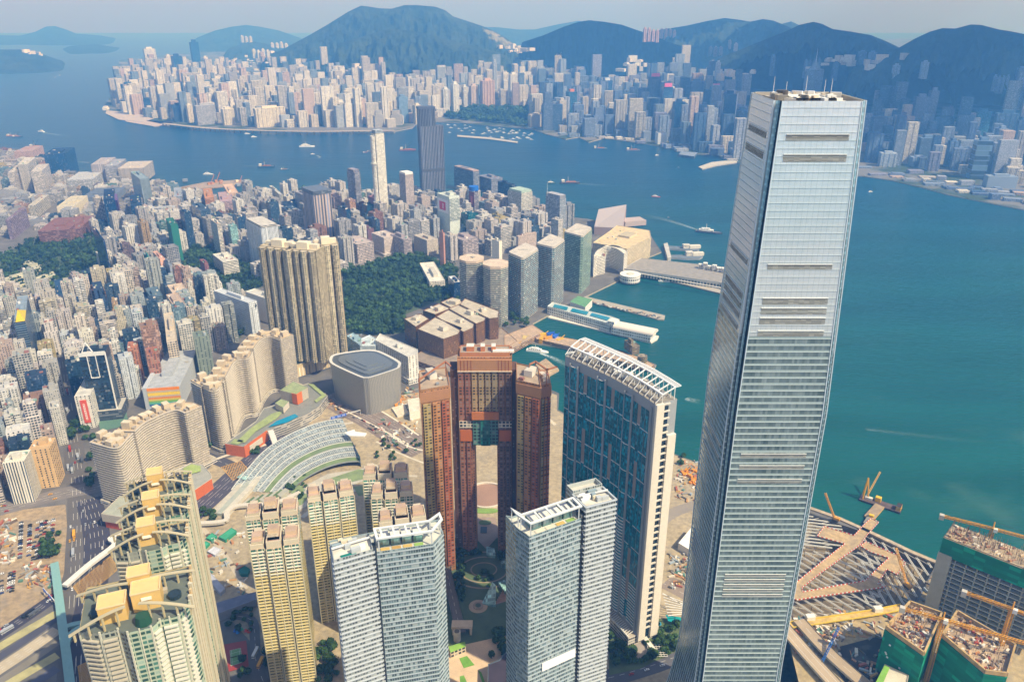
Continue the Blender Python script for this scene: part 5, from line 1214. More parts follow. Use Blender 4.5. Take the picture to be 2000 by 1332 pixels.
def clear(x, y, near=False):
    px, py = PR(x, y, ZL); 
    for P in [PARK, KNOLL, PARK2, PARK3, STATION]+ROADS:
        if inpoly(px, py, P): return False
    return True
K1 = [(-60, 590), (240, 575), (330, 560), (480, 600), (500, 650), (420, 690), (370, 780), (250, 800), (215, 850), (170, 900), (100, 960), (-60, 990)]
K2 = [(150, 440), (330, 405), (480, 395), (560, 385), (790, 395), (900, 400), (1010, 410), (1100, 440), (1140, 470), (980, 500), (890, 515), (860, 505), (700, 520), (670, 560), (640, 560), (480, 560), (330, 560), (240, 575), (150, 610)]
K3 = [(-60, 300), (60, 300), (150, 352), (250, 352), (440, 392), (470, 396), (300, 420), (150, 440), (-60, 470)]
PAL1_ = ['d8cfbc', 'cfc6b4', 'e0d8c6', 'c2b49c', 'b9b2a4', 'd5bea6', 'c69c80', 'a8a294', 'cbb8a8', 'ded3b4', '9fa69a', 'd8c8c0', 'b99c88', 'c8b78c', 'c2cdd2', '9aa9ae', 'ddd7cb', 'ccc3b2']
PAL2_ = ['b8aea8', 'c9c0b8', 'a59b98', 'cfc6bc', '98949a', 'b5a6a0', 'c6b6ac', 'a8aab0', 'd3cbc0', 'bd9f92', '8b8e98', 'c9beb0']
VIV_ = ['8c5c50', '4f7a72', '2d4a68', 'b08c5c', 'a87a64', '6a8698', 'b8a468', '745860', '274468', '1d3b58']
def desat(h, k=.5):
    v = [int(h[i:i+2], 16) for i in (0, 2, 4)]; g = sum(v)/3; return ''.join('%02x' % int((x+(g-x)*k)*.97) for x in (v[0]-3, v[1], v[2]-2))
PAL1 = [desat(h) for h in PAL1_]; PAL2 = [desat(h, .55) for h in PAL2_]; VIV = [desat(h, .25) for h in VIV_]
def hue(c):
    r, g, b = [int(c[i:i+2], 16) for i in (0, 2, 4)]; m_ = max(r, g, b); s_ = m_-min(r, g, b); v = (r+g+b)/3
    if s_ < 22: return 'white' if v > 205 else 'pale grey' if v > 170 else 'grey'
    if r >= g >= b: return ('cream' if v > 195 else 'beige' if v > 160 else 'brown' if v > 105 else 'dark red') if r-b < 75 else ('orange' if v > 110 else 'rust red')
    if b > r and b >= g: return 'pale blue' if v > 150 else 'dark blue'
    if g >= r: return 'pale green' if v > 150 else 'green'
    return 'pinkish'
FILL = []
def fill(poly, th, cw, cd, gap, hlo, hhi, pal, keep=1., seed=1, styles=('punched', 'small', 'resid', 'banded', 'slots', 'gridded'), glass=.08, hp=1.):
    R = random.Random(seed); W = [XY(*p, ZL) for p in poly]; t = math.radians(th); U = Vector((math.cos(t), math.sin(t))); V = Vector((-U.y, U.x))
    us = [Vector(p).dot(U) for p in W]; vs = [Vector(p).dot(V) for p in W]; v = min(vs); row = 0
    while v < max(vs):
        d = cd*R.uniform(.85, 1.2); u = min(us)+R.uniform(0, cw); since = 0
        while u < max(us):
            w = cw*R.uniform(.6, 1.35); c = U*(u+w/2)+V*(v+d/2); px, py = PR(c.x, c.y, ZL)
            if inpoly(px, py, poly) and clear(c.x, c.y) and free(c.x, c.y, max(w, d)*.52) and R.random() < keep:
                h = hlo+(hhi-hlo)*R.random()**hp*(1 if R.random() > .06 else 1.5); g = R.random() < glass; st = 'curtain' if g else R.choice(styles)
                col = R.choice(VIV if (g or R.random() < .06) else pal); FILL.append((c.x, c.y, w*.94, d*R.uniform(.8, 1.), t, h, st, col, R.random()))
            u += w+.6; since += w
            if since > gap: u += 9; since = 0
        row += 1; v += d+(11 if row % 2 else 1.5)
fill(K1, 30, 20, 22, 80, 32, 74, PAL1, .95, 11, hp=1.3)
fill(K2, 40, 27, 28, 100, 22, 66, PAL2, .93, 12, hp=1.6, glass=.14)
fill(K3, 14, 38, 26, 150, 10, 34, PAL2, .85, 13, styles=('banded', 'gridded', 'concrete', 'punched'), hp=2)
FILL.sort(key=lambda f: -(f[2]+f[3])*f[5]/(f[1]**2)*(1 if 0 < PR(f[0], f[1], f[5])[0] < 2000 else .01)); NIND = 215
def block(mb, x, y, w, d, t, h, st, col, r, R, kit=True, z0=ZL):
    P = rect(x, y, w, d, t); dk = st in ('curtain', 'gridded', 'concrete')
    if not dk and w > 13 and R.random() < .7: Q = indent(ccw(P), R.choice([11, 15, 20]), R.uniform(1.5, 3)); mb.prism(Q, z0, z0+h, st, 'roofing', col, shade(col, .7))
    elif R.random() < .25: mb.prism(P, z0, z0+h*.72, st, 'roofing', col, shade(col, .75)); mb.prism(rect(x, y, w*.7, d*.75, t), z0+h*.72, z0+h, st, 'roofing', col, shade(col, .75))
    else: mb.prism(P, z0, z0+h, st, 'roofing', col, shade(col, .75), par=1. if kit else 0)
    return P
RF = random.Random(77); rest = MB()
for i, f in enumerate(FILL):
    x, y, w, d, t, h, st, col, r = f
    if i < NIND:
        m = MB(); e = empty('office_block' if st in ('curtain', 'gridded') else 'tenement_block', x, y, ZL, '', 'office block' if st in ('curtain', 'gridded') else 'tenement block', 'blocks filling the street grid'); P = block(m, *f, RF); m.build('facade', e); m = MB(); roofkit(m, P, ZL+h-.9, RF, shade(col, .9), True); m.build('roof_plant', e); BL.append((e, (x, y, h, hue(col), st)))
    else:
        P = block(rest, *f, RF, kit=False); roofkit(rest, P, ZL+h, RF, shade(col, .9))
o = rest.build('distant_blocks'); tag(o, 'dense mass of small blocks between the individual buildings', None, None, 'stuff')
# ================================================================ far shore: placed towers (centre px, top y, base y, width px, style, colour, words)
FARB = [(297, 96, 143, 27, 'ribbed', 'd9d6cf', 'triple-ribbed white tower on the far point'), (351, 110, 166, 22, 'curtain', '1d3f66', 'dark blue block between the white and the bluish tower'), (333, 110, 152, 12, 'ribbed', 'd4cfc2', 'cream tower left of the dark blue block'),
(387, 83, 152, 18, 'curtain', '1e4a78', 'tallest bluish glass tower on the far point'), (376, 128, 162, 17, 'punched', 'c9c4b8', 'pale block under the tallest bluish tower'), (404, 113, 150, 10, 'ribbed', 'd8d2c4', 'thin cream tower right of the tallest bluish tower'),
(256, 165, 211, 30, 'curtain', '1c4a70', 'dark teal block at the tip of the far point'), (292, 194, 218, 40, 'curtain', '183c66', 'dark glass waterfront slab near the tip'), (330, 198, 228, 38, 'curtain', '1f5062', 'teal glass waterfront slab right of the dark one'), (352, 205, 238, 34, 'curtain', '243f66', 'navy waterfront slab beside the grey one'),
(402, 206, 244, 46, 'banded', 'a9aab0', 'large grey banded slab on the far waterfront'), (372, 206, 240, 12, 'ribbed', 'd8cdb8', 'cream fin at the left of the grey banded slab'), (446, 213, 245, 26, 'ribbed', 'd6ccb8', 'cream twin block right of the grey banded slab'),
(528, 211, 248, 72, 'ribbed', 'ded2b8', 'long cream ribbed waterfront slab'), (594, 203, 245, 16, 'ribbed', 'c9c6be', 'grey slim tower right of the long cream slab'), (667, 200, 244, 17, 'banded', 'dedad0', 'round white banded tower on the far waterfront'), (647, 184, 242, 16, 'gridded', 'b5b0ae', 'grey tower with a white crown'),
(698, 193, 246, 22, 'ribbed', 'e0d6c2', 'cream pair of towers left of the hotel block'), (754, 200, 244, 28, 'ribbed', 'dfd2b6', 'bright cream tower by the expressway'), (727, 226, 246, 20, 'gridded', 'cdbfa6', 'low tan block by the expressway'), (787, 190, 240, 22, 'curtain', '6f8aa6', 'pale blue glass tower by the expressway'), (815, 206, 242, 16, 'ribbed', 'd6cdbc', 'cream slab right of the pale blue glass tower'),
(543, 127, 152, 42, 'ribbed', 'd6cfc2', 'pale hillside estate under the big mountain'), (467, 142, 172, 50, 'punched', 'cdc3b0', 'cream hillside group left of the estate'), (435, 165, 193, 38, 'ribbed', 'bfc6b8', 'greenish-white estate above the cream slab'), (614, 120, 150, 12, 'ribbed', 'd6a890', 'pinkish slim tower under the big mountain'), (590, 130, 165, 26, 'ribbed', 'd0c6b4', 'cream towers left of the pinkish one'), (655, 140, 185, 26, 'ribbed', 'a9aeb2', 'grey estate right of the pinkish one'), (690, 138, 182, 34, 'ribbed', 'c6a89c', 'pinkish estate under the ridge road'),
(871, 175, 224, 16, 'ribbed', 'd8d8d4', 'white tower left of the tall white pair'), (889, 165, 224, 15, 'ribbed', 'e0dfda', 'tall white tower by the park'), (908, 170, 216, 11, 'banded', 'd8d6d0', 'banded white tower right of the tall white one'), (925, 168, 212, 18, 'ribbed', 'cbb7a6', 'tan tower by the park'), (952, 158, 212, 32, 'ribbed', 'c9a895', 'pinkish stepped slab by the park'), (967, 122, 200, 9, 'ribbed', 'a9b0b8', 'thin needle tower by the park'),
(1002, 146, 200, 18, 'ribbed', 'dad6cc', 'white tower left of the glass pair'), (1010, 117, 170, 18, 'curtain', '6a8ab0', 'left glass tower of a tall pair'), (1030, 118, 170, 16, 'curtain', '6a8ab0', 'right glass tower of a tall pair'), (1050, 146, 186, 14, 'ribbed', '8f98a8', 'grey round-topped tower'), (1035, 147, 180, 10, 'ribbed', 'd8c4a8', 'cream tower by the glass pair'),
(1075, 97, 150, 16, 'ribbed', 'e0d4bc', 'first bright hillside tower'), (1090, 97, 156, 12, 'ribbed', 'e4d8c0', 'second bright hillside tower'), (1108, 101, 140, 14, 'ribbed', 'e0d6c2', 'third bright hillside tower'), (1125, 112, 150, 12, 'ribbed', 'dad0be', 'fourth bright hillside tower'), (1138, 112, 146, 10, 'ribbed', 'd8ccb6', 'fifth bright hillside tower'), (1164, 102, 134, 16, 'ribbed', 'bfb8b0', 'sixth bright hillside tower'), (1189, 103, 142, 14, 'ribbed', 'c4b0a4', 'seventh bright hillside tower'), (1065, 130, 155, 10, 'ribbed', 'c69a8a', 'reddish low hillside tower'), (1163, 128, 155, 12, 'ribbed', 'e6d8bc', 'bright cream lower hillside tower'),
(1084, 177, 205, 18, 'gridded', 'c9ccd0', 'pale square block'), (1096, 197, 250, 18, 'slots', 'b8b2a6', 'grey-cream tower by the typhoon shelter'), (1050, 224, 248, 44, 'small', 'cfc4b4', 'low white cluster by the typhoon shelter'), (1115, 180, 240, 22, 'curtain', '2f5a7c', 'dark teal tower with an orange top'), (1062, 205, 232, 26, 'punched', 'c8a090', 'pinkish block behind the low cluster'),
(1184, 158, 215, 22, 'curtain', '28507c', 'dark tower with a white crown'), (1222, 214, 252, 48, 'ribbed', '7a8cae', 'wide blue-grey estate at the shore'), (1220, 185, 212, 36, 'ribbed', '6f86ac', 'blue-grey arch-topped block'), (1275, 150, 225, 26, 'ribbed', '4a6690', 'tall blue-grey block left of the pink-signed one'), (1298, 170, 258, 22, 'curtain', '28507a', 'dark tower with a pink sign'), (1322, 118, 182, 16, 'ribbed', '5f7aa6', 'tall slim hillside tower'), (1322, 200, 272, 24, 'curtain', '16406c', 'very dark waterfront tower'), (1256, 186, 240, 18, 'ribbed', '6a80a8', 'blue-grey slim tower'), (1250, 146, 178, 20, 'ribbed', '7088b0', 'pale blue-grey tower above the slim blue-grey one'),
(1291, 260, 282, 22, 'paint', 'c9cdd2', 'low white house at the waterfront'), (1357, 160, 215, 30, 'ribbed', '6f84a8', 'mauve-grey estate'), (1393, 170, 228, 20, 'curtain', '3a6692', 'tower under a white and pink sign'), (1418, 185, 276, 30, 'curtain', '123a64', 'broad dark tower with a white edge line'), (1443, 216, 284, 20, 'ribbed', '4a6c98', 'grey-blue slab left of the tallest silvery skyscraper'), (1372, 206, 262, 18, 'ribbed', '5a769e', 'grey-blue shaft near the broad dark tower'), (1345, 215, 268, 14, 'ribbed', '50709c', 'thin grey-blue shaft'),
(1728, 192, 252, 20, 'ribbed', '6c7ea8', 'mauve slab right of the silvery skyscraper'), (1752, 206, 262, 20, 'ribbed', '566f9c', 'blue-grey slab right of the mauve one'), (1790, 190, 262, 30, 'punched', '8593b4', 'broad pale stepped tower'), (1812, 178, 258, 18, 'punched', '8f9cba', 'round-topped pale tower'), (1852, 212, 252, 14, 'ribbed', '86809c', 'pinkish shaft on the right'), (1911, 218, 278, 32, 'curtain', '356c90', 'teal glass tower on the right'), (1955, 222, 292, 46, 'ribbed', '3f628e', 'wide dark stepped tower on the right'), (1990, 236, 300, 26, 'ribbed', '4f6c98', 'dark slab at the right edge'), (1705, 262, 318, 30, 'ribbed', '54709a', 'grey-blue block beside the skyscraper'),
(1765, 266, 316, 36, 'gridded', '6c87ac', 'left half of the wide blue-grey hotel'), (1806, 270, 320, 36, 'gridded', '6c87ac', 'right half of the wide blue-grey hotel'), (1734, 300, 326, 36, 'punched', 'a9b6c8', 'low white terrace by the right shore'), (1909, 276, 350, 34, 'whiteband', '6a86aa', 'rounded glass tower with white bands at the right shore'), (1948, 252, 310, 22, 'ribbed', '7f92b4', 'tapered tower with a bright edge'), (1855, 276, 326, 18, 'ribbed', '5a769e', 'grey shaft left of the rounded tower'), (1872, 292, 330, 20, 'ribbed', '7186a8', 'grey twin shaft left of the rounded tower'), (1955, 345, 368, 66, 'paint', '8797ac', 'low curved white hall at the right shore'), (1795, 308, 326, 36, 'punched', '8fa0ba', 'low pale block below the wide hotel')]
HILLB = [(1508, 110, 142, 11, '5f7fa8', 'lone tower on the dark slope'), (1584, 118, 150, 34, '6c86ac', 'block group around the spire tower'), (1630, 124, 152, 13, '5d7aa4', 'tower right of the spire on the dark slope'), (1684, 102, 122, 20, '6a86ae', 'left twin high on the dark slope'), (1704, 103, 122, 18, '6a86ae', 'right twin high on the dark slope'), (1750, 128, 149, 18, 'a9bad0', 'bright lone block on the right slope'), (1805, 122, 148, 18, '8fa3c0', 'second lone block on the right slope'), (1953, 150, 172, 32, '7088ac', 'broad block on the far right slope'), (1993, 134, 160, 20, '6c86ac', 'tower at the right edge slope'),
(1288, 58, 76, 66, 'd0a89c', 'row of pink towers along the saddle'), (1424, 80, 103, 8, 'b9a6a6', 'pale tower in the gap of the hills'), (1437, 86, 100, 10, 'd8c6bc', 'short pale tower in the gap of the hills'), (1397, 93, 112, 30, '9a8ea0', 'mauve row above the valley'), (1396, 122, 148, 22, 'c4ccd6', 'stepped white building in the valley'), (481, 72, 84, 24, 'c9c6c0', 'estate on the small hill, upper left'), (545, 84, 94, 36, 'd0ccc4', 'white row on the slope behind the small hill'), (510, 99, 115, 36, 'd8d4cc', 'white estate below the small hill')]
RG = random.Random(19)
facade('whiteband', 40., 16., 1.01, .82, (.06, .10, .15), lit=0)
def fartower(px, yt, yb, w, st, col, words, z=None, name='far_tower'):
    if z is None: x, y = XY(px, yb, ZL); z = ZL; h = hz(px, yb, yt)
    else: x, y, z = z; h = CAM_H+ray(px, yt)[2]/ray(px, yt)[1]*y*1.; z -= 25
    wm = w/FPX*(y*CP+(CAM_H-z)*SP)/1.22; d = min(wm, 34); a = math.atan2(-x, y)+RG.uniform(.25, .5)
    m = MB(); P = rect(x, y+d*.4, wm, d, a); e = empty(name, x, y+d*.4, z, words+(' across the harbour' if 'far' not in words and len(words.split()) < 12 else ''), 'tower', 'prominent towers across the harbour'); claim(P)
    Q = indent(ccw(P), 16, 2.2) if st in ('ribbed', 'punched') and wm > 14 else P
    m.prism(Q, z, h, 'farwall' if st == 'ribbed' else st, 'roofing', col, shade(col, .8)); m.build('facade', e)
    m = MB(); c = 'c8743c' if 'orange' in words else 'd8dde4' if 'crown' in words or 'white and pink' in words else shade(col, .9); m.prism(rect(x, y+d*.4, wm*.5, d*.5, a), h, h+(h-z)*.06+3, 'concrete', 'roofing', c); m.build('roof_plant', e)
    if 'pink sign' in words or 'pink-signed' in words or 'white and pink' in words: m = MB(); m.box(x, y-d*.2, h, h+16, wm*.8, 3, a, 'paint', 'e06a9a'); m.build('roof_sign', e)
    if 'edge' in words and 'dark tower' in words: m = MB(); m.beam((*P[1], z), (*P[1], h+4), 4, 4, 'paint', 'c8d0da'); m.build('edge_line', e)
    return e
facade('farwall', 4.6, 6., .46, .72, (.09, .10, .11), lit=.2, grough=.5)
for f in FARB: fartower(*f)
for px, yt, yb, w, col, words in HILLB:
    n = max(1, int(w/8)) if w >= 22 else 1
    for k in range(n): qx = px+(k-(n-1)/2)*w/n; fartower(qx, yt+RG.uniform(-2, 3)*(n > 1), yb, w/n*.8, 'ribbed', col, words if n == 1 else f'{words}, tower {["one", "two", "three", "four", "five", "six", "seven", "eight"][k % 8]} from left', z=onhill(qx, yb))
# spire tower behind the skyscraper top
x, y, z = onhill(1584, 190); h = CAM_H+ray(1584, 128)[2]/ray(1584, 128)[1]*y
e = empty('office_tower', x, y, ZL, 'spired triangular-looking tower half hidden behind the silvery skyscraper top', 'office tower'); m = MB(); m.prism(rect(x, y, 62, 62, .5), ZL, h-18, 'farwall', 'roofing', '7f94b4', '8fa0b8'); m.build('shaft', e); m = MB(); m.cyl(x, y, h-18, h+16, 30, 'farwall', '8698b6', 4, 6); m.build('pyramid_top', e); m = MB(); m.cyl(x, y, h+10, h+78, 2.4, 'paint', 'c9d2de', 6, .6); m.build('mast', e)
VPARK = [(868, 218), (890, 212), (960, 214), (1030, 215), (1032, 250), (960, 240), (868, 232)]
FR1 = [(238, 160), (262, 150), (330, 148), (420, 162), (520, 175), (640, 180), (720, 185), (800, 186), (870, 182), (990, 178), (1060, 172), (1180, 170), (1230, 180), (1290, 185), (1340, 188), (1450, 195), (1460, 320), (1350, 292), (1290, 280), (1225, 270), (1150, 268), (1060, 254), (1040, 246), (860, 232), (812, 236), (770, 250), (600, 250), (480, 246), (400, 242), (320, 234), (260, 226), (225, 210), (228, 180)]
FR2 = [(1684, 240), (1760, 232), (1850, 235), (1940, 245), (2060, 265), (2060, 380), (1980, 362), (1900, 345), (1840, 340), (1780, 325), (1690, 318)]
FR3 = [(245, 158), (330, 130), (430, 132), (520, 140), (620, 150), (700, 150), (700, 180), (520, 172), (330, 160)]
FFILL = []
def farfill(poly, cell, hlo, hhi, pal, keep, seed, hp=1.5):
    R = random.Random(seed); W = [XY(*p, ZL) for p in poly]; x0, x1 = min(p[0] for p in W), max(p[0] for p in W); y0, y1 = min(p[1] for p in W), max(p[1] for p in W); y = y0
    while y < y1:
        x = x0
        while x < x1:
            qx, qy = x+R.uniform(-.3, .3)*cell, y+R.uniform(-.3, .3)*cell; px, py = PR(qx, qy, ZL); x += cell
            if not inpoly(px, py, poly) or inpoly(px, py, VPARK) or R.random() > keep or not free(qx, qy, 16): continue
            nz = noise.noise(Vector((qx/260, qy/260, seed)))
            if nz < -.28: continue
            h = (hlo+(hhi-hlo)*R.random()**hp)*(1+.7*nz); z = max(ZL, terr(qx, qy)-5)
            if z > 130: continue
            c = R.choice(pal(px)); FFILL.append((qx, qy, R.uniform(22, 58), R.uniform(20, 30), R.uniform(.2, .5)+math.atan2(-qx, qy), h, R.choice(('farwall', 'farwall', 'punched', 'banded', 'gridded')), c, z))
        y += cell*.9
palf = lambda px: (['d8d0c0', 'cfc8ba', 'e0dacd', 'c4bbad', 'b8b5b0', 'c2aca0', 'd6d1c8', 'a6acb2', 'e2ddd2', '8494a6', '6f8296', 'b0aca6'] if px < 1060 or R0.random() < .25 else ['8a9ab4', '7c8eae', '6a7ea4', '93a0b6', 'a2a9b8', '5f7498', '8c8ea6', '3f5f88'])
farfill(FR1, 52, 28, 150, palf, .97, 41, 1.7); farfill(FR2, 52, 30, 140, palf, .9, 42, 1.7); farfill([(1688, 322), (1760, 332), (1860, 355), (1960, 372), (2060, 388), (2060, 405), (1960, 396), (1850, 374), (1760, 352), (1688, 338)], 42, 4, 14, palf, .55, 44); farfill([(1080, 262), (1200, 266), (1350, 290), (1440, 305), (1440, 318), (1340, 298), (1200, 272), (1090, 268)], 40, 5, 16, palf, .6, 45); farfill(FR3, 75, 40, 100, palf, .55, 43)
# tiny white towns on the slopes and on the distant shores
for k in range(150):
    px, py = RG.choice([(RG.gauss(1240, 30), RG.gauss(135, 6)), (RG.gauss(690, 25), RG.gauss(142, 4)), (RG.gauss(500, 40), RG.gauss(118, 5)), (RG.gauss(1670, 60), RG.gauss(130, 8)), (RG.gauss(1005, 12), RG.gauss(98, 3)), (RG.gauss(50, 40), RG.gauss(146, 4)), (RG.gauss(70, 20), RG.gauss(103, 3)), (RG.gauss(300, 60), RG.gauss(94, 1.5)), (RG.gauss(1400, 40), RG.gauss(150, 12))])
    x, y, z = onhill(px, py)
    if terr(x, y) < 4 and not inpoly(x, y, far): continue
    FFILL.append((x, y, RG.uniform(25, 60), RG.uniform(18, 30), RG.uniform(0, 3), RG.uniform(10, 38), 'concrete', RG.choice(['d8d4cc', 'e4ddd0', 'c9bfb2', 'dccdb8']), max(z-8, 1)))
FFILL.sort(key=lambda f: -(f[2]*f[5]/f[1]**2)); rest = MB(); NF = 130
for i, (x, y, w, d, t, h, st, col, z) in enumerate(FFILL):
    if i < NF:
        m = MB(); block(m, x, y, w, d, t, h, st, col, 0, RG, False, z0=z); e = empty('far_tower', x, y, z, '', 'tower', 'mass of towers across the harbour'); m.build('facade', e); BL.append((e, (x, y, h, hue(col), 'far')))
    else: block(rest, x, y, w, d, t, h, st, col, 0, RG, False, z0=z)
o = rest.build('distant_towers'); tag(o, 'mass of small distant towers packed along the far shore', None, None, 'stuff')
# woods on the far shore
# ================================================================ ground works, roads, gardens
def sheet(name, pts, z, mat, col, holes=()):
    m = MB(); m.flat(ccw([XY(*p, z) for p in pts]), z, mat, col, holes); return struct(m, name)
def smooth(pts, z=ZL, n=6): return arcpts([XY(*p, z) for p in pts], n)
def ribbon(name, pts, w, z, mat, col, lines=None, n=6, thick=0):
    C = smooth(pts, z, n); m = MB(); s_ = []
    for i in range(len(C)):
        a, b = C[max(0, i-1)], C[min(len(C)-1, i+1)]; v = Vector((b[0]-a[0], b[1]-a[1])).normalized(); s_.append(Vector((-v.y, v.x)))
    def at(i, o, zz): return (C[i][0]+s_[i].x*o, C[i][1]+s_[i].y*o, zz)
    for i in range(len(C)-1):
        m.face([at(i, -w/2, z), at(i+1, -w/2, z), at(i+1, w/2, z), at(i, w/2, z)][::-1] if False else [at(i, w/2, z), at(i, -w/2, z), at(i+1, -w/2, z), at(i+1, w/2, z)], mat, col)
        if thick:
            for sg in (-1, 1): m.face([at(i, sg*w/2, z-thick), at(i+1, sg*w/2, z-thick), at(i+1, sg*w/2, z+.9), at(i, sg*w/2, z+.9)][::-sg], 'concrete', shade('b9b0a0', .9))
    if lines:
        for o_, dash in lines:
            for i in range(len(C)-1):
                if dash and i % 2: continue
                m.face([at(i, o_+.14, z+.06), at(i, o_-.14, z+.06), at(i+1, o_-.14, z+.06), at(i+1, o_+.14, z+.06)], 'paint', 'd9d6cc')
    if thick:
        for i in range(2, len(C)-1, 5): m.box(C[i][0], C[i][1], ZL, z-thick+.1, 2.2, 2.2, 0, 'concrete', 'a9a294')
    return m
def rstruct(*a, **k): nm = a[0]; return struct(ribbon(*a, **k), nm)
# waterfront reclamation: sandy ground
sheet('ground_sand', [(300, 1040), (420, 900), (560, 870), (640, 790), (790, 770), (1010, 740), (1088, 772), (1088, 802), (1180, 852), (1322, 890), (1378, 910), (1470, 952), (1580, 993), (1575, 1002), (1500, 1012), (1530, 1207), (1560, 1332), (560, 1332)], ZL+.04, 'soil', 'a8987a')
sheet('ground_works', [(1530, 1207), (1790, 1180), (1830, 1104), (1852, 1106), (2100, 1227), (2100, 1500), (1500, 1500)], ZL+.04, 'soil', 'a8946c')
sheet('ground_lot', [(0, 1000), (128, 985), (135, 1080), (112, 1165), (0, 1235)], ZL+.04, 'soil', 'a08b6c')
# roads
L4 = [(-6, 1), (-2, 1), (2, 1), (6, 1)]
rstruct('road', [(118, 690), (125, 760), (140, 850), (150, 930), (155, 1000), (152, 1080), (150, 1160), (140, 1340)], 24, ZL+.08, 'asphalt', '5f5a55', L4)
rstruct('road', [(172, 975), (185, 1020), (190, 1080), (180, 1160), (165, 1240), (165, 1345)], 26, ZL+.10, 'asphalt', '3e3b45', L4)
rstruct('road', [(0, 995), (60, 980), (130, 962), (200, 948), (300, 920), (370, 900)], 26, ZL+.12, 'asphalt', '77706a', [(0, 0), (-5, 1), (5, 1)])
rstruct('road', [(330, 1045), (380, 1000), (430, 955), (475, 915), (520, 878), (560, 852)], 30, ZL+.14, 'asphalt', '4a4650', [(-9, 1), (-4.5, 1), (0, 0), (4.5, 1), (9, 1)])
rstruct('road', [(360, 872), (400, 890), (440, 905), (480, 925)], 18, ZL+.16, 'asphalt', '4c4a50', [(0, 1)])
rstruct('road', [(640, 772), (680, 795), (730, 820), (780, 852), (830, 880)], 46, ZL+.08, 'asphalt', '7b6d62', [(-18, 1), (-14, 1), (-10, 0), (-4, 1), (0, 0), (4, 1), (10, 0), (14, 1), (18, 1)])
rstruct('road', [(545, 742), (600, 728), (650, 712), (700, 700), (760, 740)], 24, ZL+.1, 'asphalt', '55565c', [(0, 0), (-4, 1), (4, 1)])
rstruct('road', [(560, 830), (620, 800), (655, 790)], 12, ZL+.2, 'asphalt', '8b7868')
rstruct('road', [(1300, 1135), (1350, 1160), (1400, 1180)], 22, ZL+.1, 'asphalt', '8a7b6c', [(-4, 1), (4, 1)])
rstruct('road', [(1230, 1075), (1300, 1010), (1345, 990), (1400, 975)], 16, ZL+.1, 'asphalt', '8f8578')
rstruct('road', [(1150, 1332), (1210, 1318), (1270, 1300), (1330, 1280), (1400, 1270)], 18, ZL+.12, 'asphalt', '5d5b5e', [(0, 1)])
rstruct('road', [(1530, 1222), (1580, 1280), (1640, 1345)], 13, ZL+5, 'asphalt', 'b09c80', [(-3, 0), (3, 0)], thick=1.5)
rstruct('road', [(1560, 1210), (1620, 1275), (1700, 1345)], 12, ZL+5, 'asphalt', 'a89478', [(0, 1)], thick=1.5)
for k, (y0, w, c) in enumerate(((1238, 15, '3b3845'), (1282, 9, '4b4a55'), (1305, 14, 'b0a288'), (1330, 8, '7d7668'), (1380, 10, '5a5a66'))):
    rstruct('road', [(-30, y0+20), (0, y0), (50, y0-33), (112, y0-76)], w, ZL+.1+.02*k, 'asphalt', c, [(-3, 1), (0, 1), (3, 1)] if w > 10 else None)
for k, y0 in enumerate((1262, 1345, 1420)): rstruct('grass_verge', [(-30, y0+18), (0, y0), (50, y0-30), (112, y0-66)], 10, ZL+.3, 'turf', 'a8a070')
rstruct('road', [(868, 1060), (872, 1110), (880, 1150), (890, 1190), (900, 1235)], 9, ZL+6.3, 'asphalt', '6d6660', [(0, 1)], thick=1.4)
rstruct('road', [(870, 1262), (900, 1250), (950, 1240), (1010, 1222)], 11, ZL+.5, 'asphalt', '5c5654', [(0, 1)])
rstruct('road', [(520, 1345), (500, 1290), (498, 1250), (490, 1210), (440, 1200)], 9, ZL+.5, 'asphalt', '66605e', [(0, 1)])
def hatch(quad, z=ZL+.2, nm='box_junction'):
    m = MB(); q = [XY(*p, z) for p in quad]
    for k in range(1, 14):
        t = k/14
        for A_, B_, C_, D_ in ((0, 1, 2, 3), (1, 2, 3, 0)):
            a, b = (lerp(q[A_], q[B_], 2*t), lerp(q[A_], q[D_], 2*t)) if t <= .5 else (lerp(q[B_], q[C_], 2*t-1), lerp(q[D_], q[C_], 2*t-1)); m.beam((*a, z), (*b, z), .5, .02, 'paint', 'd8a53a')
    for i in range(4): m.beam((*q[i], z), (*q[(i+1) % 4], z), .5, .02, 'paint', 'd8a53a')
    struct(m, nm)
hatch([(432, 912), (470, 900), (492, 924), (455, 938)]); hatch([(143, 1145), (215, 1086), (232, 1110), (160, 1170)]); hatch([(152, 1300), (180, 1288), (190, 1340), (158, 1345)])
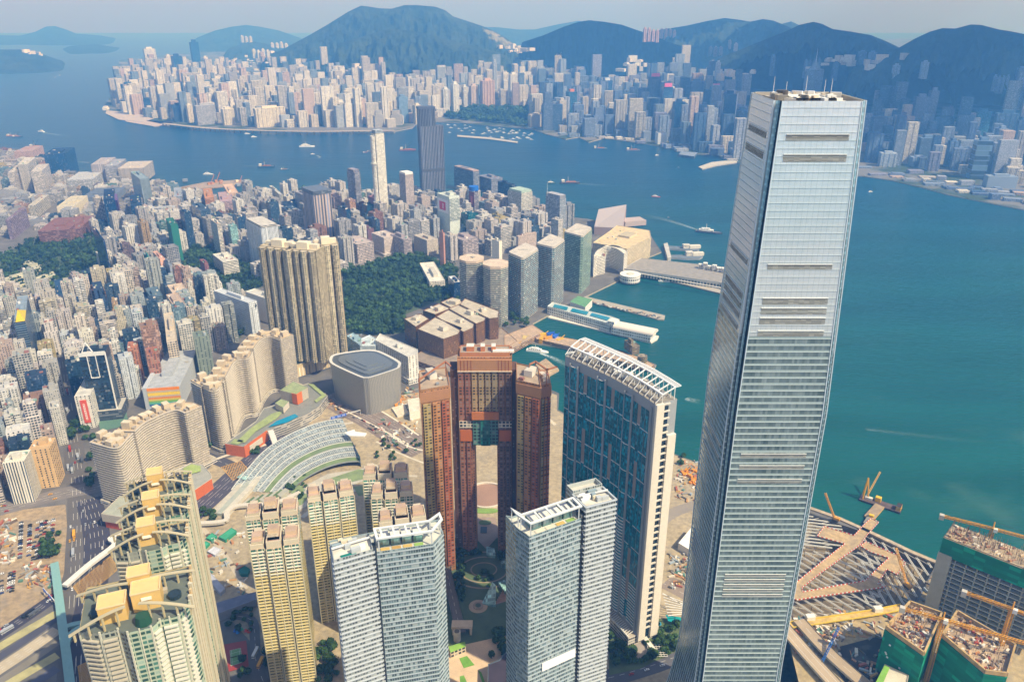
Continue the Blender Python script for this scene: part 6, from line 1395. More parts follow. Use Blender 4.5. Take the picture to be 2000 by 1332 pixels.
# ---- railway station: swept ribbed roof with stepped bands and planted terraces
def station():
    O = [(452, 958), (490, 922), (530, 894), (588, 868), (650, 850), (722, 846)]; I = [(566, 964), (584, 950), (610, 935), (648, 920), (690, 912), (740, 914)]
    n = 30; Og = smooth(O, ZL, n//5+1)[:n+1]; Ig = smooth(I, ZL, n//5+1)[:n+1]; n = min(len(Og), len(Ig))-1
    e = empty('railway_station', *lerp(Og[n//2], Ig[n//2], .5), ZL, 'railway station with a swept roof of curved ribbed glass bands and planted terraces', 'station'); nb = 9
    hh = lambda i, k: ZL+1+22*math.sin(math.pi*.5*min(1, i/n*1.15))**1.2*(1-(k/nb)*.72)
    for k in range(nb):
        f0, f1 = k/nb, (k+.74)/nb; m = MB(); green = k in (5, 8); col = '6e7f56' if green else '9aa09e'
        for i in range(n):
            a, b = lerp(Og[i], Ig[i], f0), lerp(Og[i+1], Ig[i+1], f0); c, d = lerp(Og[i+1], Ig[i+1], f1), lerp(Og[i], Ig[i], f1); z0, z1 = hh(i, k), hh(i+1, k)
            m.face([(*d, z0-1.2), (*c, z1-1.2), (*b, z1), (*a, z0)], 'turf' if green else 'station_glass', col, [(i*6, 0), (i*6+6, 0), (i*6+6, 6), (i*6, 6)])
            g, h_ = lerp(Og[i], Ig[i], (k+1)/nb), lerp(Og[i+1], Ig[i+1], (k+1)/nb)
            m.face([(*g, hh(i, k+1)), (*h_, hh(i+1, k+1)), (*c, z1-1.2), (*d, z0-1.2)], 'concrete', '7d8078')
        bd = m.build('roof_band', e); m = MB()
        for i in range(n):
            for j in (0, .5):
                if green: continue
                a, d = lerp(lerp(Og[i], Og[i+1], j), lerp(Ig[i], Ig[i+1], j), f0), lerp(lerp(Og[i], Og[i+1], j), lerp(Ig[i], Ig[i+1], j), f1); zz = hh(i+j, k)+.25; m.beam((*a, zz), (*d, zz-1.2), .45, .3, 'white_steel', 'c3c5c0')
            m.beam((*lerp(Og[i], Ig[i], f0), hh(i, k)+.3), (*lerp(Og[i+1], Ig[i+1], f0), hh(i+1, k)+.3), .9, .5, 'white_steel', 'cfcec4')
        if m.f: m.build('roof_rib', bd)
    m = MB()                            # glazed front and the white beak
    for i in range(n-6, n): m.wall(Og[i], Og[i+1], ZL, hh(i, 0), 'curtain', '9fb0b0')
    m.wall(Og[n], Ig[n], ZL, 18, 'curtain', '8fa2a4'); m.build('glass_front', e); m = MB()
    zc = 27; q = [XY(*p, zc) for p in ((672, 845), (692, 839), (694, 843), (716, 846), (712, 852), (682, 851))]; m.prism(q, zc-1, zc+.4, 'white_steel', 'white_steel', 'eae6dc', bottom=True); m.build('canopy_beak', e)
    m = MB(); A_ = smooth([(410, 1005), (452, 962), (500, 915), (560, 880), (600, 868)], ZL, 6)
    for o_, z, c in ((0, ZL+2.5, 'b9b2a0'), (8, ZL+3.5, 'a3a79a'), (16, ZL+5, 'c3bcaa')):
        for i in range(len(A_)-1):
            v = Vector((A_[i+1][0]-A_[i][0], A_[i+1][1]-A_[i][1])).normalized(); s_ = Vector((-v.y, v.x)); a, b = A_[i], A_[i+1]
            P = [(a[0]-s_.x*o_, a[1]-s_.y*o_), (b[0]-s_.x*o_, b[1]-s_.y*o_), (b[0]-s_.x*(o_+7), b[1]-s_.y*(o_+7)), (a[0]-s_.x*(o_+7), a[1]-s_.y*(o_+7))]; m.prism(P, ZL, z, 'concrete', 'concrete', c)
    m.build('ramped_walk', e); m = MB(); m.flat(ccw([XY(*p, 8) for p in ((462, 932), (500, 905), (520, 893), (508, 912), (480, 938))]), 8, 'curtain', '9fc0ba'); m.build('skylight', e)
    for i in range(9):                  # planted steps at the low end
        m = MB(); f = i/9; P = [(470+f*80, 985-f*22), (486+f*80, 972-f*22), (493+f*80, 976-f*22), (478+f*80, 990-f*22)]; m.prism([XY(*p, 5+i*.3) for p in P], ZL, 5+i*.3, 'concrete', 'turf' if i % 2 else 'concrete', 'b3ae9c', '5d7048' if i % 2 else 'a8a594'); m.build('planted_step', e)
facade('station_glass', 2., 2.4, .8, .8, (.16, .20, .21), grough=.2, lit=.2, gspec=.8, wallvar=.1)
station()
sheet('garden_lawn', [(480, 1002), (545, 975), (640, 925), (730, 912), (736, 930), (640, 965), (560, 1010), (500, 1020)], ZL+.3, 'concrete', 'b3ad9c')
for q in ([(520, 990), (560, 968), (610, 962), (590, 985), (540, 1000)], [(632, 938), (700, 916), (732, 920), (730, 930), (660, 948)], [(560, 955), (590, 945), (596, 958), (575, 968)], [(690, 950), (730, 946), (734, 962), (700, 968)]): sheet('lawn', q, ZL+.5, 'turf', '7d8c60')
# ---- shopping podium with green roofs, pool and orange walls
def podium():
    e = empty('shopping_podium', *XY(540, 820, 10), ZL, 'long angular shopping podium with lawns, a turquoise pool and orange end walls', 'shopping centre'); z = 18
    R = [(439, 866), (475, 872), (521, 840), (560, 826), (604, 806), (625, 792), (640, 772), (602, 748), (580, 756), (545, 788), (515, 797), (500, 822)]; P = [XY(*p, z) for p in R]; claim(P)
    m = MB(); m.prism(P, ZL, z, 'banded', 'concrete', 'b5b0a4', '7f8078', par=.8); m.build('hall', e); m = MB()
    for q in ([(462, 862), (490, 836), (530, 808), (556, 800), (540, 818), (500, 842), (478, 864)], [(602, 750), (612, 750), (638, 772), (618, 786), (614, 782), (628, 772)], [(449, 866), (458, 857), (476, 860), (466, 868)]): m = MB(); m.flat(ccw([XY(*p, z+.6) for p in q]), z+.6, 'turf', '93a068'); m.build('roof_lawn', e)
    m = MB(); q = [XY(*p, z+.8) for p in ((524, 834), (540, 822), (576, 808), (583, 813), (560, 825))]; m.flat(ccw(q), z+.8, 'pool', '1587a8'); m.build('pool', e)
    m = MB(); a, b = XY(476, 873, z), XY(521, 841, z); u = Vector((b[0]-a[0], b[1]-a[1])).normalized(); nn = Vector((u.y, -u.x)); m.prism([a, b, (b[0]+nn.x*.8, b[1]+nn.y*.8), (a[0]+nn.x*.8, a[1]+nn.y*.8)], ZL, z+.5, 'paint', 'paint', 'cf6a30'); L = math.dist(a, b); m.prism([(a[0]+u.x*L*.2+nn.x*.9, a[1]+u.y*L*.2+nn.y*.9), (a[0]+u.x*L*.75+nn.x*.9, a[1]+u.y*L*.75+nn.y*.9), (a[0]+u.x*L*.75+nn.x*1.4, a[1]+u.y*L*.75+nn.y*1.4), (a[0]+u.x*L*.2+nn.x*1.4, a[1]+u.y*L*.2+nn.y*1.4)], 7, 15, 'paint', 'paint', 'cdc4b2')
    c = XY(440, 867, z); m.prism([c, a, (a[0]-nn.x*-.6, a[1]+nn.y*.6-.4), (c[0], c[1]-.8)], ZL, z+.4, 'paint', 'paint', 'c96830'); m.build('orange_wall', e)
    m = MB(); Q = [XY(*p, 34) for p in ((547, 762), (573, 745), (601, 757), (579, 770))]; m.prism(Q, z, 34, 'paint', 'turf', 'b5ab9a', '8f9a70'); t_ = m.build('roof_box', e); claim(Q)
    m = MB(); q = ccw(Q); i = min(range(4), key=lambda i: PR(*q[i], 34)[1]*-1); a = q[i]
    for dst in (q[i-1], q[(i+1) % 4]): p1 = lerp(a, dst, .0); p2 = lerp(a, dst, .3 if dst is q[i-1] else .45); cx, cy = cen(Q); o_ = Vector((cen([p1, p2])[0]-cx, cen([p1, p2])[1]-cy)).normalized(); m.prism([p1, p2, (p2[0]+o_.x*.7, p2[1]+o_.y*.7), (p1[0]+o_.x*.7, p1[1]+o_.y*.7)], z, 34.3, 'paint', 'paint', 'd86e2c')
    m.build('orange_panel', t_); m = MB(); m.prism([XY(*p, 27) for p in ((537, 787), (549, 779), (564, 784), (553, 796))], z, 27, 'paint', 'turf', 'c9bfae', '8f9a70'); m.build('roof_box', e)
    m = MB(); a, b = XY(529, 845, 16), XY(542, 878, 9); m.beam((*a, 18), (*b, 8), 7, 4, 'white_steel', 'c9c6bc'); m.build('covered_bridge', e)
    # second and third podium blocks
    e = empty('shopping_podium', *XY(385, 930, 10), ZL, 'smaller rounded podium with an oval lawn and orange side wall by the striped junction', 'shopping centre'); m = MB(); Q = [XY(*p, 16) for p in ((350, 915), (372, 903), (396, 906), (412, 925), (414, 934), (372, 962), (352, 950))]; m.prism(Q, ZL, 16, 'paint', 'concrete', 'c9c0b0', '9a9a90', par=.8); claim(Q); m.build('hall', e)
    m = MB(); m.flat(ccw([XY(*p, 16.5) for p in ((358, 914), (374, 906), (392, 910), (392, 920), (372, 926), (358, 924))]), 16.5, 'turf', '97a862'); m.build('roof_lawn', e); m = MB(); a, b = XY(373, 963, 16), XY(413, 936, 16); u = Vector((b[0]-a[0], b[1]-a[1])).normalized(); nn = Vector((u.y, -u.x)); m.prism([a, b, (b[0]+nn.x*.8, b[1]+nn.y*.8), (a[0]+nn.x*.8, a[1]+nn.y*.8)], ZL, 16.6, 'paint', 'paint', 'c86632'); m.build('orange_wall', e)
    e = empty('shopping_podium', *XY(235, 1010, 10), ZL, 'grey-roofed box on an orange base wedged behind the gold-box terrace', 'shopping centre'); Q = [XY(*p, 22) for p in ((197, 1003), (235, 967), (262, 975), (272, 990), (240, 1010))]; m = MB(); m.prism(Q, 12, 22, 'paint', 'concrete', 'b9ae9c', 'a0a290', par=.6); m.build('hall', e); m = MB(); m.prism(offset(ccw(Q), -1.5), ZL, 12, 'paint', 'paint', 'b8502c'); m.build('orange_base', e); claim(Q)
podium()
# ---- raised walkways
def walk(lab, pts, w, z, col, roof='paint', name='footbridge', th=2.6):
    m = ribbon(name, pts, w, z, roof, col, n=4); C = smooth(pts, z, 4); k = ribbon('x', pts, w+.5, z-th, 'concrete', 'b5ad9c', n=4)
    m.v, m.f = m.v, m.f
    for i in range(len(C)-1): m.beam((*C[i], z-th/2-.1), (*C[i+1], z-th/2-.1), w-.6, th, 'paint', shade(col, .85))
    for i in range(1, len(C)-1, 3): m.beam((*C[i], ZL), (*C[i], z-th), 1.4, 1.4, 'concrete', 'b0a898')
    return tag(m.build(name), lab, 'footbridge')
walk('long white covered walkway slanting up to the orange-based box at left', [(126, 1142), (175, 1100), (224, 1062), (216, 1050), (240, 1038)], 6.5, 11, 'd8d4ca')
walk('white parapet walkway bending around the cream and green towers', [(377, 1021), (438, 1016), (444, 998), (465, 986), (535, 981), (586, 960)], 6, 9, 'cbc2b0')
walk('pale teal covered footbridge running down the left edge to a forked junction', [(106, 1098), (113, 1150), (122, 1222), (130, 1280), (138, 1345)], 7.5, 10, '7fa6a0')
walk('short teal branch bridge joining the forked footbridge junction', [(124, 1225), (138, 1219), (162, 1214)], 5.5, 10.1, '7fa6a0')
walk('lower teal branch bridge curving off the forked footbridge junction', [(128, 1262), (136, 1240), (148, 1228), (165, 1220)], 5.5, 10.2, '7fa6a0')
walk('thin angled walkway linking the left glass tower to the gateway tower', [(866, 1082), (900, 1055), (928, 1030)], 3, 12, 'a89a88'); walk('thin angled walkway linking the gateway tower to the right glass tower', [(974, 1030), (1000, 1050), (1012, 1062)], 3, 12, 'a89a88')
def gantry(px, py, L, a, lab, board):
    x, y = XY(px, py, ZL); e = empty('sign_gantry', x, y, ZL, lab, 'road sign'); m = MB(); c, s_ = math.cos(a)*L/2, math.sin(a)*L/2
    for k in (-1, 1): m.beam((x+k*c, y+k*s_, ZL), (x+k*c, y+k*s_, 11), .5, .5, 'white_steel', 'd5d3cc')
    m.beam((x-c, y-s_, 10.6), (x+c, y+s_, 10.6), .7, .9, 'white_steel', 'd5d3cc'); m.build('frame', e)
    for k in board: m = MB(); m.box(x+c*k, y+s_*k-.6, 8, 12, 8, .3, a, 'paint', '2456b8'); b_ = m.build('sign_board', e); m = MB(); m.box(x+c*k, y+s_*k-.8, 10.6, 11, 5, .1, a, 'paint', 'e8ecf4'); m.box(x+c*k, y+s_*k-.8, 9.2, 9.6, 4, .1, a, 'paint', 'e8ecf4'); m.build('sign_lettering', b_)
gantry(675, 818, 44, .55, 'blue direction signs on a gantry over the wide dusty road', (-.75, -.4, -.1)); gantry(98, 1172, 26, -.7, 'blue direction signs over the dark road beside the teal footbridge', (-.6, .3))
# ---- sunken garden between the glass towers
def garden():
    z = ZL+.6; sheet('garden_ground', [(868, 1050), (1040, 1050), (1012, 1235), (890, 1262), (872, 1262)], z, 'turf', '56684a'); sheet('plaza_paving', [(868, 1262), (1006, 1232), (1000, 1345), (872, 1345)], z-.02, 'concrete', 'd3b795')
    cx, cy = XY(945, 1112, z)
    for r, w in ((34, 1.8), (24, 1.5), (13, 1.3)):
        m = MB()
        for k in range(36):
            if k in (3, 4, 5, 6) and r > 20: continue
            a, b = k*math.pi/18, (k+1)*math.pi/18; m.beam((cx+r*math.cos(a), cy+r*.82*math.sin(a), z+.15), (cx+r*math.cos(b), cy+r*.82*math.sin(b), z+.15), w, .2, 'concrete', 'a39276')
        struct(m, 'garden_path')
    m = MB(); m.flat(ccw([XY(*p, z+.4) for p in ((930, 1010), (968, 1010), (974, 1046), (950, 1072), (924, 1046))]), z+.4, 'concrete', '9a8676'); struct(m, 'forecourt_paving')
    x, y = XY(947, 1028, z+.6); m = MB(); m.cyl(x, y+7, z, z+1.2, 7, 'turf', '5f7048', 18, sy=.6); m.box(x-1, y-6, z, z+1, 7, 11, 0, 'paint', '39434a'); tag(m.build('planter'), 'oval planter and dark pool on the forecourt beneath the gateway tower', 'planter')
    def glasshut(lab, pts, hts):
        P = [XY(*p, z) for p in pts]; m = MB(); n = len(P); P2 = [(*p, z+h_) for p, h_ in zip(P, hts)]
        if n == 3: pass
        for i in range(n): j = (i+1) % n; m.face([(*P[i], z), (*P[j], z), P2[j], P2[i]], 'curtain', '7fa39c')
        m.face(P2, 'curtain', '8fb5ae'); o = m.build('glass_pavilion'); tag(o, lab, 'pavilion'); claim(P)
    glasshut('tilted wedge of pale green glass below the garden circle', [(941, 1180), (968, 1185), (969, 1158), (962, 1152)], [1, 3, 9, 10]); glasshut('long green glass pavilion at the right edge of the garden', [(973, 1142), (986, 1138), (999, 1160), (986, 1166)], [4, 4, 6, 6]); glasshut('small grey-green hipped pavilion by the right glass tower', [(976, 1106), (1000, 1090), (1006, 1104), (984, 1112)], [5, 5, 7, 6]); glasshut('flat pale glass canopy inside the garden circle', [(950, 1088), (950, 1074), (966, 1078), (968, 1090)], [3, 5, 5, 3])
    x, y = XY(934, 1184, z)
    for r, c in ((9, 'b5a284'), (5, '9a8a70'), (2.6, '55644a')): m = MB(); m.cyl(x, y, z, z+.3+.25*(9-r), r, 'concrete', c, 24); struct(m, 'fountain_terrace')
    m = MB()
    for k in range(8): P = [XY(*p, z) for p in ((966+k*2.5, 1180-k*3.4), (998, 1170-k*1.6))]; m.beam((*P[0], z+.6+k*.5), (*P[1], z+.6+k*.5), 1.3, 1.2, 'concrete', 'a5826a')
    struct(m, 'garden_steps')
    e = empty('tunnel_portal', *XY(902, 1240, z), z, 'beige rectangular portal over the ramp road below the garden', 'portal'); m = MB(); x, y = XY(903, 1233, z); m.box(x-8, y, z, 11, 2, 9, 0, 'concrete', 'c3b196'); m.box(x+8, y, z, 11, 2, 9, 0, 'concrete', 'c3b196'); m.build('pier', e); m = MB(); m.box(x, y, 11, 13, 19, 9, 0, 'concrete', 'cdbba0'); m.build('lintel', e)
    x, y = XY(893, 1250, z); m = MB(); m.cyl(x, y, z, 14, 3.2, 'concrete', 'd8cdb8', 14); m.cyl(x, y, 14, 14.6, 2.4, 'paint', '6d6a62', 14); tag(m.build('vent_tower'), 'white round vent tower beside the lawned roof', 'tower')
    e = empty('retail_block', *XY(895, 1270, z), z, 'low beige block with a bright green lawn roof, left of the paved plaza', 'building'); m = MB(); P = [XY(*p, 10) for p in ((876, 1262), (908, 1252), (910, 1262), (880, 1274))]; m.prism(P, z, 10, 'gridded', 'turf', 'd3c4a8', '86b04a'); m.build('hall', e)
    for q in ([(897, 1285), (912, 1280), (927, 1298), (906, 1304)], [(898, 1320), (906, 1318), (918, 1345), (900, 1345)], [(934, 1308), (940, 1312), (952, 1345), (946, 1345)]): sheet('lawn', q, z+.2, 'turf', '6fa03c')
    pts = [(953, 1296), (975, 1288), (990, 1270), (1010, 1268), (1012, 1345), (952, 1345)]; e = empty('retail_block', *XY(985, 1310, z), z, 'dark-roofed faceted block with pale canopies at the foot of the right glass tower', 'building'); m = MB(); m.prism([XY(*p, 16) for p in pts], z, 16, 'curtain', 'roofing', '5c6a76', '3d3440', par=.8); m.build('hall', e)
garden()
def ringroad():
    x, y = XY(950, 968, ZL); m = MB(); m.cyl(x, y, ZL+.1, ZL+.3, 24, 'asphalt', '9a7a66', 36); struct(m, 'ring_road'); m = MB()
    for k in range(40):
        a, b = k*math.pi/20, (k+1)*math.pi/20; m.beam((x+25*math.cos(a), y+25*math.sin(a), ZL+1), (x+25*math.cos(b), y+25*math.sin(b), ZL+1), 2.4, 2, 'concrete', 'd0c4b0')
    tag(m.build('ring_wall'), 'pale curved wall ringing the sunken road seen through the archway', 'wall'); m = MB(); m.cyl(x, y-30, ZL+.1, ZL+.5, 15, 'turf', '7d9a4c', 24, sy=.35); struct(m, 'lawn')
ringroad()
for k, (a, b, c, z, w, col) in enumerate((((735, 862), (780, 885), (830, 905), 5, 3, 'c9bfa8'), ((725, 905), (770, 925), (815, 930), 4, 4, 'bdb39e'), ((760, 850), (800, 872), (828, 880), 4, 3, 'd3c8b2'), ((1010, 770), (1050, 800), (1085, 830), 4, 5, 'c9bda4'), ((620, 775), (700, 815), (800, 868), 4, 2.5, 'd8ccb6'), ((655, 757), (740, 800), (818, 850), 4, 2.5, 'd8ccb6'), ((560, 868), (620, 838), (690, 825), 4, 5, 'c3b9a6'), ((400, 905), (455, 885), (520, 868), 5, 5, 'c8bfac'), ((395, 1030), (440, 1085), (480, 1150), 4, 5, 'b9ac94'), ((590, 1010), (640, 975), (700, 955), 4, 6, 'b9b2a0'))):
    rstruct('path', [a, b, c], w, ZL+.18+.01*k, 'concrete', col)
# tennis court, playground
def court():
    z = ZL+.7; P = [(437, 1258), (481, 1250), (486, 1300), (440, 1313)]; m = MB(); m.flat(ccw([XY(*p, z) for p in P]), z, 'paint', '9a3a30'); e = m.build('tennis_court'); tag(e, 'red tennis court with a green playing area by the curved wall', 'tennis court')
    q = [XY(*p, z+.1) for p in ((449, 1270), (470, 1265), (473, 1293), (451, 1300))]; m = MB(); m.flat(ccw(q), z+.1, 'paint', '6f9a58'); pl = m.build('playing_area', e); m = MB()
    for f in (0, 1, .14, .86): m.beam((*lerp(q[0], q[1], f), z+.16), (*lerp(q[3], q[2], f), z+.16), .16, .04, 'paint', 'e6e6da')
    for f in (0, .22, .78, 1): m.beam((*lerp(q[0], q[3], f), z+.16), (*lerp(q[1], q[2], f), z+.16), .16, .04, 'paint', 'e6e6da')
    m.build('court_line', pl); m = MB(); m.beam((*lerp(q[0], q[3], .5), z+.6), (*lerp(q[1], q[2], .5), z+.6), .1, .9, 'paint', '4a5a4a'); m.build('net', e)
    x, y = XY(470, 1232, z); m = MB()
    for dx, dy, c in ((-5, 0, '1f5fc0'), (0, 2, '30b070'), (5, 0, 'd8402c'), (-2, -2, '2a7fd0'), (8, -1, 'c03a30')): m.cyl(x+dx, y+dy, z, z+2.6, 1.8, 'paint', c, 8, .4)
    tag(m.build('playground'), 'playground with small blue, green and red play tents above the tennis court', 'playground')
court()
# ---- villa garden and drive right of the curved teal tower
sheet('garden_ground', [(1188, 1215), (1335, 1205), (1340, 1262), (1250, 1305), (1190, 1318)], ZL+.3, 'turf', '5c6a42'); 
def drive():
    x, y = XY(1231, 1268, ZL); m = MB(); m.cyl(x, y, ZL+.3, ZL+.5, 15, 'concrete', '9a8f84', 28, sy=.8); struct(m, 'driveway'); m = MB(); m.cyl(x, y, ZL+.5, ZL+1.2, 6.5, 'leaves', (1, 1, 1), 20); tag(m.build('planter'), 'round dark planter in the middle of the turning circle', 'planter')
    rstruct('driveway', [(1190, 1205), (1205, 1225), (1218, 1250)], 9, ZL+.52, 'concrete', '8f857c')
    e = empty('pergola', *XY(1278, 1262, ZL), ZL, 'long white slatted walkway pergola ending in a square trellis', 'pergola'); m = MB(); a, b = XY(1255, 1238, 7), XY(1277, 1268, 7); m.beam((*a, 7), (*b, 7), 4, .5, 'white_steel', 'd8d2c4'); m.build('walk_roof', e); m = MB(); x, y = XY(1284, 1270, 6)
    for k in range(7): m.beam((x-8+k*2.6, y-7, 6), (x-8+k*2.6, y+7, 6), .4, .4, 'white_steel', 'd8d2c4'); m.beam((x-8, y-7+k*2.3, 6.3), (x+8, y-7+k*2.3, 6.3), .4, .4, 'white_steel', 'd8d2c4')
    m.build('trellis', e)
    m = MB(); m.flat(ccw([XY(*p, 8) for p in ((1252, 1228), (1290, 1214), (1292, 1220), (1254, 1234))]), 8, 'pool', '2f9ab8'); m.flat(ccw([XY(*p, 8) for p in ((1300, 1200), (1330, 1205), (1332, 1222), (1305, 1212))]), 8, 'pool', '189a98'); struct(m, 'swimming_pool')
    m = MB()
    for k in range(8): a, b = XY(1294+k*1.5, 1160+k*6, 16), XY(1335, 1176+k*5.2-(k*2), 16); m.beam((*a, 16), (*b, 16), .6, .6, 'white_steel', 'ece6da')
    a, b = XY(1294, 1158, 16), XY(1336, 1182, 16); m.beam((*a, 16), (*b, 16), .6, .6, 'white_steel', 'ece6da'); b2 = XY(1332, 1208, 16); m.beam((*b, 16), (*b2, 16), .6, .6, 'white_steel', 'ece6da'); m.beam((*b2, 16), (*b2, ZL), .6, .6, 'white_steel', 'ece6da'); tag(m.build('pool_trellis'), 'large white trellis over the turquoise pool beside the tallest tower', 'trellis')
drive()
# ================================================================ trees
RT = random.Random(55)
def crownmesh(mb, x, y, z, r, h, R, tone, n=3, leafs=60):
    for k in range(n):                  # lumpy masses
        a = R.uniform(0, 6.28); q = r*.45*R.random(); cx, cy, cz = x+q*math.cos(a), y+q*math.sin(a), z+h*R.uniform(.35, .75); rr = r*R.uniform(.5, .72); ph = R.uniform(0, 9); ns, nr = 8, 5; pts = []
        for i in range(1, nr):
            t = math.pi*i/nr
            for j in range(ns): u = 2*math.pi*j/ns; f = 1+.28*math.sin(3*u+ph)*math.sin(2*t+ph)+R.uniform(-.16, .16); pts.append((cx+rr*f*math.sin(t)*math.cos(u), cy+rr*f*math.sin(t)*math.sin(u), cz+rr*f*.8*math.cos(t)))
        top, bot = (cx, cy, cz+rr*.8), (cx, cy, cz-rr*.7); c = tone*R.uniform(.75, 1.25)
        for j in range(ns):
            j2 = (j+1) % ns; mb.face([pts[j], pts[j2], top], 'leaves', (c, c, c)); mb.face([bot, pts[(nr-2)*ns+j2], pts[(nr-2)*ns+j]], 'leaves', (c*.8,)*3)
            for i in range(nr-2): mb.face([pts[i*ns+j], pts[(i+1)*ns+j], pts[(i+1)*ns+j2], pts[i*ns+j2]], 'leaves', (c, c, c))
    for k in range(leafs):              # loose leaf clumps break the outline
        v = Vector((R.gauss(0, 1), R.gauss(0, 1), R.gauss(0, .8))).normalized(); p = Vector((x, y, z+h*.55))+Vector((v.x*r, v.y*r, v.z*h*.45))*R.uniform(.75, 1.08); s_ = r*.16; c = tone*R.uniform(.6, 1.7); t1 = Vector((R.gauss(0, 1), R.gauss(0, 1), R.gauss(0, 1))).normalized()*s_; t2 = v.cross(t1).normalized()*s_ if v.cross(t1).length > 1e-3 else t1
        mb.face([tuple(p-t1-t2), tuple(p+t1-t2), tuple(p+t1+t2), tuple(p-t1+t2)], 'leaves', (c, c, c))
def proto(kind, r, h, tone, seed):
    R = random.Random(seed); e = empty(kind, 0, 0, 0, '', 'tree'); m = MB(); m.cyl(0, 0, 0, h*.45, .38, 'soil', '5a4632', 7, .22)
    for k in range(4): a = k*1.57+.4; m.beam((0, 0, h*.35), (r*.5*math.cos(a), r*.5*math.sin(a), h*.65), .2, .2, 'soil', '5a4632')
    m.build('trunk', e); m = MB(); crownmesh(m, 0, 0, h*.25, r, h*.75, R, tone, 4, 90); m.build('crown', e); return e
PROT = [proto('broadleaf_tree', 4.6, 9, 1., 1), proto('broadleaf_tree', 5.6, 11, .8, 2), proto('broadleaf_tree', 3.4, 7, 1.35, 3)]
for p in PROT: p.location = (0, 0, -60)
used = [False]*3
def tree(px, py, lab, grp, k=None, z=ZL, s=1., xy=None):
    k = RT.randrange(3) if k is None else k; x, y = xy or XY(px, py, z)
    if not used[k]: o = PROT[k]; used[k] = True; kids = list(o.children)
    else:
        o = PROT[k].copy(); COL.objects.link(o)
        for ch in PROT[k].children: c = ch.copy(); COL.objects.link(c); c.parent = o
    o.location = (x, y, z); o.rotation_euler = (0, 0, RT.uniform(0, 6)); o.scale = (s*RT.uniform(.85, 1.15),)*2+(s*RT.uniform(.85, 1.2),); o['label'] = lab; o['category'] = 'tree'; o['group'] = grp; return o
def grove(n, box, lab, grp, z=ZL, s=1., poly=None, mind=5):
    pts = []; t_ = 0
    while len(pts) < n and t_ < 4000:
        t_ += 1; px, py = RT.uniform(box[0], box[2]), RT.uniform(box[1], box[3])
        if poly and not inpoly(px, py, poly): continue
        x, y = XY(px, py, z)
        if any((x-a)**2+(y-b)**2 < (mind*s)**2 for a, b in pts) or not free(x, y, 1.5): continue
        pts.append((x, y)); tree(0, 0, lab, grp, z=z, s=s, xy=(x, y))
grove(16, (872, 1080, 905, 1190), 'tree on the left side of the sunken garden', 'trees left of the sunken garden', s=.75, poly=[(872, 1090), (900, 1080), (935, 1100), (928, 1190), (905, 1200), (895, 1160)]); grove(10, (905, 1050, 940, 1085), 'tree at the upper left of the sunken garden', 'trees at the top of the sunken garden', s=.7)
grove(10, (975, 1050, 1010, 1100), 'tree at the upper right of the sunken garden', 'trees at the top right of the sunken garden', s=.7); grove(14, (958, 1240, 1005, 1290), 'tree in the grove right of the paved plaza', 'trees right of the paved plaza', s=.8, mind=4); grove(8, (935, 1118, 960, 1150), 'dark tree inside the garden circle', 'trees inside the garden circle', s=.6)
grove(22, (1190, 1225, 1335, 1300), 'tree around the turning circle right of the curved teal tower', 'trees around the turning circle', s=.8, poly=[(1188, 1228), (1215, 1270), (1240, 1290), (1330, 1255), (1330, 1275), (1250, 1303), (1192, 1312)]); grove(14, (1250, 1225, 1332, 1262), 'tree in the villa garden behind the pergola', 'trees behind the pergola', s=.75)
grove(30, (520, 1260, 660, 1335), 'tree in the green belt at the bottom beside the glass tower', 'trees of the green belt', s=.8, poly=[(520, 1270), (600, 1250), (648, 1225), (660, 1335), (525, 1335)]); grove(7, (420, 1220, 500, 1330), 'tree around the tennis court', 'trees around the tennis court', s=.6); grove(10, (450, 1190, 500, 1235), 'tree above the playground', 'trees above the playground', s=.6)
grove(12, (85, 1045, 120, 1090), 'tree at the edge of the sandy car park', 'trees at the car park edge', s=.9); grove(9, (140, 820, 195, 860), 'roadside tree near the white block with the lettered panel', 'roadside trees at left', s=1.1); grove(7, (175, 872, 190, 960), 'tree between the road and the wavy tower', 'trees beside the wavy tower', s=1.1)
grove(8, (380, 1000, 420, 1018), 'tree below the ramped station walk', 'trees below the station walk', s=.7); grove(16, (735, 862, 822, 905), 'young tree on the dusty plain left of the orange gateway', 'young trees left of the gateway', s=.55); grove(14, (560, 930, 600, 975), 'tree on the station terraces', 'trees on the station terraces', s=.6)
grove(12, (385, 845, 415, 880), 'tree between the two wavy towers', 'trees between the wavy towers', s=1.); grove(7, (1325, 890, 1345, 940), 'bush on the shore behind the curved teal tower', 'shore bushes', s=.5); grove(8, (985, 622, 1035, 640), 'bright green tree by the ferry basin', 'trees by the ferry basin', s=1.3, mind=7)
grove(10, (470, 872, 505, 888), 'tree at the orange wall corner', 'trees at the orange wall', s=.55); grove(6, (1850, 1240, 1790, 1300), 'tree', 'trees', s=.5) if False else None
def wood(name, polys, n, rmin, rmax, tone, seed):
    R = random.Random(seed); m = MB()
    for poly, k in polys:
        xs = [p[0] for p in poly]; ys = [p[1] for p in poly]; W = [XY(*p, ZL) for p in poly]; x0, x1, y0, y1 = min(w[0] for w in W), max(w[0] for w in W), min(w[1] for w in W), max(w[1] for w in W); c = 0; t_ = 0
        while c < k and t_ < k*14:
            t_ += 1; x, y = R.uniform(x0, x1), R.uniform(y0, y1); px, py = PR(x, y, ZL)
            if not inpoly(px, py, poly) or not free(x, y, 2): continue
            r = R.uniform(rmin, rmax); big = noise.noise(Vector((x*.012, y*.012, seed))); crownmesh(m, x, y, ZL+R.uniform(-1, 2)+2*big, r, r*1.7, R, tone*(1+.8*big)*R.uniform(.55, 1.5), 1, 10); c += 1
    o = m.build(name); return tag(o, None, None, None, 'stuff')
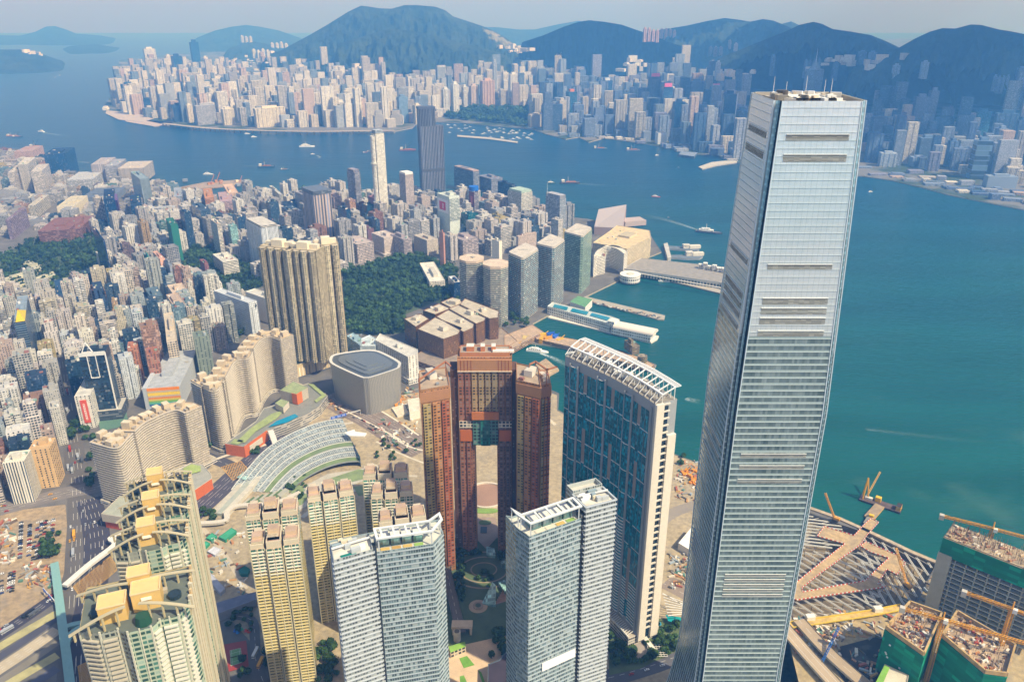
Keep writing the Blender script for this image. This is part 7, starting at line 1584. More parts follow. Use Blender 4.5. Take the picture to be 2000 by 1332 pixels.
wood('park_woodland', [(PARK, 1500)], 0, 3.5, 9.5, .8, 3); wood('knoll_woodland', [(KNOLL, 420), (PARK3, 120), (PARK2, 600)], 0, 5, 9, .7, 4)
wood('shore_woodland', [(VPARK, 420)], 0, 12, 20, .8, 5)
m = MB()
for P in (PARK, KNOLL, PARK2, PARK3, VPARK): m.flat(ccw([XY(*p, ZL+.25) for p in P]), ZL+.25, 'turf', '4a5a3c')
struct(m, 'park_ground')
# park pavilion among the trees
P, h = corner(840, 568, 556, 24, 30, 15); tower('pavilion', P, ZL, h+6, 'punched', 'd5cfc0', RC, 'pavilion', 'white-roofed pavilion in the middle of the wooded park', rcol='cfcabc')
P, h = corner(888, 590, 552, 12, 14, 20); tower('office_block', P, ZL, h, 'curtain', '1c3c62', RC, 'office block', 'small dark blue glass block at the park edge, left of the octagonal pair', rcol='d6d4cc')
# low school buildings in the left park
for pts, lab in (([(0, 545), (60, 530), (66, 536), (4, 553)], 'long low school wing at the left edge of the leafy park'), ([(20, 556), (104, 530), (108, 536), (26, 562)], 'second low school wing, parallel to the long one'), ([(48, 512), (60, 508), (80, 522), (70, 528)], 'white-gabled school house in the leafy park')): pt_tower(pts, 14, 'banded', 'c9c6ac', lab, name='school_wing', cat='school')
m = MB(); m.flat(ccw([XY(*p, ZL+.4) for p in ((14, 536), (40, 520), (62, 522), (50, 534))]), ZL+.4, 'asphalt', '6a6468'); struct(m, 'school_yard')
m = MB(); m.flat(ccw([XY(*p, ZL+.4) for p in ((190, 812), (246, 800), (252, 830), (196, 842))]), ZL+.4, 'paint', '5a7a66'); struct(m, 'sports_pitch')
# ================================================================ vehicles
def carproto(col, L=4.4, Wd=1.8, H=1.45, kind='parked_car', bus=False):
    e = empty(kind, 0, 0, 0, '', 'car'); m = MB(); c = lin(col)
    if bus: m.prism(rect(0, 0, L, Wd, 0), .4, H, 'paint', 'paint', col); m.build('body', e); m = MB(); m.prism(rect(0, 0, L*1.002, Wd*1.01, 0), H*.45, H*.62, 'curtain', 'paint', '2a3038'); m.build('window_band', e)
    else:
        m.prism(rect(0, 0, L, Wd, 0), .3, H*.58, 'paint', 'paint', col); m.prism(rect(-L*.04, 0, L*.34, Wd*.8, 0), H*.9, H, 'paint', 'paint', col); m.build('body', e); m = MB()
        P, Q = rect(-L*.04, 0, L*.58, Wd*.92, 0), rect(-L*.04, 0, L*.36, Wd*.8, 0)
        for i in range(4): j = (i+1) % 4; m.face([(*P[i], H*.58), (*P[j], H*.58), (*Q[j], H*.9), (*Q[i], H*.9)], 'curtain', '20262c')
        m.build('cabin', e)
    m = MB()
    for sx in (-.32, .32):
        for sy in (-.5, .5): m.box(sx*L, sy*Wd, 0, .6, .62, .2, 0, 'paint', '1a1a1a')
    m.build('wheel_set', e); e.location = (0, 0, -60); return e
CARS = {}
def car(x, y, a, colname, lab, grp, z=ZL+.15, kind='parked_car', cat='car'):
    hexc = {'white': 'e6e6e2', 'black': '1c1d20', 'silver': 'a4a8ac', 'red': 'a8281e', 'blue': '24457e', 'grey': '55585c', 'yellow': 'e0a41c', 'orange': 'd8822a'}[colname]; key = (colname, kind)
    if key not in CARS:
        o = carproto(hexc, kind=kind) if kind == 'parked_car' else carproto(hexc, 11.5, 2.6, 4.2 if kind == 'bus' else 3.6, kind, True); CARS[key] = o
    else:
        s_ = CARS[key]; o = s_.copy(); COL.objects.link(o)
        for ch in s_.children: c = ch.copy(); COL.objects.link(c); c.parent = o
    o.location = (x, y, z); o.rotation_euler = (0, 0, a); o['label'] = lab; o['category'] = cat; o['group'] = grp
RV = random.Random(61)
def lot(quad, nx, ny, where, fillf=.8):
    q = [XY(*p, ZL) for p in quad]; a = math.atan2(q[1][1]-q[0][1], q[1][0]-q[0][0])
    for i in range(nx):
        for j in range(ny):
            if RV.random() > fillf: continue
            p = lerp(lerp(q[0], q[1], (i+.5)/nx), lerp(q[3], q[2], (i+.5)/nx), (j+.5)/ny); c = RV.choice(['white', 'black', 'silver', 'grey', 'white', 'black', 'blue', 'red']); car(*p, a+RV.uniform(-.06, .06)+(math.pi if RV.random() < .5 else 0), c, f'{c} car parked in {where}', f'cars parked in {where}')
lot([(37, 1020), (47, 1018), (45, 1090), (33, 1094)], 1, 20, 'the long column of the sandy car park', .95); lot([(56, 1024), (62, 1023), (60, 1090), (53, 1092)], 1, 18, 'the second column of the sandy car park'); lot([(72, 1020), (108, 1012), (106, 1046), (68, 1052)], 5, 9, 'the upper bays of the sandy car park', .55)
lot([(64, 1058), (84, 1054), (82, 1092), (62, 1096)], 3, 9, 'the lower bays of the sandy car park', .7); lot([(0, 1120), (6, 1118), (6, 1165), (0, 1168)], 1, 10, 'the small yard at the left edge'); lot([(18, 1118), (30, 1114), (26, 1156), (14, 1162)], 2, 9, 'the small yard beside the hedge', .85)
def traffic(path, n, offs, where, kinds=('parked_car',), w=None, cols=('white', 'silver', 'grey', 'red', 'black')):
    C = smooth(path, ZL, 10)
    for k in range(n):
        i = RV.randrange(len(C)-1); o_ = RV.choice(offs); v = Vector((C[i+1][0]-C[i][0], C[i+1][1]-C[i][1])).normalized(); c = RV.choice(cols); kd = RV.choice(kinds); x, y = C[i][0]-v.y*o_, C[i][1]+v.x*o_
        if not free(x, y, 1): continue
        nm = {'parked_car': 'car', 'bus': 'bus', 'lorry': 'lorry'}[kd]; car(x, y, math.atan2(v.y, v.x), c, f'{c} {nm} on {where}', f'traffic on {where}', kind=kd, cat=nm)
traffic([(118, 690), (125, 760), (140, 850), (150, 930)], 26, (-8, -4, 0, 4, 8), 'the broad road between the old blocks at left', ('parked_car', 'parked_car', 'lorry', 'bus')); traffic([(155, 1000), (152, 1080), (150, 1160)], 7, (-8, -4, 4), 'the sunlit road beside the car park', ('parked_car', 'bus'), cols=('white', 'yellow', 'silver'))
traffic([(185, 1020), (190, 1080), (180, 1160), (165, 1240)], 8, (-9, -4, 0, 5), 'the shaded road beside the gold-box terrace'); traffic([(650, 780), (690, 800), (730, 822), (750, 832)], 22, (-18, -14, -10), 'the dusty wide road by the signs', cols=('red', 'white', 'black', 'grey')); traffic([(0, 995), (60, 980), (130, 962)], 8, (-8, 5), 'the cross road at left', cols=('red', 'white', 'yellow'))
traffic([(545, 742), (600, 728), (650, 712)], 8, (-6, -2, 3), 'the road behind the podium'); traffic([(-10, 1240), (50, 1205), (108, 1165)], 8, (-4, 0, 4), 'the dark slip road at lower left', ('parked_car', 'lorry')); traffic([(1180, 1325), (1230, 1312), (1300, 1292)], 3, (-3, 3), 'the drive at the foot of the tallest tower', cols=('red', 'white')); traffic([(1550, 1225), (1600, 1285)], 2, (0,), 'the viaduct beside the dig', cols=('white', 'silver'))
car(*XY(509, 1296, ZL), 1.5, 'yellow', 'yellow lorry on the lane beside the tennis court', 'lorries by the court', kind='lorry', cat='lorry'); car(*XY(499, 1277, ZL), 1.5, 'white', 'white lorry on the lane beside the tennis court', 'lorries by the court', kind='lorry', cat='lorry')
# ================================================================ boats
def boat(px, py, L, a, kind, hull, lab, deck='8a8078', crane=False, z=0.):
    x, y = XY(px, py, 0); e = empty(kind, x, y, 0, lab, 'boat'); e.rotation_euler = (0, 0, a); W_ = L*(.2 if kind != 'barge' else .3); H = L*.05+.8
    out = [(-L/2, -W_/2), (L*.28, -W_/2), (L*.42, -W_*.3), (L/2, 0), (L*.42, W_*.3), (L*.28, W_/2), (-L/2, W_/2)] if kind != 'barge' else [(-L/2, -W_/2), (L/2, -W_/2), (L/2, W_/2), (-L/2, W_/2)]
    def bb(m, nm):
        o = m.build(nm, None); o.parent = e; return o
    m = MB(); m.prism(out, -.5, H, 'paint', 'paint', hull, deck, par=.4); bb(m, 'hull'); m = MB()
    if kind == 'barge':
        m.box(-L*.36, 0, H, H+L*.12, L*.16, W_*.8, 0, 'punched', 'd8d0c0', 'paint', 'e0dccf'); m.box(L*.05, 0, H, H+L*.03, L*.5, W_*.7, 0, 'soil', 'a06a4a')
    else:
        m.box(-L*.1, 0, H, H+L*.07, L*.55, W_*.75, 0, 'punched', 'e8e6de', 'paint', 'ece9e0'); m.box(-L*.12, 0, H+L*.07, H+L*.12, L*.32, W_*.55, 0, 'punched', 'ecebe4', 'paint', 'f0eee6')
    bb(m, 'deckhouse'); m = MB(); m.cyl(-L*.1, 0, H, H+L*.28, L*.008+.1, 'paint', 'd0ccc0', 6)
    if crane: m.beam((-L*.1, 0, H), (L*.3, 0, H+L*.5), L*.03, L*.03, 'paint', '3f5468'); m.beam((-L*.2, 0, H), (-L*.1, 0, H+L*.45), L*.03, L*.03, 'paint', '3f5468')
    bb(m, 'mast'); return e
BO = [(520, 326, 56, .1, 'barge', '3a5068', 'crane ship with a raised boom in mid harbour', '54606c', True), (556, 332, 28, .2, 'barge', '3f5a70', 'small dark lighter just right of the crane ship', '6c7880', False), (407, 341, 34, 0, 'ferry', 'd8dad8', 'white launch near the left construction pier', 'd8d8d0', False), (600, 287, 62, .1, 'ferry', 'e0e4e8', 'white ship off the expressway shore', 'd0d4d8', False),
 (612, 303, 26, .1, 'ferry', '2f4a68', 'speedboat turning with a curved wake', 'c0c4c8', False), (796, 294, 66, .1, 'barge', '7c4a50', 'reddish barge in front of the bright far towers', '8a5a58', True), (714, 299, 24, .5, 'barge', '41566c', 'tiny dark lighter left of the reddish barge', '50606c', False), (722, 297, 22, .2, 'barge', '41566c', 'tiny dark tug right beside the lighter', '50606c', False), (483, 262, 24, 0, 'ferry', 'e0e4e6', 'left one of two tiny white boats below the expressway', 'e0e0dc', False), (496, 268, 24, .4, 'ferry', 'e0e4e6', 'right one of two tiny white boats below the expressway', 'e0e0dc', False),
 (80, 258, 40, 2.8, 'ferry', 'e8ecee', 'fast white boat drawing a long wake at the upper left', 'e0e0dc', False), (23, 266, 44, 0, 'barge', 'b88a84', 'pinkish barge at the upper left edge', 'a87a70', False), (34, 268, 40, .2, 'barge', '2f4a6a', 'dark crane barge at the upper left edge', '40566c', True), (70, 287, 50, .1, 'barge', '3a5570', 'dark barge off the top left estate', '4a6070', True),
 (1077, 358, 30, 0, 'tug', '1f4a4a', 'dark green tug left of the red-hulled barge', 'c8ccc8', False), (1113, 358, 62, .05, 'barge', '44414e', 'dark barge with a red stern in mid harbour', '5a5560', False), (1384, 455, 66, -.35, 'ferry', '3a4454', 'dark cargo ship left of the tallest skyscraper trailing a wake', '70707a', False), (1281, 385, 26, -.3, 'ferry', 'b84a44', 'small red-hulled boat in mid harbour', 'd0c8c0', False), (1172, 291, 56, 0, 'barge', '4a6a84', 'grey-blue barge near the far wooded park', '5a7488', True),
 (1236, 294, 56, .05, 'barge', '6a6a7c', 'mauve barge right of the grey-blue one', '6c6c7a', True), (1306, 426, 8, 0, 'ferry', '2a3a4a', 'tiny dark dot boat near the skyscraper', '50606c', False), (1325, 328, 8, 0, 'ferry', '2a3a4a', 'tiny launch below the far dark tower', '50606c', False), (1283, 304, 16, .3, 'ferry', 'd0d4d8', 'tiny pale launch off the far low white house', 'd0d4d8', False),
 (1050, 687, 38, -.3, 'ferry', 'e8e6de', 'white catamaran ferry leaving the basin in a foaming wake', 'e8e6de', False), (1300, 550, 30, -.2, 'yacht', 'eceae2', 'white yacht moored along the long pier terminal', 'eceae2', False), (1120, 692, 22, -.2, 'yacht', 'e8e6de', 'white boat behind the white roof pergola', 'e8e6de', False), (1258, 535, 26, 0, 'yacht', 'e2dccf', 'cream boat moored by the white drum', 'e2dccf', False), (1465, 560, 40, -.3, 'yacht', 'e8e6de', 'x', 'eceae2', False), (458, 393, 20, 0, 'ferry', 'dcdcd6', 'small white boat by the tan harbour block', 'd0d0c8', False), (1700, 375, 14, .1, 'ferry', 'd8dce0', 'small pale launch right of the skyscraper shore', 'd0d4d8', False)]
for b in BO:
    if b[6] != 'x': boat(*b[:7], deck=b[7], crane=b[8])
for k in range(14): px, py = RV.choice([(190, 135), (165, 162), (225, 150), (330, 170), (195, 155), (110, 150), (240, 125)]); boat(px+RV.uniform(-25, 25), py+RV.uniform(-10, 10), 13, RV.uniform(0, 3), 'yacht', 'e8ecee', 'tiny white boat scattered off the far point', deck='e8e8e4')['group'] = 'tiny boats off the far point'
k = 0; RM = random.Random(4)
while k < 55:
    px, py = RM.uniform(868, 1040), RM.uniform(242, 276); lo = 244+(px-868)*.03 if px < 960 else 248+(px-960)*.12
    if py < lo or py > 264+(px-893)*.12-2: continue
    boat(px, py, RM.uniform(11, 20), RM.uniform(-.3, .3), 'yacht', RM.choice(['c4c8ca', 'a8b0b8', '8f98a2']), 'small white boat moored in the typhoon shelter across the harbour', deck='dcdcd8')['group'] = 'boats in the typhoon shelter'; k += 1
def foam():
    m, t, b = newmat('foam'); m.blend_method = 'BLEND' if hasattr(m, 'blend_method') else None; p = pos(t); f = noisef(t, .25, 6, p); uv = nd(t, 'UVMap', uv_map='UVMap').outputs[0]; sp = nd(t, 'SeparateXYZ'); t.links.new(uv, sp.inputs[0])
    a = mth(t, 'MULTIPLY', mth(t, 'SUBTRACT', f, .3), sp.outputs[0]); t.links.new(mth(t, 'MAXIMUM', mth(t, 'MULTIPLY', a, 2.2), 0.), b.inputs['Alpha']); b.inputs['Base Color'].default_value = (.7, .8, .78, 1); b.inputs['Roughness'].default_value = .9
foam()
def wake(pts, w0, w1, s=1.):
    C = smooth(pts, .12, 6); m = MB(); n = len(C)-1
    for i in range(n):
        v = Vector((C[i+1][0]-C[i][0], C[i+1][1]-C[i][1])).normalized(); s_ = Vector((-v.y, v.x)); wa, wb = w0+(w1-w0)*i/n, w0+(w1-w0)*(i+1)/n; a, b = C[i], C[i+1]; fa, fb = s*(1-i/n)**1.3, s*(1-(i+1)/n)**1.3
        for sg in (-1, 1): m.face([(a[0], a[1], .12), (b[0], b[1], .12), (b[0]+s_.x*wb*sg, b[1]+s_.y*wb*sg, .12), (a[0]+s_.x*wa*sg, a[1]+s_.y*wa*sg, .12)][::sg], 'foam', (1, 1, 1), ([(fa, 0), (fb, 0), (0, 0), (0, 0)])[::sg])
    tag(m.build('wake'), None, None, None, 'stuff')
wake([(1055, 690), (1075, 697), (1095, 707), (1115, 720)], 3, 11, 1.6); wake([(1368, 451), (1335, 440), (1295, 428), (1250, 418)], 4, 22, .8); wake([(617, 304), (624, 306), (622, 309), (605, 308)], 4, 10, 1.2); wake([(82, 258), (95, 261), (115, 264), (150, 269)], 4, 14, 1.); wake([(1128, 359), (1160, 361), (1200, 362)], 4, 16, .5); wake([(1340, 778), (1352, 782), (1370, 784)], 6, 12, 1.0); wake([(175, 318), (160, 317), (145, 316)], 5, 12, 1.); wake([(505, 326), (480, 324), (455, 322)], 4, 12, .4)
wake([(1690, 838), (1750, 845), (1850, 856), (1960, 868)], 5, 9, .2)
# breakwaters and works on the water
o = strip([(345, 367), (400, 356), (470, 351), (478, 354), (460, 362), (400, 368), (352, 373)], -1, 3, 'soil', 'soil', 'a08468', '9c8a78').build('construction_pier'); tag(o, 'brown construction pier with machinery in the left part of the harbour', 'pier')
R = random.Random(12)
for k in range(9):
    m = MB(); q = XY(R.uniform(360, 468), R.uniform(354, 364), 3)
    if k % 3 == 0: m.beam((*q, 3), (q[0]+14, q[1]+6, 34), 2, 2, 'paint', 'a87058')
    m.box(*q, 3, 3+R.uniform(3, 9), R.uniform(8, 22), 8, R.uniform(0, 3), 'paint', R.choice(['b08058', 'd8c8a8', '9a6a5c', '8a9098'])); tag(m.build('site_machine'), 'machine or stack on the brown construction pier', 'machine', 'machines on the construction pier')
o = strip([(893, 264), (960, 269), (1012, 277), (1010, 279.5), (955, 272), (893, 267)], -1, 3.5, 'concrete', 'concrete', '9a948a', 'b0a99c').build('breakwater'); tag(o, 'long thin breakwater closing the far typhoon shelter', 'breakwater')
o = strip([(1364, 326), (1390, 317), (1436, 312), (1440, 317), (1400, 323), (1372, 330)], -1, 4, 'concrete', 'concrete', 'a5a096', 'b8b2a6').build('far_pier'); tag(o, 'low pale jetty jutting out left of the skyscraper on the far shore', 'pier')
for i, (pts, lab) in enumerate((([(1326, 302), (1330, 296), (1362, 298), (1356, 306)], 'dark ferry pier on the far shore below the broad dark tower'), ([(208, 216), (260, 220), (300, 232), (280, 238), (232, 234), (206, 222)], 'low headland wharf at the far point'))):
    o = strip(pts, -1, 10 if i == 0 else 4, 'banded', 'roofing', '5a6a80' if i == 0 else 'a89c94', '7a869a' if i == 0 else 'b0a49a').build('wharf'); tag(o, lab, 'wharf')
# elevated expressway along the far shore
m = ribbon('x', [(318, 241), (400, 250), (480, 254), (600, 257), (690, 256), (770, 255)], 26, 14, 'asphalt', 'a89c8c', n=8)
C = smooth([(318, 241), (400, 250), (480, 254), (600, 257), (690, 256), (770, 255)], 14, 8)
for i in range(len(C)-1): m.beam((*C[i], 12.8), (*C[i+1], 12.8), 24, 2, 'concrete', 'b3a898')
for i in range(0, len(C), 1): m.beam((*C[i], -1), (*C[i], 12), 5, 5, 'concrete', 'a89e8e')
tag(m.build('elevated_expressway'), 'elevated expressway on columns along the sunlit far waterfront', 'bridge')
o = strip([(300, 247), (332, 244), (338, 239), (300, 236), (240, 232), (246, 238)], -1, 3, 'soil', 'soil', 'a89c94', 'b4a49c').build('reclaimed_spit'); tag(o, None, None, None, 'structure')
# ================================================================ wharf and basin by the bronze glass quarter
m = MB()
for pts, z, c in (([(985, 655), (1040, 634), (1062, 648), (1010, 676), (985, 690)], 12, 'a88868'), ([(1040, 648), (1130, 664), (1250, 697), (1278, 712), (1272, 718), (1236, 712), (1120, 678), (1048, 662)], 9, 'b08a66')): m.prism([XY(*p, z) for p in pts], ZL, z, 'banded', 'soil', c, 'b39a80', par=.6)
tag(m.build('ferry_terminal'), 'long rust-brown ferry wharf curving out behind the white roof pergola', 'wharf')
P, h = corner(1234, 700, 683, 16, 14, 20); tower('customs_house', P, 9, 24, 'banded', '8a7c62', RC, 'building', 'squat dark olive building at the end of the rust-brown wharf'); m = MB(); m.cyl(*XY(1254, 706, 12), 9, 22, 8, 'banded', '9c8a66', 16); tag(m.build('control_tower'), 'round brown tower right of the squat olive building', 'tower')
R = random.Random(17)
for k, (px, py, c) in enumerate([(1058, 668, 'd8a020'), (1075, 660, '2458b0'), (1084, 664, '2a62c0'), (1062, 660, 'e0b030'), (1094, 668, 'd8a830'), (1070, 667, 'c89020'), (1010, 680, 'd0a030'), (1024, 668, 'c8b070')]):
    m = MB(); q = XY(px, py, 3); m.box(*q, 2.5, 9+R.uniform(0, 4), 14, 6, R.uniform(0, 1.5), 'paint', c); m.beam((*q, 9), (q[0]+8, q[1]+3, 15), 1, 1, 'paint', c); tag(m.build('boarding_bridge'), f'{"blue" if c[0] == "2" else "yellow"} boarding bridge in the ferry basin', 'boarding bridge', 'boarding bridges in the ferry basin')
o = strip([(1046, 712), (1066, 700), (1085, 716), (1070, 722), (1088, 716), (1092, 722), (1068, 735)], -1, 3, 'concrete', 'soil', 'a8947a', 'b09878').build('jetty'); tag(o, 'brown stub jetty right of the gateway tower roof', 'jetty')
# ================================================================ far right construction site
YE, WH = 'd89a24', 'd6d2c4'
def lattice(m, a, b, w, col, seg=8, th=.35):
    a, b = Vector(a), Vector(b); d = (b-a).normalized(); up = Vector((0, 0, 1)) if abs(d.z) < .9 else Vector((0, 1, 0)); s1 = d.cross(up).normalized()*w/2; s2 = d.cross(s1).normalized()*w/2; c = [s1+s2, s1-s2, -s1-s2, -s1+s2]
    for k in c: m.beam(a+k, b+k, th, th, 'paint', col)
    for i in range(seg):
        p, q = a+(b-a)*(i/seg), a+(b-a)*((i+1)/seg)
        for j in range(4): m.beam(p+c[j], q+c[(j+1) % 4], th*.7, th*.7, 'paint', col)
def towercrane(base, top_py, jib, lab, jl=58, cl=18, luff=0., z0=ZL):
    x, y = XY(*base, z0); h = hz(base[0], base[1], top_py, z0); e = empty('tower_crane', x, y, z0, lab, 'tower crane'); m = MB(); lattice(m, (x, y, z0), (x, y, h), 2.6, YE, 26, .45); m.build('mast', e)
    d = Vector((math.cos(jib), math.sin(jib), 0)); m = MB(); t = Vector((x, y, h)); q = t+d*jl+Vector((0, 0, luff)); lattice(m, t+Vector((0, 0, 1.5)), q, 2., YE, 26, .42); m.build('jib', e); m = MB(); lattice(m, t+Vector((0, 0, 1.5)), t-d*cl+Vector((0, 0, 1.5)), 2., YE, 8, .45); c = t-d*cl; m.box(c.x, c.y, h-2, h+3, 4, 4, jib, 'concrete', 'b9b2a4'); m.build('counter_jib', e)
    m = MB(); m.box(x+1.5, y-1.5, h-1, h+2.6, 3.4, 3, jib, 'paint', 'e8e4da'); m.build('cab', e); m = MB(); m.beam(t+Vector((0, 0, 1)), t+Vector((0, 0, 9)), .9, .9, 'paint', YE); m.beam(t+Vector((0, 0, 9)), t+d*jl*.6+Vector((0, 0, 2.6+luff*.6)), .2, .2, 'metal', '5a5448'); m.beam(t+Vector((0, 0, 9)), t-d*cl+Vector((0, 0, 2)), .2, .2, 'metal', '5a5448'); m.build('apex', e)
def netted(lab, roof, z, zb, seed, deckcol='b59a78'):
    P = ccw([XY(*p, z) for p in roof]); e = empty('unfinished_block', *cen(P), zb, lab, 'construction site'); claim(P); m = MB(); m.prism(offset(P, .8), zb, z-5, 'netting', 'soil', '0d7a58'); m.build('green_netting', e); R = random.Random(seed)
    m = MB(); m.prism(P, zb, z-4, 'concrete', 'soil', 'a08a68', 'b09878')
    for i in range(len(P)): a, b = P[i], P[(i+1) % len(P)]; m.beam((*a, z-2.2), (*b, z-2.2), 1.4, 3.6, 'soil', 'b89a66')
    m.build('top_floor', e); m = MB(); x0, x1, y0, y1 = min(p[0] for p in P), max(p[0] for p in P), min(p[1] for p in P), max(p[1] for p in P); c = 0; t_ = 0
    while c < 240 and t_ < 3000:
        t_ += 1; x, y = R.uniform(x0, x1), R.uniform(y0, y1)
        if not inpoly(x, y, offset(P, -2)): continue
        c += 1; q = R.random()
        if q < .5: m.box(x, y, z-4, z-4+R.uniform(.4, 2.4), R.uniform(1, 5), R.uniform(.5, 2), R.uniform(0, 3), 'paint', R.choice(['c9b08a', '8a5a40', 'd8cdb8', 'a84a34', '6a5a4c', 'e3dccb', '7d7468', 'b5793c']))
        else: m.beam((x, y, z-4), (x, y, z-4+R.uniform(2, 5)), .25, .25, 'metal', R.choice(['7a5a44', 'a89a84', '8a7a68']))
    o = m.build('formwork', e); o['kind'] = 'stuff'
    m = MB()
    for k in range(5):
        i = min(range(len(P)), key=lambda i: P[i][1]+P[(i+1) % len(P)][1]); a, b = offset(P, 1.4)[i], offset(P, 1.4)[(i+1) % len(P)]; q = lerp(a, b, R.uniform(.1, .85)); zz = z-R.uniform(12, 40); m.box(*q, zz, zz+1.6, R.choice([1.6, 1.6, 7]), .2, math.atan2(b[1]-a[1], b[0]-a[0]), 'paint', 'e0e6e2')
    m.build('netting_sign', e)
facade('netting', 9., 3.6, 1.01, .9, (.01, .22, .15), tint=.75, grough=.85, gvar=.35, lit=0, gspec=.2, wrough=.9)
netted('green-netted block under construction with a cluttered top deck, lower middle of the dig', [(1732, 1220), (1778, 1172), (1840, 1194), (1806, 1272)], 52, ZL, 1); netted('larger green-netted block with rusty deck at the bottom right corner', [(1842, 1236), (1870, 1190), (1984, 1256), (1968, 1312), (1925, 1306)], 56, ZL, 2)
def longframe():
    z = 92; F = [XY(*p, z) for p in ((1846, 1042), (2060, 1126))]; a, b = F; u = Vector((b[0]-a[0], b[1]-a[1])); L = u.length; u.normalize(); d = Vector((-u.y, u.x)); loc = lambda s_, t: (a[0]+u.x*s_+d.x*t, a[1]+u.y*s_+d.y*t)
    e = empty('unfinished_block', *loc(L/2, 10), ZL, 'long open concrete frame by the water with green netting around its top floors', 'construction site'); D = 26; m = MB(); P = [loc(0, 0), loc(L, 0), loc(L, D), loc(0, D)]; claim(P)
    m.prism(offset(ccw(P), .8), z-22, z-4, 'netting', 'soil', '0d7a58', '9a8a6c', bottom=True); m.build('green_netting', e)
    for zz in range(10, int(z)-22, 5): m = MB(); m.prism(P, zz, zz+.7, 'concrete', 'concrete', 'b5b0a0', 'a8a292', bottom=True); m.build('floor_slab', e)
    m = MB(); s_ = 4
    while s_ < L:
        for t in (1.5, 13, 24.5): m.beam((*loc(s_, t), ZL), (*loc(s_, t), z-20), 1., 1., 'concrete', 'aaa494')
        s_ += 9
    m.build('column', e); m = MB(); m.prism([loc(-1.5, -1.5), loc(10, -1.5), loc(10, 6), loc(-1.5, 6)], ZL, z-20, 'concrete', 'concrete', 'a8a294'); m.build('core_wall', e); R = random.Random(6); m = MB(); m.prism(P, z-4, z-3, 'soil', 'soil', 'b09a78', 'a89474')
    for k in range(320):
        x, y = loc(R.uniform(0, L), R.uniform(0, D)); m.beam((x, y, z-3), (x, y, z+R.uniform(-1.5, 5)), .2, .2, 'metal', R.choice(['6a5c4c', '9a8a74', '7a4a38']))
    for k in range(90): x, y = loc(R.uniform(0, L), R.uniform(1, D-1)); m.box(x, y, z-3, z-3+R.uniform(.5, 2), R.uniform(1, 5), R.uniform(.5, 2), R.uniform(0, 3), 'paint', R.choice(['c9b08a', '8a6a50', 'd8cdb8', 'a87a5a']))
    o = m.build('formwork', e); o['kind'] = 'stuff'
longframe()
towercrane((1898, 1175), 1035, math.radians(-28), 'tall yellow tower crane standing before the long netted frame', 78, 42); towercrane((1808, 1332), 1212, math.radians(-25), 'yellow tower crane between the two netted blocks', 60, 30); towercrane((1954, 1262), 1192, math.radians(-35), 'yellow tower crane over the larger netted block', 26, 34, z0=50)
def crawler(px, py, a, bl, lab, up=30, z=ZL, col=YE, spread=1.):
    x, y = XY(px, py, z); e = empty('crawler_crane', x, y, z, lab, 'crane'); d = Vector((math.cos(a), math.sin(a), 0)); m = MB(); m.box(x, y, z, z+1.2, 7, 5.5, a, 'paint', '3a3630'); m.build('tracks', e); m = MB(); m.box(x-d.x, y-d.y, z+1.3, z+4.2, 6.5, 3.4, a, 'paint', col); m.build('body', e); m = MB(); p = Vector((x, y, z+3))+d*2; lattice(m, p, p+d*bl+Vector((0, 0, up)), 1.5, col, 14, .4); m.build('boom', e); m = MB(); m.beam(Vector((x, y, z+4))-d*2.5, p+d*bl+Vector((0, 0, up)), .15, .15, 'metal', '4a4438'); m.build('stay_rope', e)
crawler(1772, 1146, math.radians(105), 22, 'yellow crawler crane with its boom leaning over the brown deck', 26, ZL+2); crawler(1632, 1016, math.radians(140), 14, 'yellow crawler crane near the sea wall', 26, ZL+2); crawler(1602, 1302, math.radians(50), 36, 'blue crawler crane beside the dark pit', 14, ZL, '1f5fa8'); crawler(1822, 1185, math.radians(95), 8, 'yellow crane with an upright boom between dig and netted block', 34, ZL)
# brown decks over the dig
def deck():
    z = ZL+1.6; polys = [[(1552, 1140), (1608, 1095), (1650, 1062), (1596, 1047), (1610, 1028), (1668, 1046), (1692, 1020), (1702, 1012), (1716, 1020), (1694, 1044), (1680, 1064), (1604, 1118), (1566, 1148), (1568, 1156), (1690, 1134), (1716, 1108), (1736, 1090), (1700, 1078), (1680, 1066), (1692, 1058), (1706, 1064), (1756, 1086), (1768, 1100), (1752, 1122), (1732, 1112), (1714, 1140), (1730, 1146), (1706, 1150), (1580, 1168), (1556, 1172), (1545, 1166)]]
    m = MB()
    for p in polys:
        P = ccw([XY(*q, z) for q in p]); m.flat(P, z, 'soil', 'b59a70'); n = len(P)
        for i in range(n): m.wall(P[i], P[(i+1) % n], z-1.2, z, 'soil', '8a6848')
    o = m.build('timber_deck'); tag(o, 'sandy brown deck branching like a star over the strutted pit', 'deck'); mm = MB(); k = 0
    for i in range(n):
        a, b = P[i], P[(i+1) % n]; L = math.dist(a, b); u = 0
        while u < L-1: q = lerp(a, b, u/L); q2 = lerp(a, b, min(1, (u+1.6)/L)); mm.beam((*q, z+.5), (*q2, z+.5), .5, .9, 'paint', ('d8452c', 'ece4d8')[k % 2]); k += 1; u += 2.2
    mm.build('barrier', o)
deck()
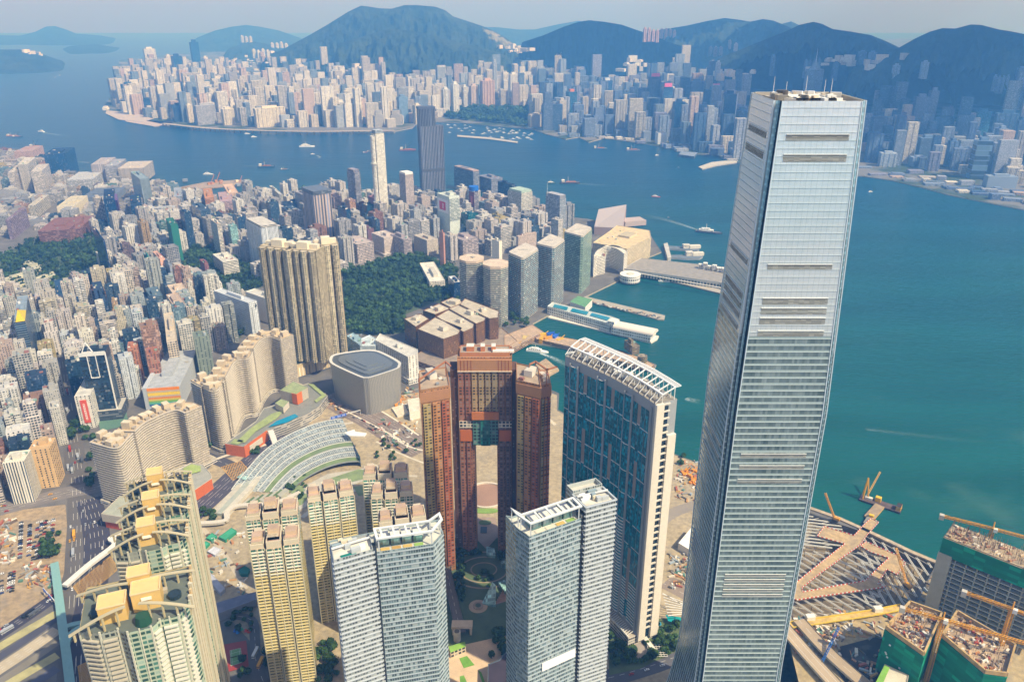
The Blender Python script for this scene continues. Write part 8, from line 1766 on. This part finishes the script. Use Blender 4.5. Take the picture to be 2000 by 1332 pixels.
def struts():
    z = 1.8; P = ccw(PIT); e = empty('strut_frame', *cen(P), z, 'lattice of pale steel struts spanning the big excavation', 'steel frame'); m = MB()
    for ang, gap, box, w in ((-92, 8.5, (1680, 1035, 1835, 1182), 1.), (-54, 9., (1540, 1075, 1725, 1212), .9), (-12, 6., (1520, 1006, 1650, 1070), 1.)):
        d = Vector((math.cos(math.radians(ang)), math.sin(math.radians(ang)))); s_ = Vector((-d.y, d.x)); W = [Vector(XY(*p, z)) for p in ((box[0], box[1]), (box[2], box[1]), (box[2], box[3]), (box[0], box[3]))]; v0, v1 = min(p.dot(s_) for p in W), max(p.dot(s_) for p in W); v = v0; prev = None
        while v < v1:
            run = []; u = min(p.dot(d) for p in W)
            while u < max(p.dot(d) for p in W):
                q = d*u+s_*v; px, py = PR(q.x, q.y, z); ok = box[0] < px < box[2] and box[1] < py < box[3] and inpoly(q.x, q.y, P)
                if ok: run.append(q)
                u += 4
            if len(run) > 2:
                for o_ in (-.7, .7): a, b = run[0]+s_*o_, run[-1]+s_*o_; m.beam((a.x, a.y, z), (b.x, b.y, z), w*.55, .7, 'white_steel', WH)
                for k in range(0, len(run)-3, 5): a, b = run[k], run[k+3]+s_*gap; m.beam((a.x, a.y, z-.3), (b.x, b.y, z-.3), .4, .4, 'white_steel', 'c9c4b4')
                for k in range(0, len(run), 3): m.beam((*run[k], -8), (*run[k], z), .4, .4, 'metal', '6a6458')
            v += gap
    o = m.build('strut', e); o['kind'] = 'stuff'
struts()
m = MB(); R = random.Random(14)
for k in range(900):                    # loose site clutter
    bx = R.choice([(1545, 1190, 1760, 1215), (1545, 1215, 1720, 1250), (1560, 1225, 1640, 1280), (1800, 1130, 1990, 1200), (1840, 1150, 1960, 1195), (1650, 1270, 1760, 1335), (1320, 900, 1375, 985), (1310, 1080, 1350, 1150), (395, 1040, 480, 1160), (760, 760, 815, 800), (600, 770, 700, 800), (740, 820, 815, 880), (0, 1015, 28, 1100), (40, 1100, 105, 1150)])
    px, py = R.uniform(bx[0], bx[2]), R.uniform(bx[1], bx[3]); x, y = XY(px, py, ZL)
    if inpoly(x, y, PIT) or not free(x, y, 1): continue
    m.box(x, y, ZL, ZL+R.uniform(.5, 2.8), R.uniform(1.5, 9), R.uniform(.8, 2.6), R.uniform(0, 3), 'paint', R.choice(['d8cdb8', 'c09448', 'a8604a', 'e6dccb', '8a8478', 'b58a5c', 'c8c4ba', '5a8070', '9aa4a8', 'b88458', '6b5a48', '9a8f80', '746a5c']))
o = m.build('site_clutter'); tag(o, None, None, None, 'stuff')
# yellow site bridge, green lawn roof, steel truss, sea wall
o = rs = ribbon('x', [(1538, 1222), (1620, 1210), (1700, 1198), (1762, 1186)], 7, ZL+3, 'soil', 'c9a860', n=5); C = smooth([(1538, 1222), (1620, 1210), (1700, 1198), (1762, 1186)], ZL+3, 5)
for sg in (-1, 1):
    for i in range(len(C)-1): rs.beam((C[i][0], C[i][1]+sg*3.6, ZL+3.8), (C[i+1][0], C[i+1][1]+sg*3.6, ZL+3.8), .6, 1.4, 'paint', 'd8b83a')
tag(rs.build('site_bridge'), 'yellow-railed temporary bridge along the lower edge of the pit', 'bridge')
for px, py in ((1582, 1208), (1714, 1192)): m = MB(); m.box(*XY(px, py, 6), ZL+3, ZL+7, 8, 5, .1, 'paint', 'e8e0ce'); tag(m.build('site_cabin'), 'white cabin on the yellow temporary bridge', 'cabin', 'cabins on the temporary bridge')
sheet('ground_pit_floor', [(1640, 1262), (1715, 1242), (1735, 1250), (1722, 1345), (1660, 1345), (1628, 1300)], ZL+.1, 'soil', '3a3230'); sheet('ground_yard', [(1870, 1110), (2060, 1180), (2060, 1212), (1880, 1170)], ZL+.12, 'asphalt', '34323c')
e = empty('low_building', *XY(1740, 1320, 20), ZL, 'low building with a bright lawn strip and clutter at the bottom edge', 'building'); m = MB(); P = [XY(*p, 24) for p in ((1704, 1345), (1728, 1296), (1775, 1318), (1770, 1345))]; m.prism(P, ZL, 24, 'banded', 'concrete', 'b5aa90', 'c9bfa6', par=.8); m.build('hall', e); m = MB(); m.flat(ccw([XY(*p, 24.4) for p in ((1706, 1340), (1728, 1298), (1738, 1303), (1722, 1340))]), 24.4, 'turf', '7aa83c'); m.build('roof_lawn', e)
def wall_sea():
    m = MB(); A_ = [XY(*p, ZL) for p in ((1578, 992), (1640, 1014), (1700, 1041), (1780, 1079), (1845, 1106))]
    for a, b in zip(A_, A_[1:]): m.beam((*a, ZL+.8), (*b, ZL+.8), 5, 1.6, 'soil', 'b5a286')
    struct(m, 'sea_wall')
wall_sea()
def bargecrane():
    A_, B_ = XY(1680, 972, 1), XY(1760, 998, 1); u = Vector((B_[0]-A_[0], B_[1]-A_[1])); L = u.length; u.normalize(); d = Vector((-u.y, u.x)); loc = lambda s_, t: (A_[0]+u.x*s_+d.x*t, A_[1]+u.y*s_+d.y*t); an = math.atan2(u.y, u.x)
    e = empty('crane_barge', *loc(L/2, 0), 0, 'dark work barge with a yellow derrick and long boom, moored at the jetty', 'barge'); m = MB(); m.prism([loc(0, -6), loc(L, -6), loc(L, 6), loc(0, 6)], -.5, 2.4, 'paint', 'soil', '3c2c2c', '5c4a44'); m.build('hull', e)
    m = MB(); x, y = loc(4, 2)
    for k in ((-2, -2), (2, -2), (0, 3)): lattice(m, (x+k[0]*1.6, y+k[1]*1.6, 2.4), (x, y, 29), .9, 'd8a024', 9, .4)
    m.build('derrick', e); m = MB(); t_ = GY(1743, 936, y+22); lattice(m, (x+3, y, 5), (x+21, y+16, 27), 1.3, 'd8a850', 12, .3); m.build('boom', e); m = MB(); m.box(*loc(L*.42, 3), 2.4, 8, 6, 5, an, 'paint', 'e8b41c'); m.build('cab', e); m = MB(); m.box(*loc(L-3, 0), 2.4, 8, 5, 9, an, 'paint', 'd8a030', 'roofing', '3c3028'); m.box(*loc(L*.2, 1), 2.4, 5, 8, 4, an, 'paint', 'd8d0c0'); m.build('deckhouse', e)
    e = empty('jetty', *XY(1702, 1010, 2), 0, 'short yellow-sided jetty linking the star-shaped deck to the work barge', 'jetty'); m = MB(); m.prism([XY(*p, 2.6) for p in ((1688, 1006), (1710, 982), (1728, 990), (1704, 1018))], 1, 2.6, 'paint', 'soil', 'c9a040', 'a08a6c'); m.build('pontoon', e); m = MB(); m.prism([XY(*p, 3.4) for p in ((1686, 1020), (1696, 1004), (1702, 1007), (1694, 1026))], 2.6, 3.4, 'concrete', 'concrete', '8a8478'); m.build('gangway', e); m = MB(); m.box(*XY(1702, 1008, 4), 2.6, 6, 5, 3.5, an, 'paint', 'e8b820'); m.build('winch', e)
bargecrane()
# ---- works yard and sheds
for pts, z, c, rc, lab in (([(1325, 1060), (1350, 1030), (1372, 1038), (1350, 1075)], 12, 'd8d4cc', 'e6e2da', 'big white-roofed shed beside the tallest tower'), ([(412, 1180), (470, 1162), (500, 1155), (500, 1170), (415, 1202)], 12, '8a8c98', '77798a', 'long grey-blue roofed hall above the playground'), ([(398, 1122), (406, 1112), (440, 1148), (430, 1158)], 7, 'a8a8ac', 'b4b4ba', 'pale grey roofed shed in the works yard'), ([(405, 1076), (418, 1066), (432, 1072), (420, 1084)], 6, 'b8b8ba', 'c4c4c8', 'small square grey shed in the works yard'), ([(427, 1048), (452, 1030), (462, 1036), (440, 1054)], 7, '2f8a68', '3f9a74', 'largest green-roofed shed in the works yard'), ([(402, 1050), (414, 1040), (424, 1046), (412, 1054)], 6, '2f8a68', '3f9a74', 'small green-roofed shed left of the largest one'), ([(390, 1066), (402, 1056), (410, 1060), (398, 1072)], 6, '2f8a68', '3f9a74', 'small green-roofed shed nearest the gold-box terrace'), ([(465, 1112), (478, 1104), (488, 1110), (484, 1120), (470, 1120)], 7, '1f6a5c', '1f6a5c', 'dark teal roofed shed in the works yard'), ([(796, 780), (818, 776), (820, 800), (800, 806)], 16, 'd8d0c0', 'cfc6b2', 'pale box building left of the gateway tower'), ([(765, 796), (790, 790), (798, 806), (776, 812)], 6, 'd8d0c0', 'cbbfa8', 'low pale sheds beside the pale box building')):
    pt_tower(pts, z, 'paint', c, lab, rc=rc, name='shed', cat='shed', kit=False, par=.3)
for (px, py, n) in ((770, 787, 7), (694, 781, 3), (1345, 926, 5), (1350, 945, 5)):
    for k in range(n): m = MB(); x, y = XY(px+RV.uniform(-12, 12), py+RV.uniform(-7, 7), ZL); m.box(x, y, ZL, ZL+RV.uniform(2, 4.5), RV.uniform(4, 9), 3, RV.uniform(0, 3), 'paint', 'e0922a'); m.beam((x, y, ZL+2), (x+5, y+3, ZL+7), .7, .7, 'paint', 'e0922a'); tag(m.build('excavator'), 'orange excavator in the crowd of machines near the theatre' if px < 900 else 'orange machine on the shore strip behind the curved teal tower', 'excavator', 'orange machines')
# clouds high behind the camera's right shoulder: their shade lies over the far right shore and its hills
def clouds():
    m, t, b = newmat('cloud'); b.inputs['Base Color'].default_value = (.8, .82, .85, 1); b.inputs['Roughness'].default_value = 1
    R = random.Random(9)
    for cx, cy, rx, ry, n in ((3500, 3400, 1450, 1500, 28), (5600, 3300, 1500, 1500, 22), (3900, 6000, 1900, 1400, 22)):
        mb = MB()
        for k in range(n):
            a = R.uniform(0, 6.28); q = R.random()**.6; x, y, z, r = cx+rx*q*math.cos(a), cy+ry*q*math.sin(a), 1650+R.uniform(-60, 120), R.uniform(330, 560); ns, nr = 14, 8; ph = R.uniform(0, 9)
            P = [[(x+r*math.sin(math.pi*i/nr)*math.cos(2*math.pi*j/ns)*(1+.2*math.sin(3*j+ph+i)), y+r*math.sin(math.pi*i/nr)*math.sin(2*math.pi*j/ns)*(1+.2*math.sin(2*j+ph)), z+r*.42*math.cos(math.pi*i/nr)) for j in range(ns)] for i in range(nr+1)]
            for i in range(nr):
                for j in range(ns): mb.face([P[i+1][j], P[i+1][(j+1) % ns], P[i][(j+1) % ns], P[i][j]], 'cloud', (1, 1, 1))
        struct(mb, 'cloud')
clouds()
# ================================================================ labels of the filling blocks: colour and build, then what they stand beside
ANCH = [('the tall glass tower with the triangle', 215, 800), ('the white block with the lettered panel', 160, 830), ('the rainbow-striped hall', 320, 790), ('the tower with the yellow sail', 55, 735), ('the wide deep blue office', 118, 615), ('the deep blue tower by the leafy park', 222, 560), ('the salmon-pink tower', 322, 555),
 ('the green netted tower', 348, 510), ('the long white hospital', 470, 640), ('the joined tan towers', 590, 600), ('the striped brown tower', 630, 470), ('the slender white tower', 745, 440), ('the tallest dark tower', 845, 400), ('the red poster tower', 885, 470), ('the red picture tower', 927, 425), ('the green copper roof tower', 1018, 436),
 ('the pink hall', 1185, 440), ('the octagonal pair', 945, 560), ('the brick campus', 90, 475), ('the far left shore estates', 130, 360), ('the orange banded block', 405, 415), ('the leafy knoll', 430, 530), ('the tan corner block', 90, 930), ('the road at lower left', 130, 900), ('the tan glass-strip office', 355, 660),
 ('the wavy tower', 460, 800), ('the cream tower of the knoll', 434, 505), ('the wide gridded office', 500, 430), ('the big blue glass slab', 215, 450), ('the grey poster side street', 800, 490), ('the red-orange block', 305, 760), ('the far school park', 100, 560), ('the navy stair-tower office', 200, 640), ('the dark blue slab row', 570, 440)]
FANC = [('the triple-ribbed white tower', 297, 140), ('the tallest bluish glass tower', 387, 150), ('the long cream slab', 528, 245), ('the pale blue glass tower', 787, 235), ('the tall white tower by the park', 889, 220), ('the needle tower', 967, 195), ('the tall glass pair', 1020, 170), ('the bright hillside towers', 1115, 145), ('the typhoon shelter tower', 1096, 250), ('the pink-signed tower', 1298, 250), ('the broad dark tower', 1418, 270), ('the skyscraper left edge', 1450, 250), ('the skyscraper right edge', 1700, 260), ('the round-topped tower', 1812, 255), ('the teal glass tower', 1911, 275), ('the rounded banded tower', 1909, 345), ('the white estate', 435, 190), ('the grey banded slab', 402, 240), ('the pinkish estate', 690, 180), ('the hotel twins', 1785, 315), ('the far wooded park', 950, 235), ('the pale square block', 1084, 200), ('the blue-grey estate', 1222, 250), ('the far point', 250, 190)]
SW = {'punched': 'window-grid', 'small': 'small-windowed', 'resid': 'balconied', 'banded': 'banded', 'slots': 'slot-windowed', 'gridded': 'frame-gridded', 'curtain': 'glass', 'concrete': 'blank-walled', 'far': ''}
seen = {}
for e, info in BL:
    if e.get('label'): continue
    if len(info) < 5: continue
    x, y, h, hu, st = info; px, py = PR(x, y, ZL); A = FANC if st == 'far' else ANCH; nm, ax, ay = min(A, key=lambda a: (a[1]-px)**2+((a[2]-py)*1.4)**2)
    dx, dy = px-ax, (py-ay)*1.4; rel = ('right of' if dx > 0 else 'left of') if abs(dx) > abs(dy) else ('in front of' if dy > 0 else 'behind'); dist = math.hypot(dx, dy); far_ = 'just ' if dist < 28 else 'well ' if dist > 75 else ''
    size = ('tall' if h > 56 else 'mid-height' if h > 42 else 'low') if st != 'far' else ('tall' if h > 120 else 'mid-height')
    seen.setdefault(' '.join(f'{size} {hu} {SW.get(st, "")} block {far_}{rel} {nm}'.split()), []).append((px, e))
NTH = ['first', 'second', 'third', 'fourth', 'fifth', 'sixth', 'seventh', 'eighth', 'ninth', 'tenth', 'eleventh', 'twelfth', 'thirteenth', 'fourteenth']
for lab, L_ in seen.items():
    L_.sort(key=lambda q: q[0])
    for i, (px, e) in enumerate(L_): e['label'] = lab if len(L_) == 1 else f'{lab}, {NTH[min(i, 13)]} from left'
# things that share a label need the same group
by = {}
for o in bpy.data.objects:
    if o.parent is None and o.get('category') and o.get('label'): by.setdefault(o['label'], []).append(o)
for lab, L_ in by.items():
    if len(L_) > 1:
        for o in L_: o['group'] = o.get('group') or lab
for o in bpy.data.objects:
    if o.get('label') and len(str(o['label']).split()) > 16: print('LONGLABEL', o['label'])
    if o.parent is None and o.get('category') and not o.get('label'): print('NOLABEL', o.name)
# ---------------------------------------------------------------- haze
me = bpy.data.meshes.new('haze'); x0, x1, y0, y1, z0, z1 = -XW-200, XW+200, Y0-200, Y1+200, -9.2, 640
me.from_pydata([(x, y, z) for z in (z0, z1) for x, y in ((x0, y0), (x1, y0), (x1, y1), (x0, y1))], [], [(3, 2, 1, 0), (4, 5, 6, 7), (0, 1, 5, 4), (1, 2, 6, 5), (2, 3, 7, 6), (3, 0, 4, 7)])
hm = bpy.data.materials.new('haze'); hm.use_nodes = True; t = hm.node_tree; t.nodes.remove(t.nodes['Principled BSDF'])
pv = t.nodes.new('ShaderNodeVolumePrincipled'); pv.inputs['Density'].default_value = HAZE_D; pv.inputs['Color'].default_value = (*HAZE_C, 1); pv.inputs['Anisotropy'].default_value = .25; pv.inputs['Absorption Color'].default_value = (1, 1, 1, 1)
t.links.new(pv.outputs[0], t.nodes['Material Output'].inputs['Volume']); me.materials.append(hm)
o = bpy.data.objects.new('haze', me); COL.objects.link(o); o['kind'] = 'stuff'
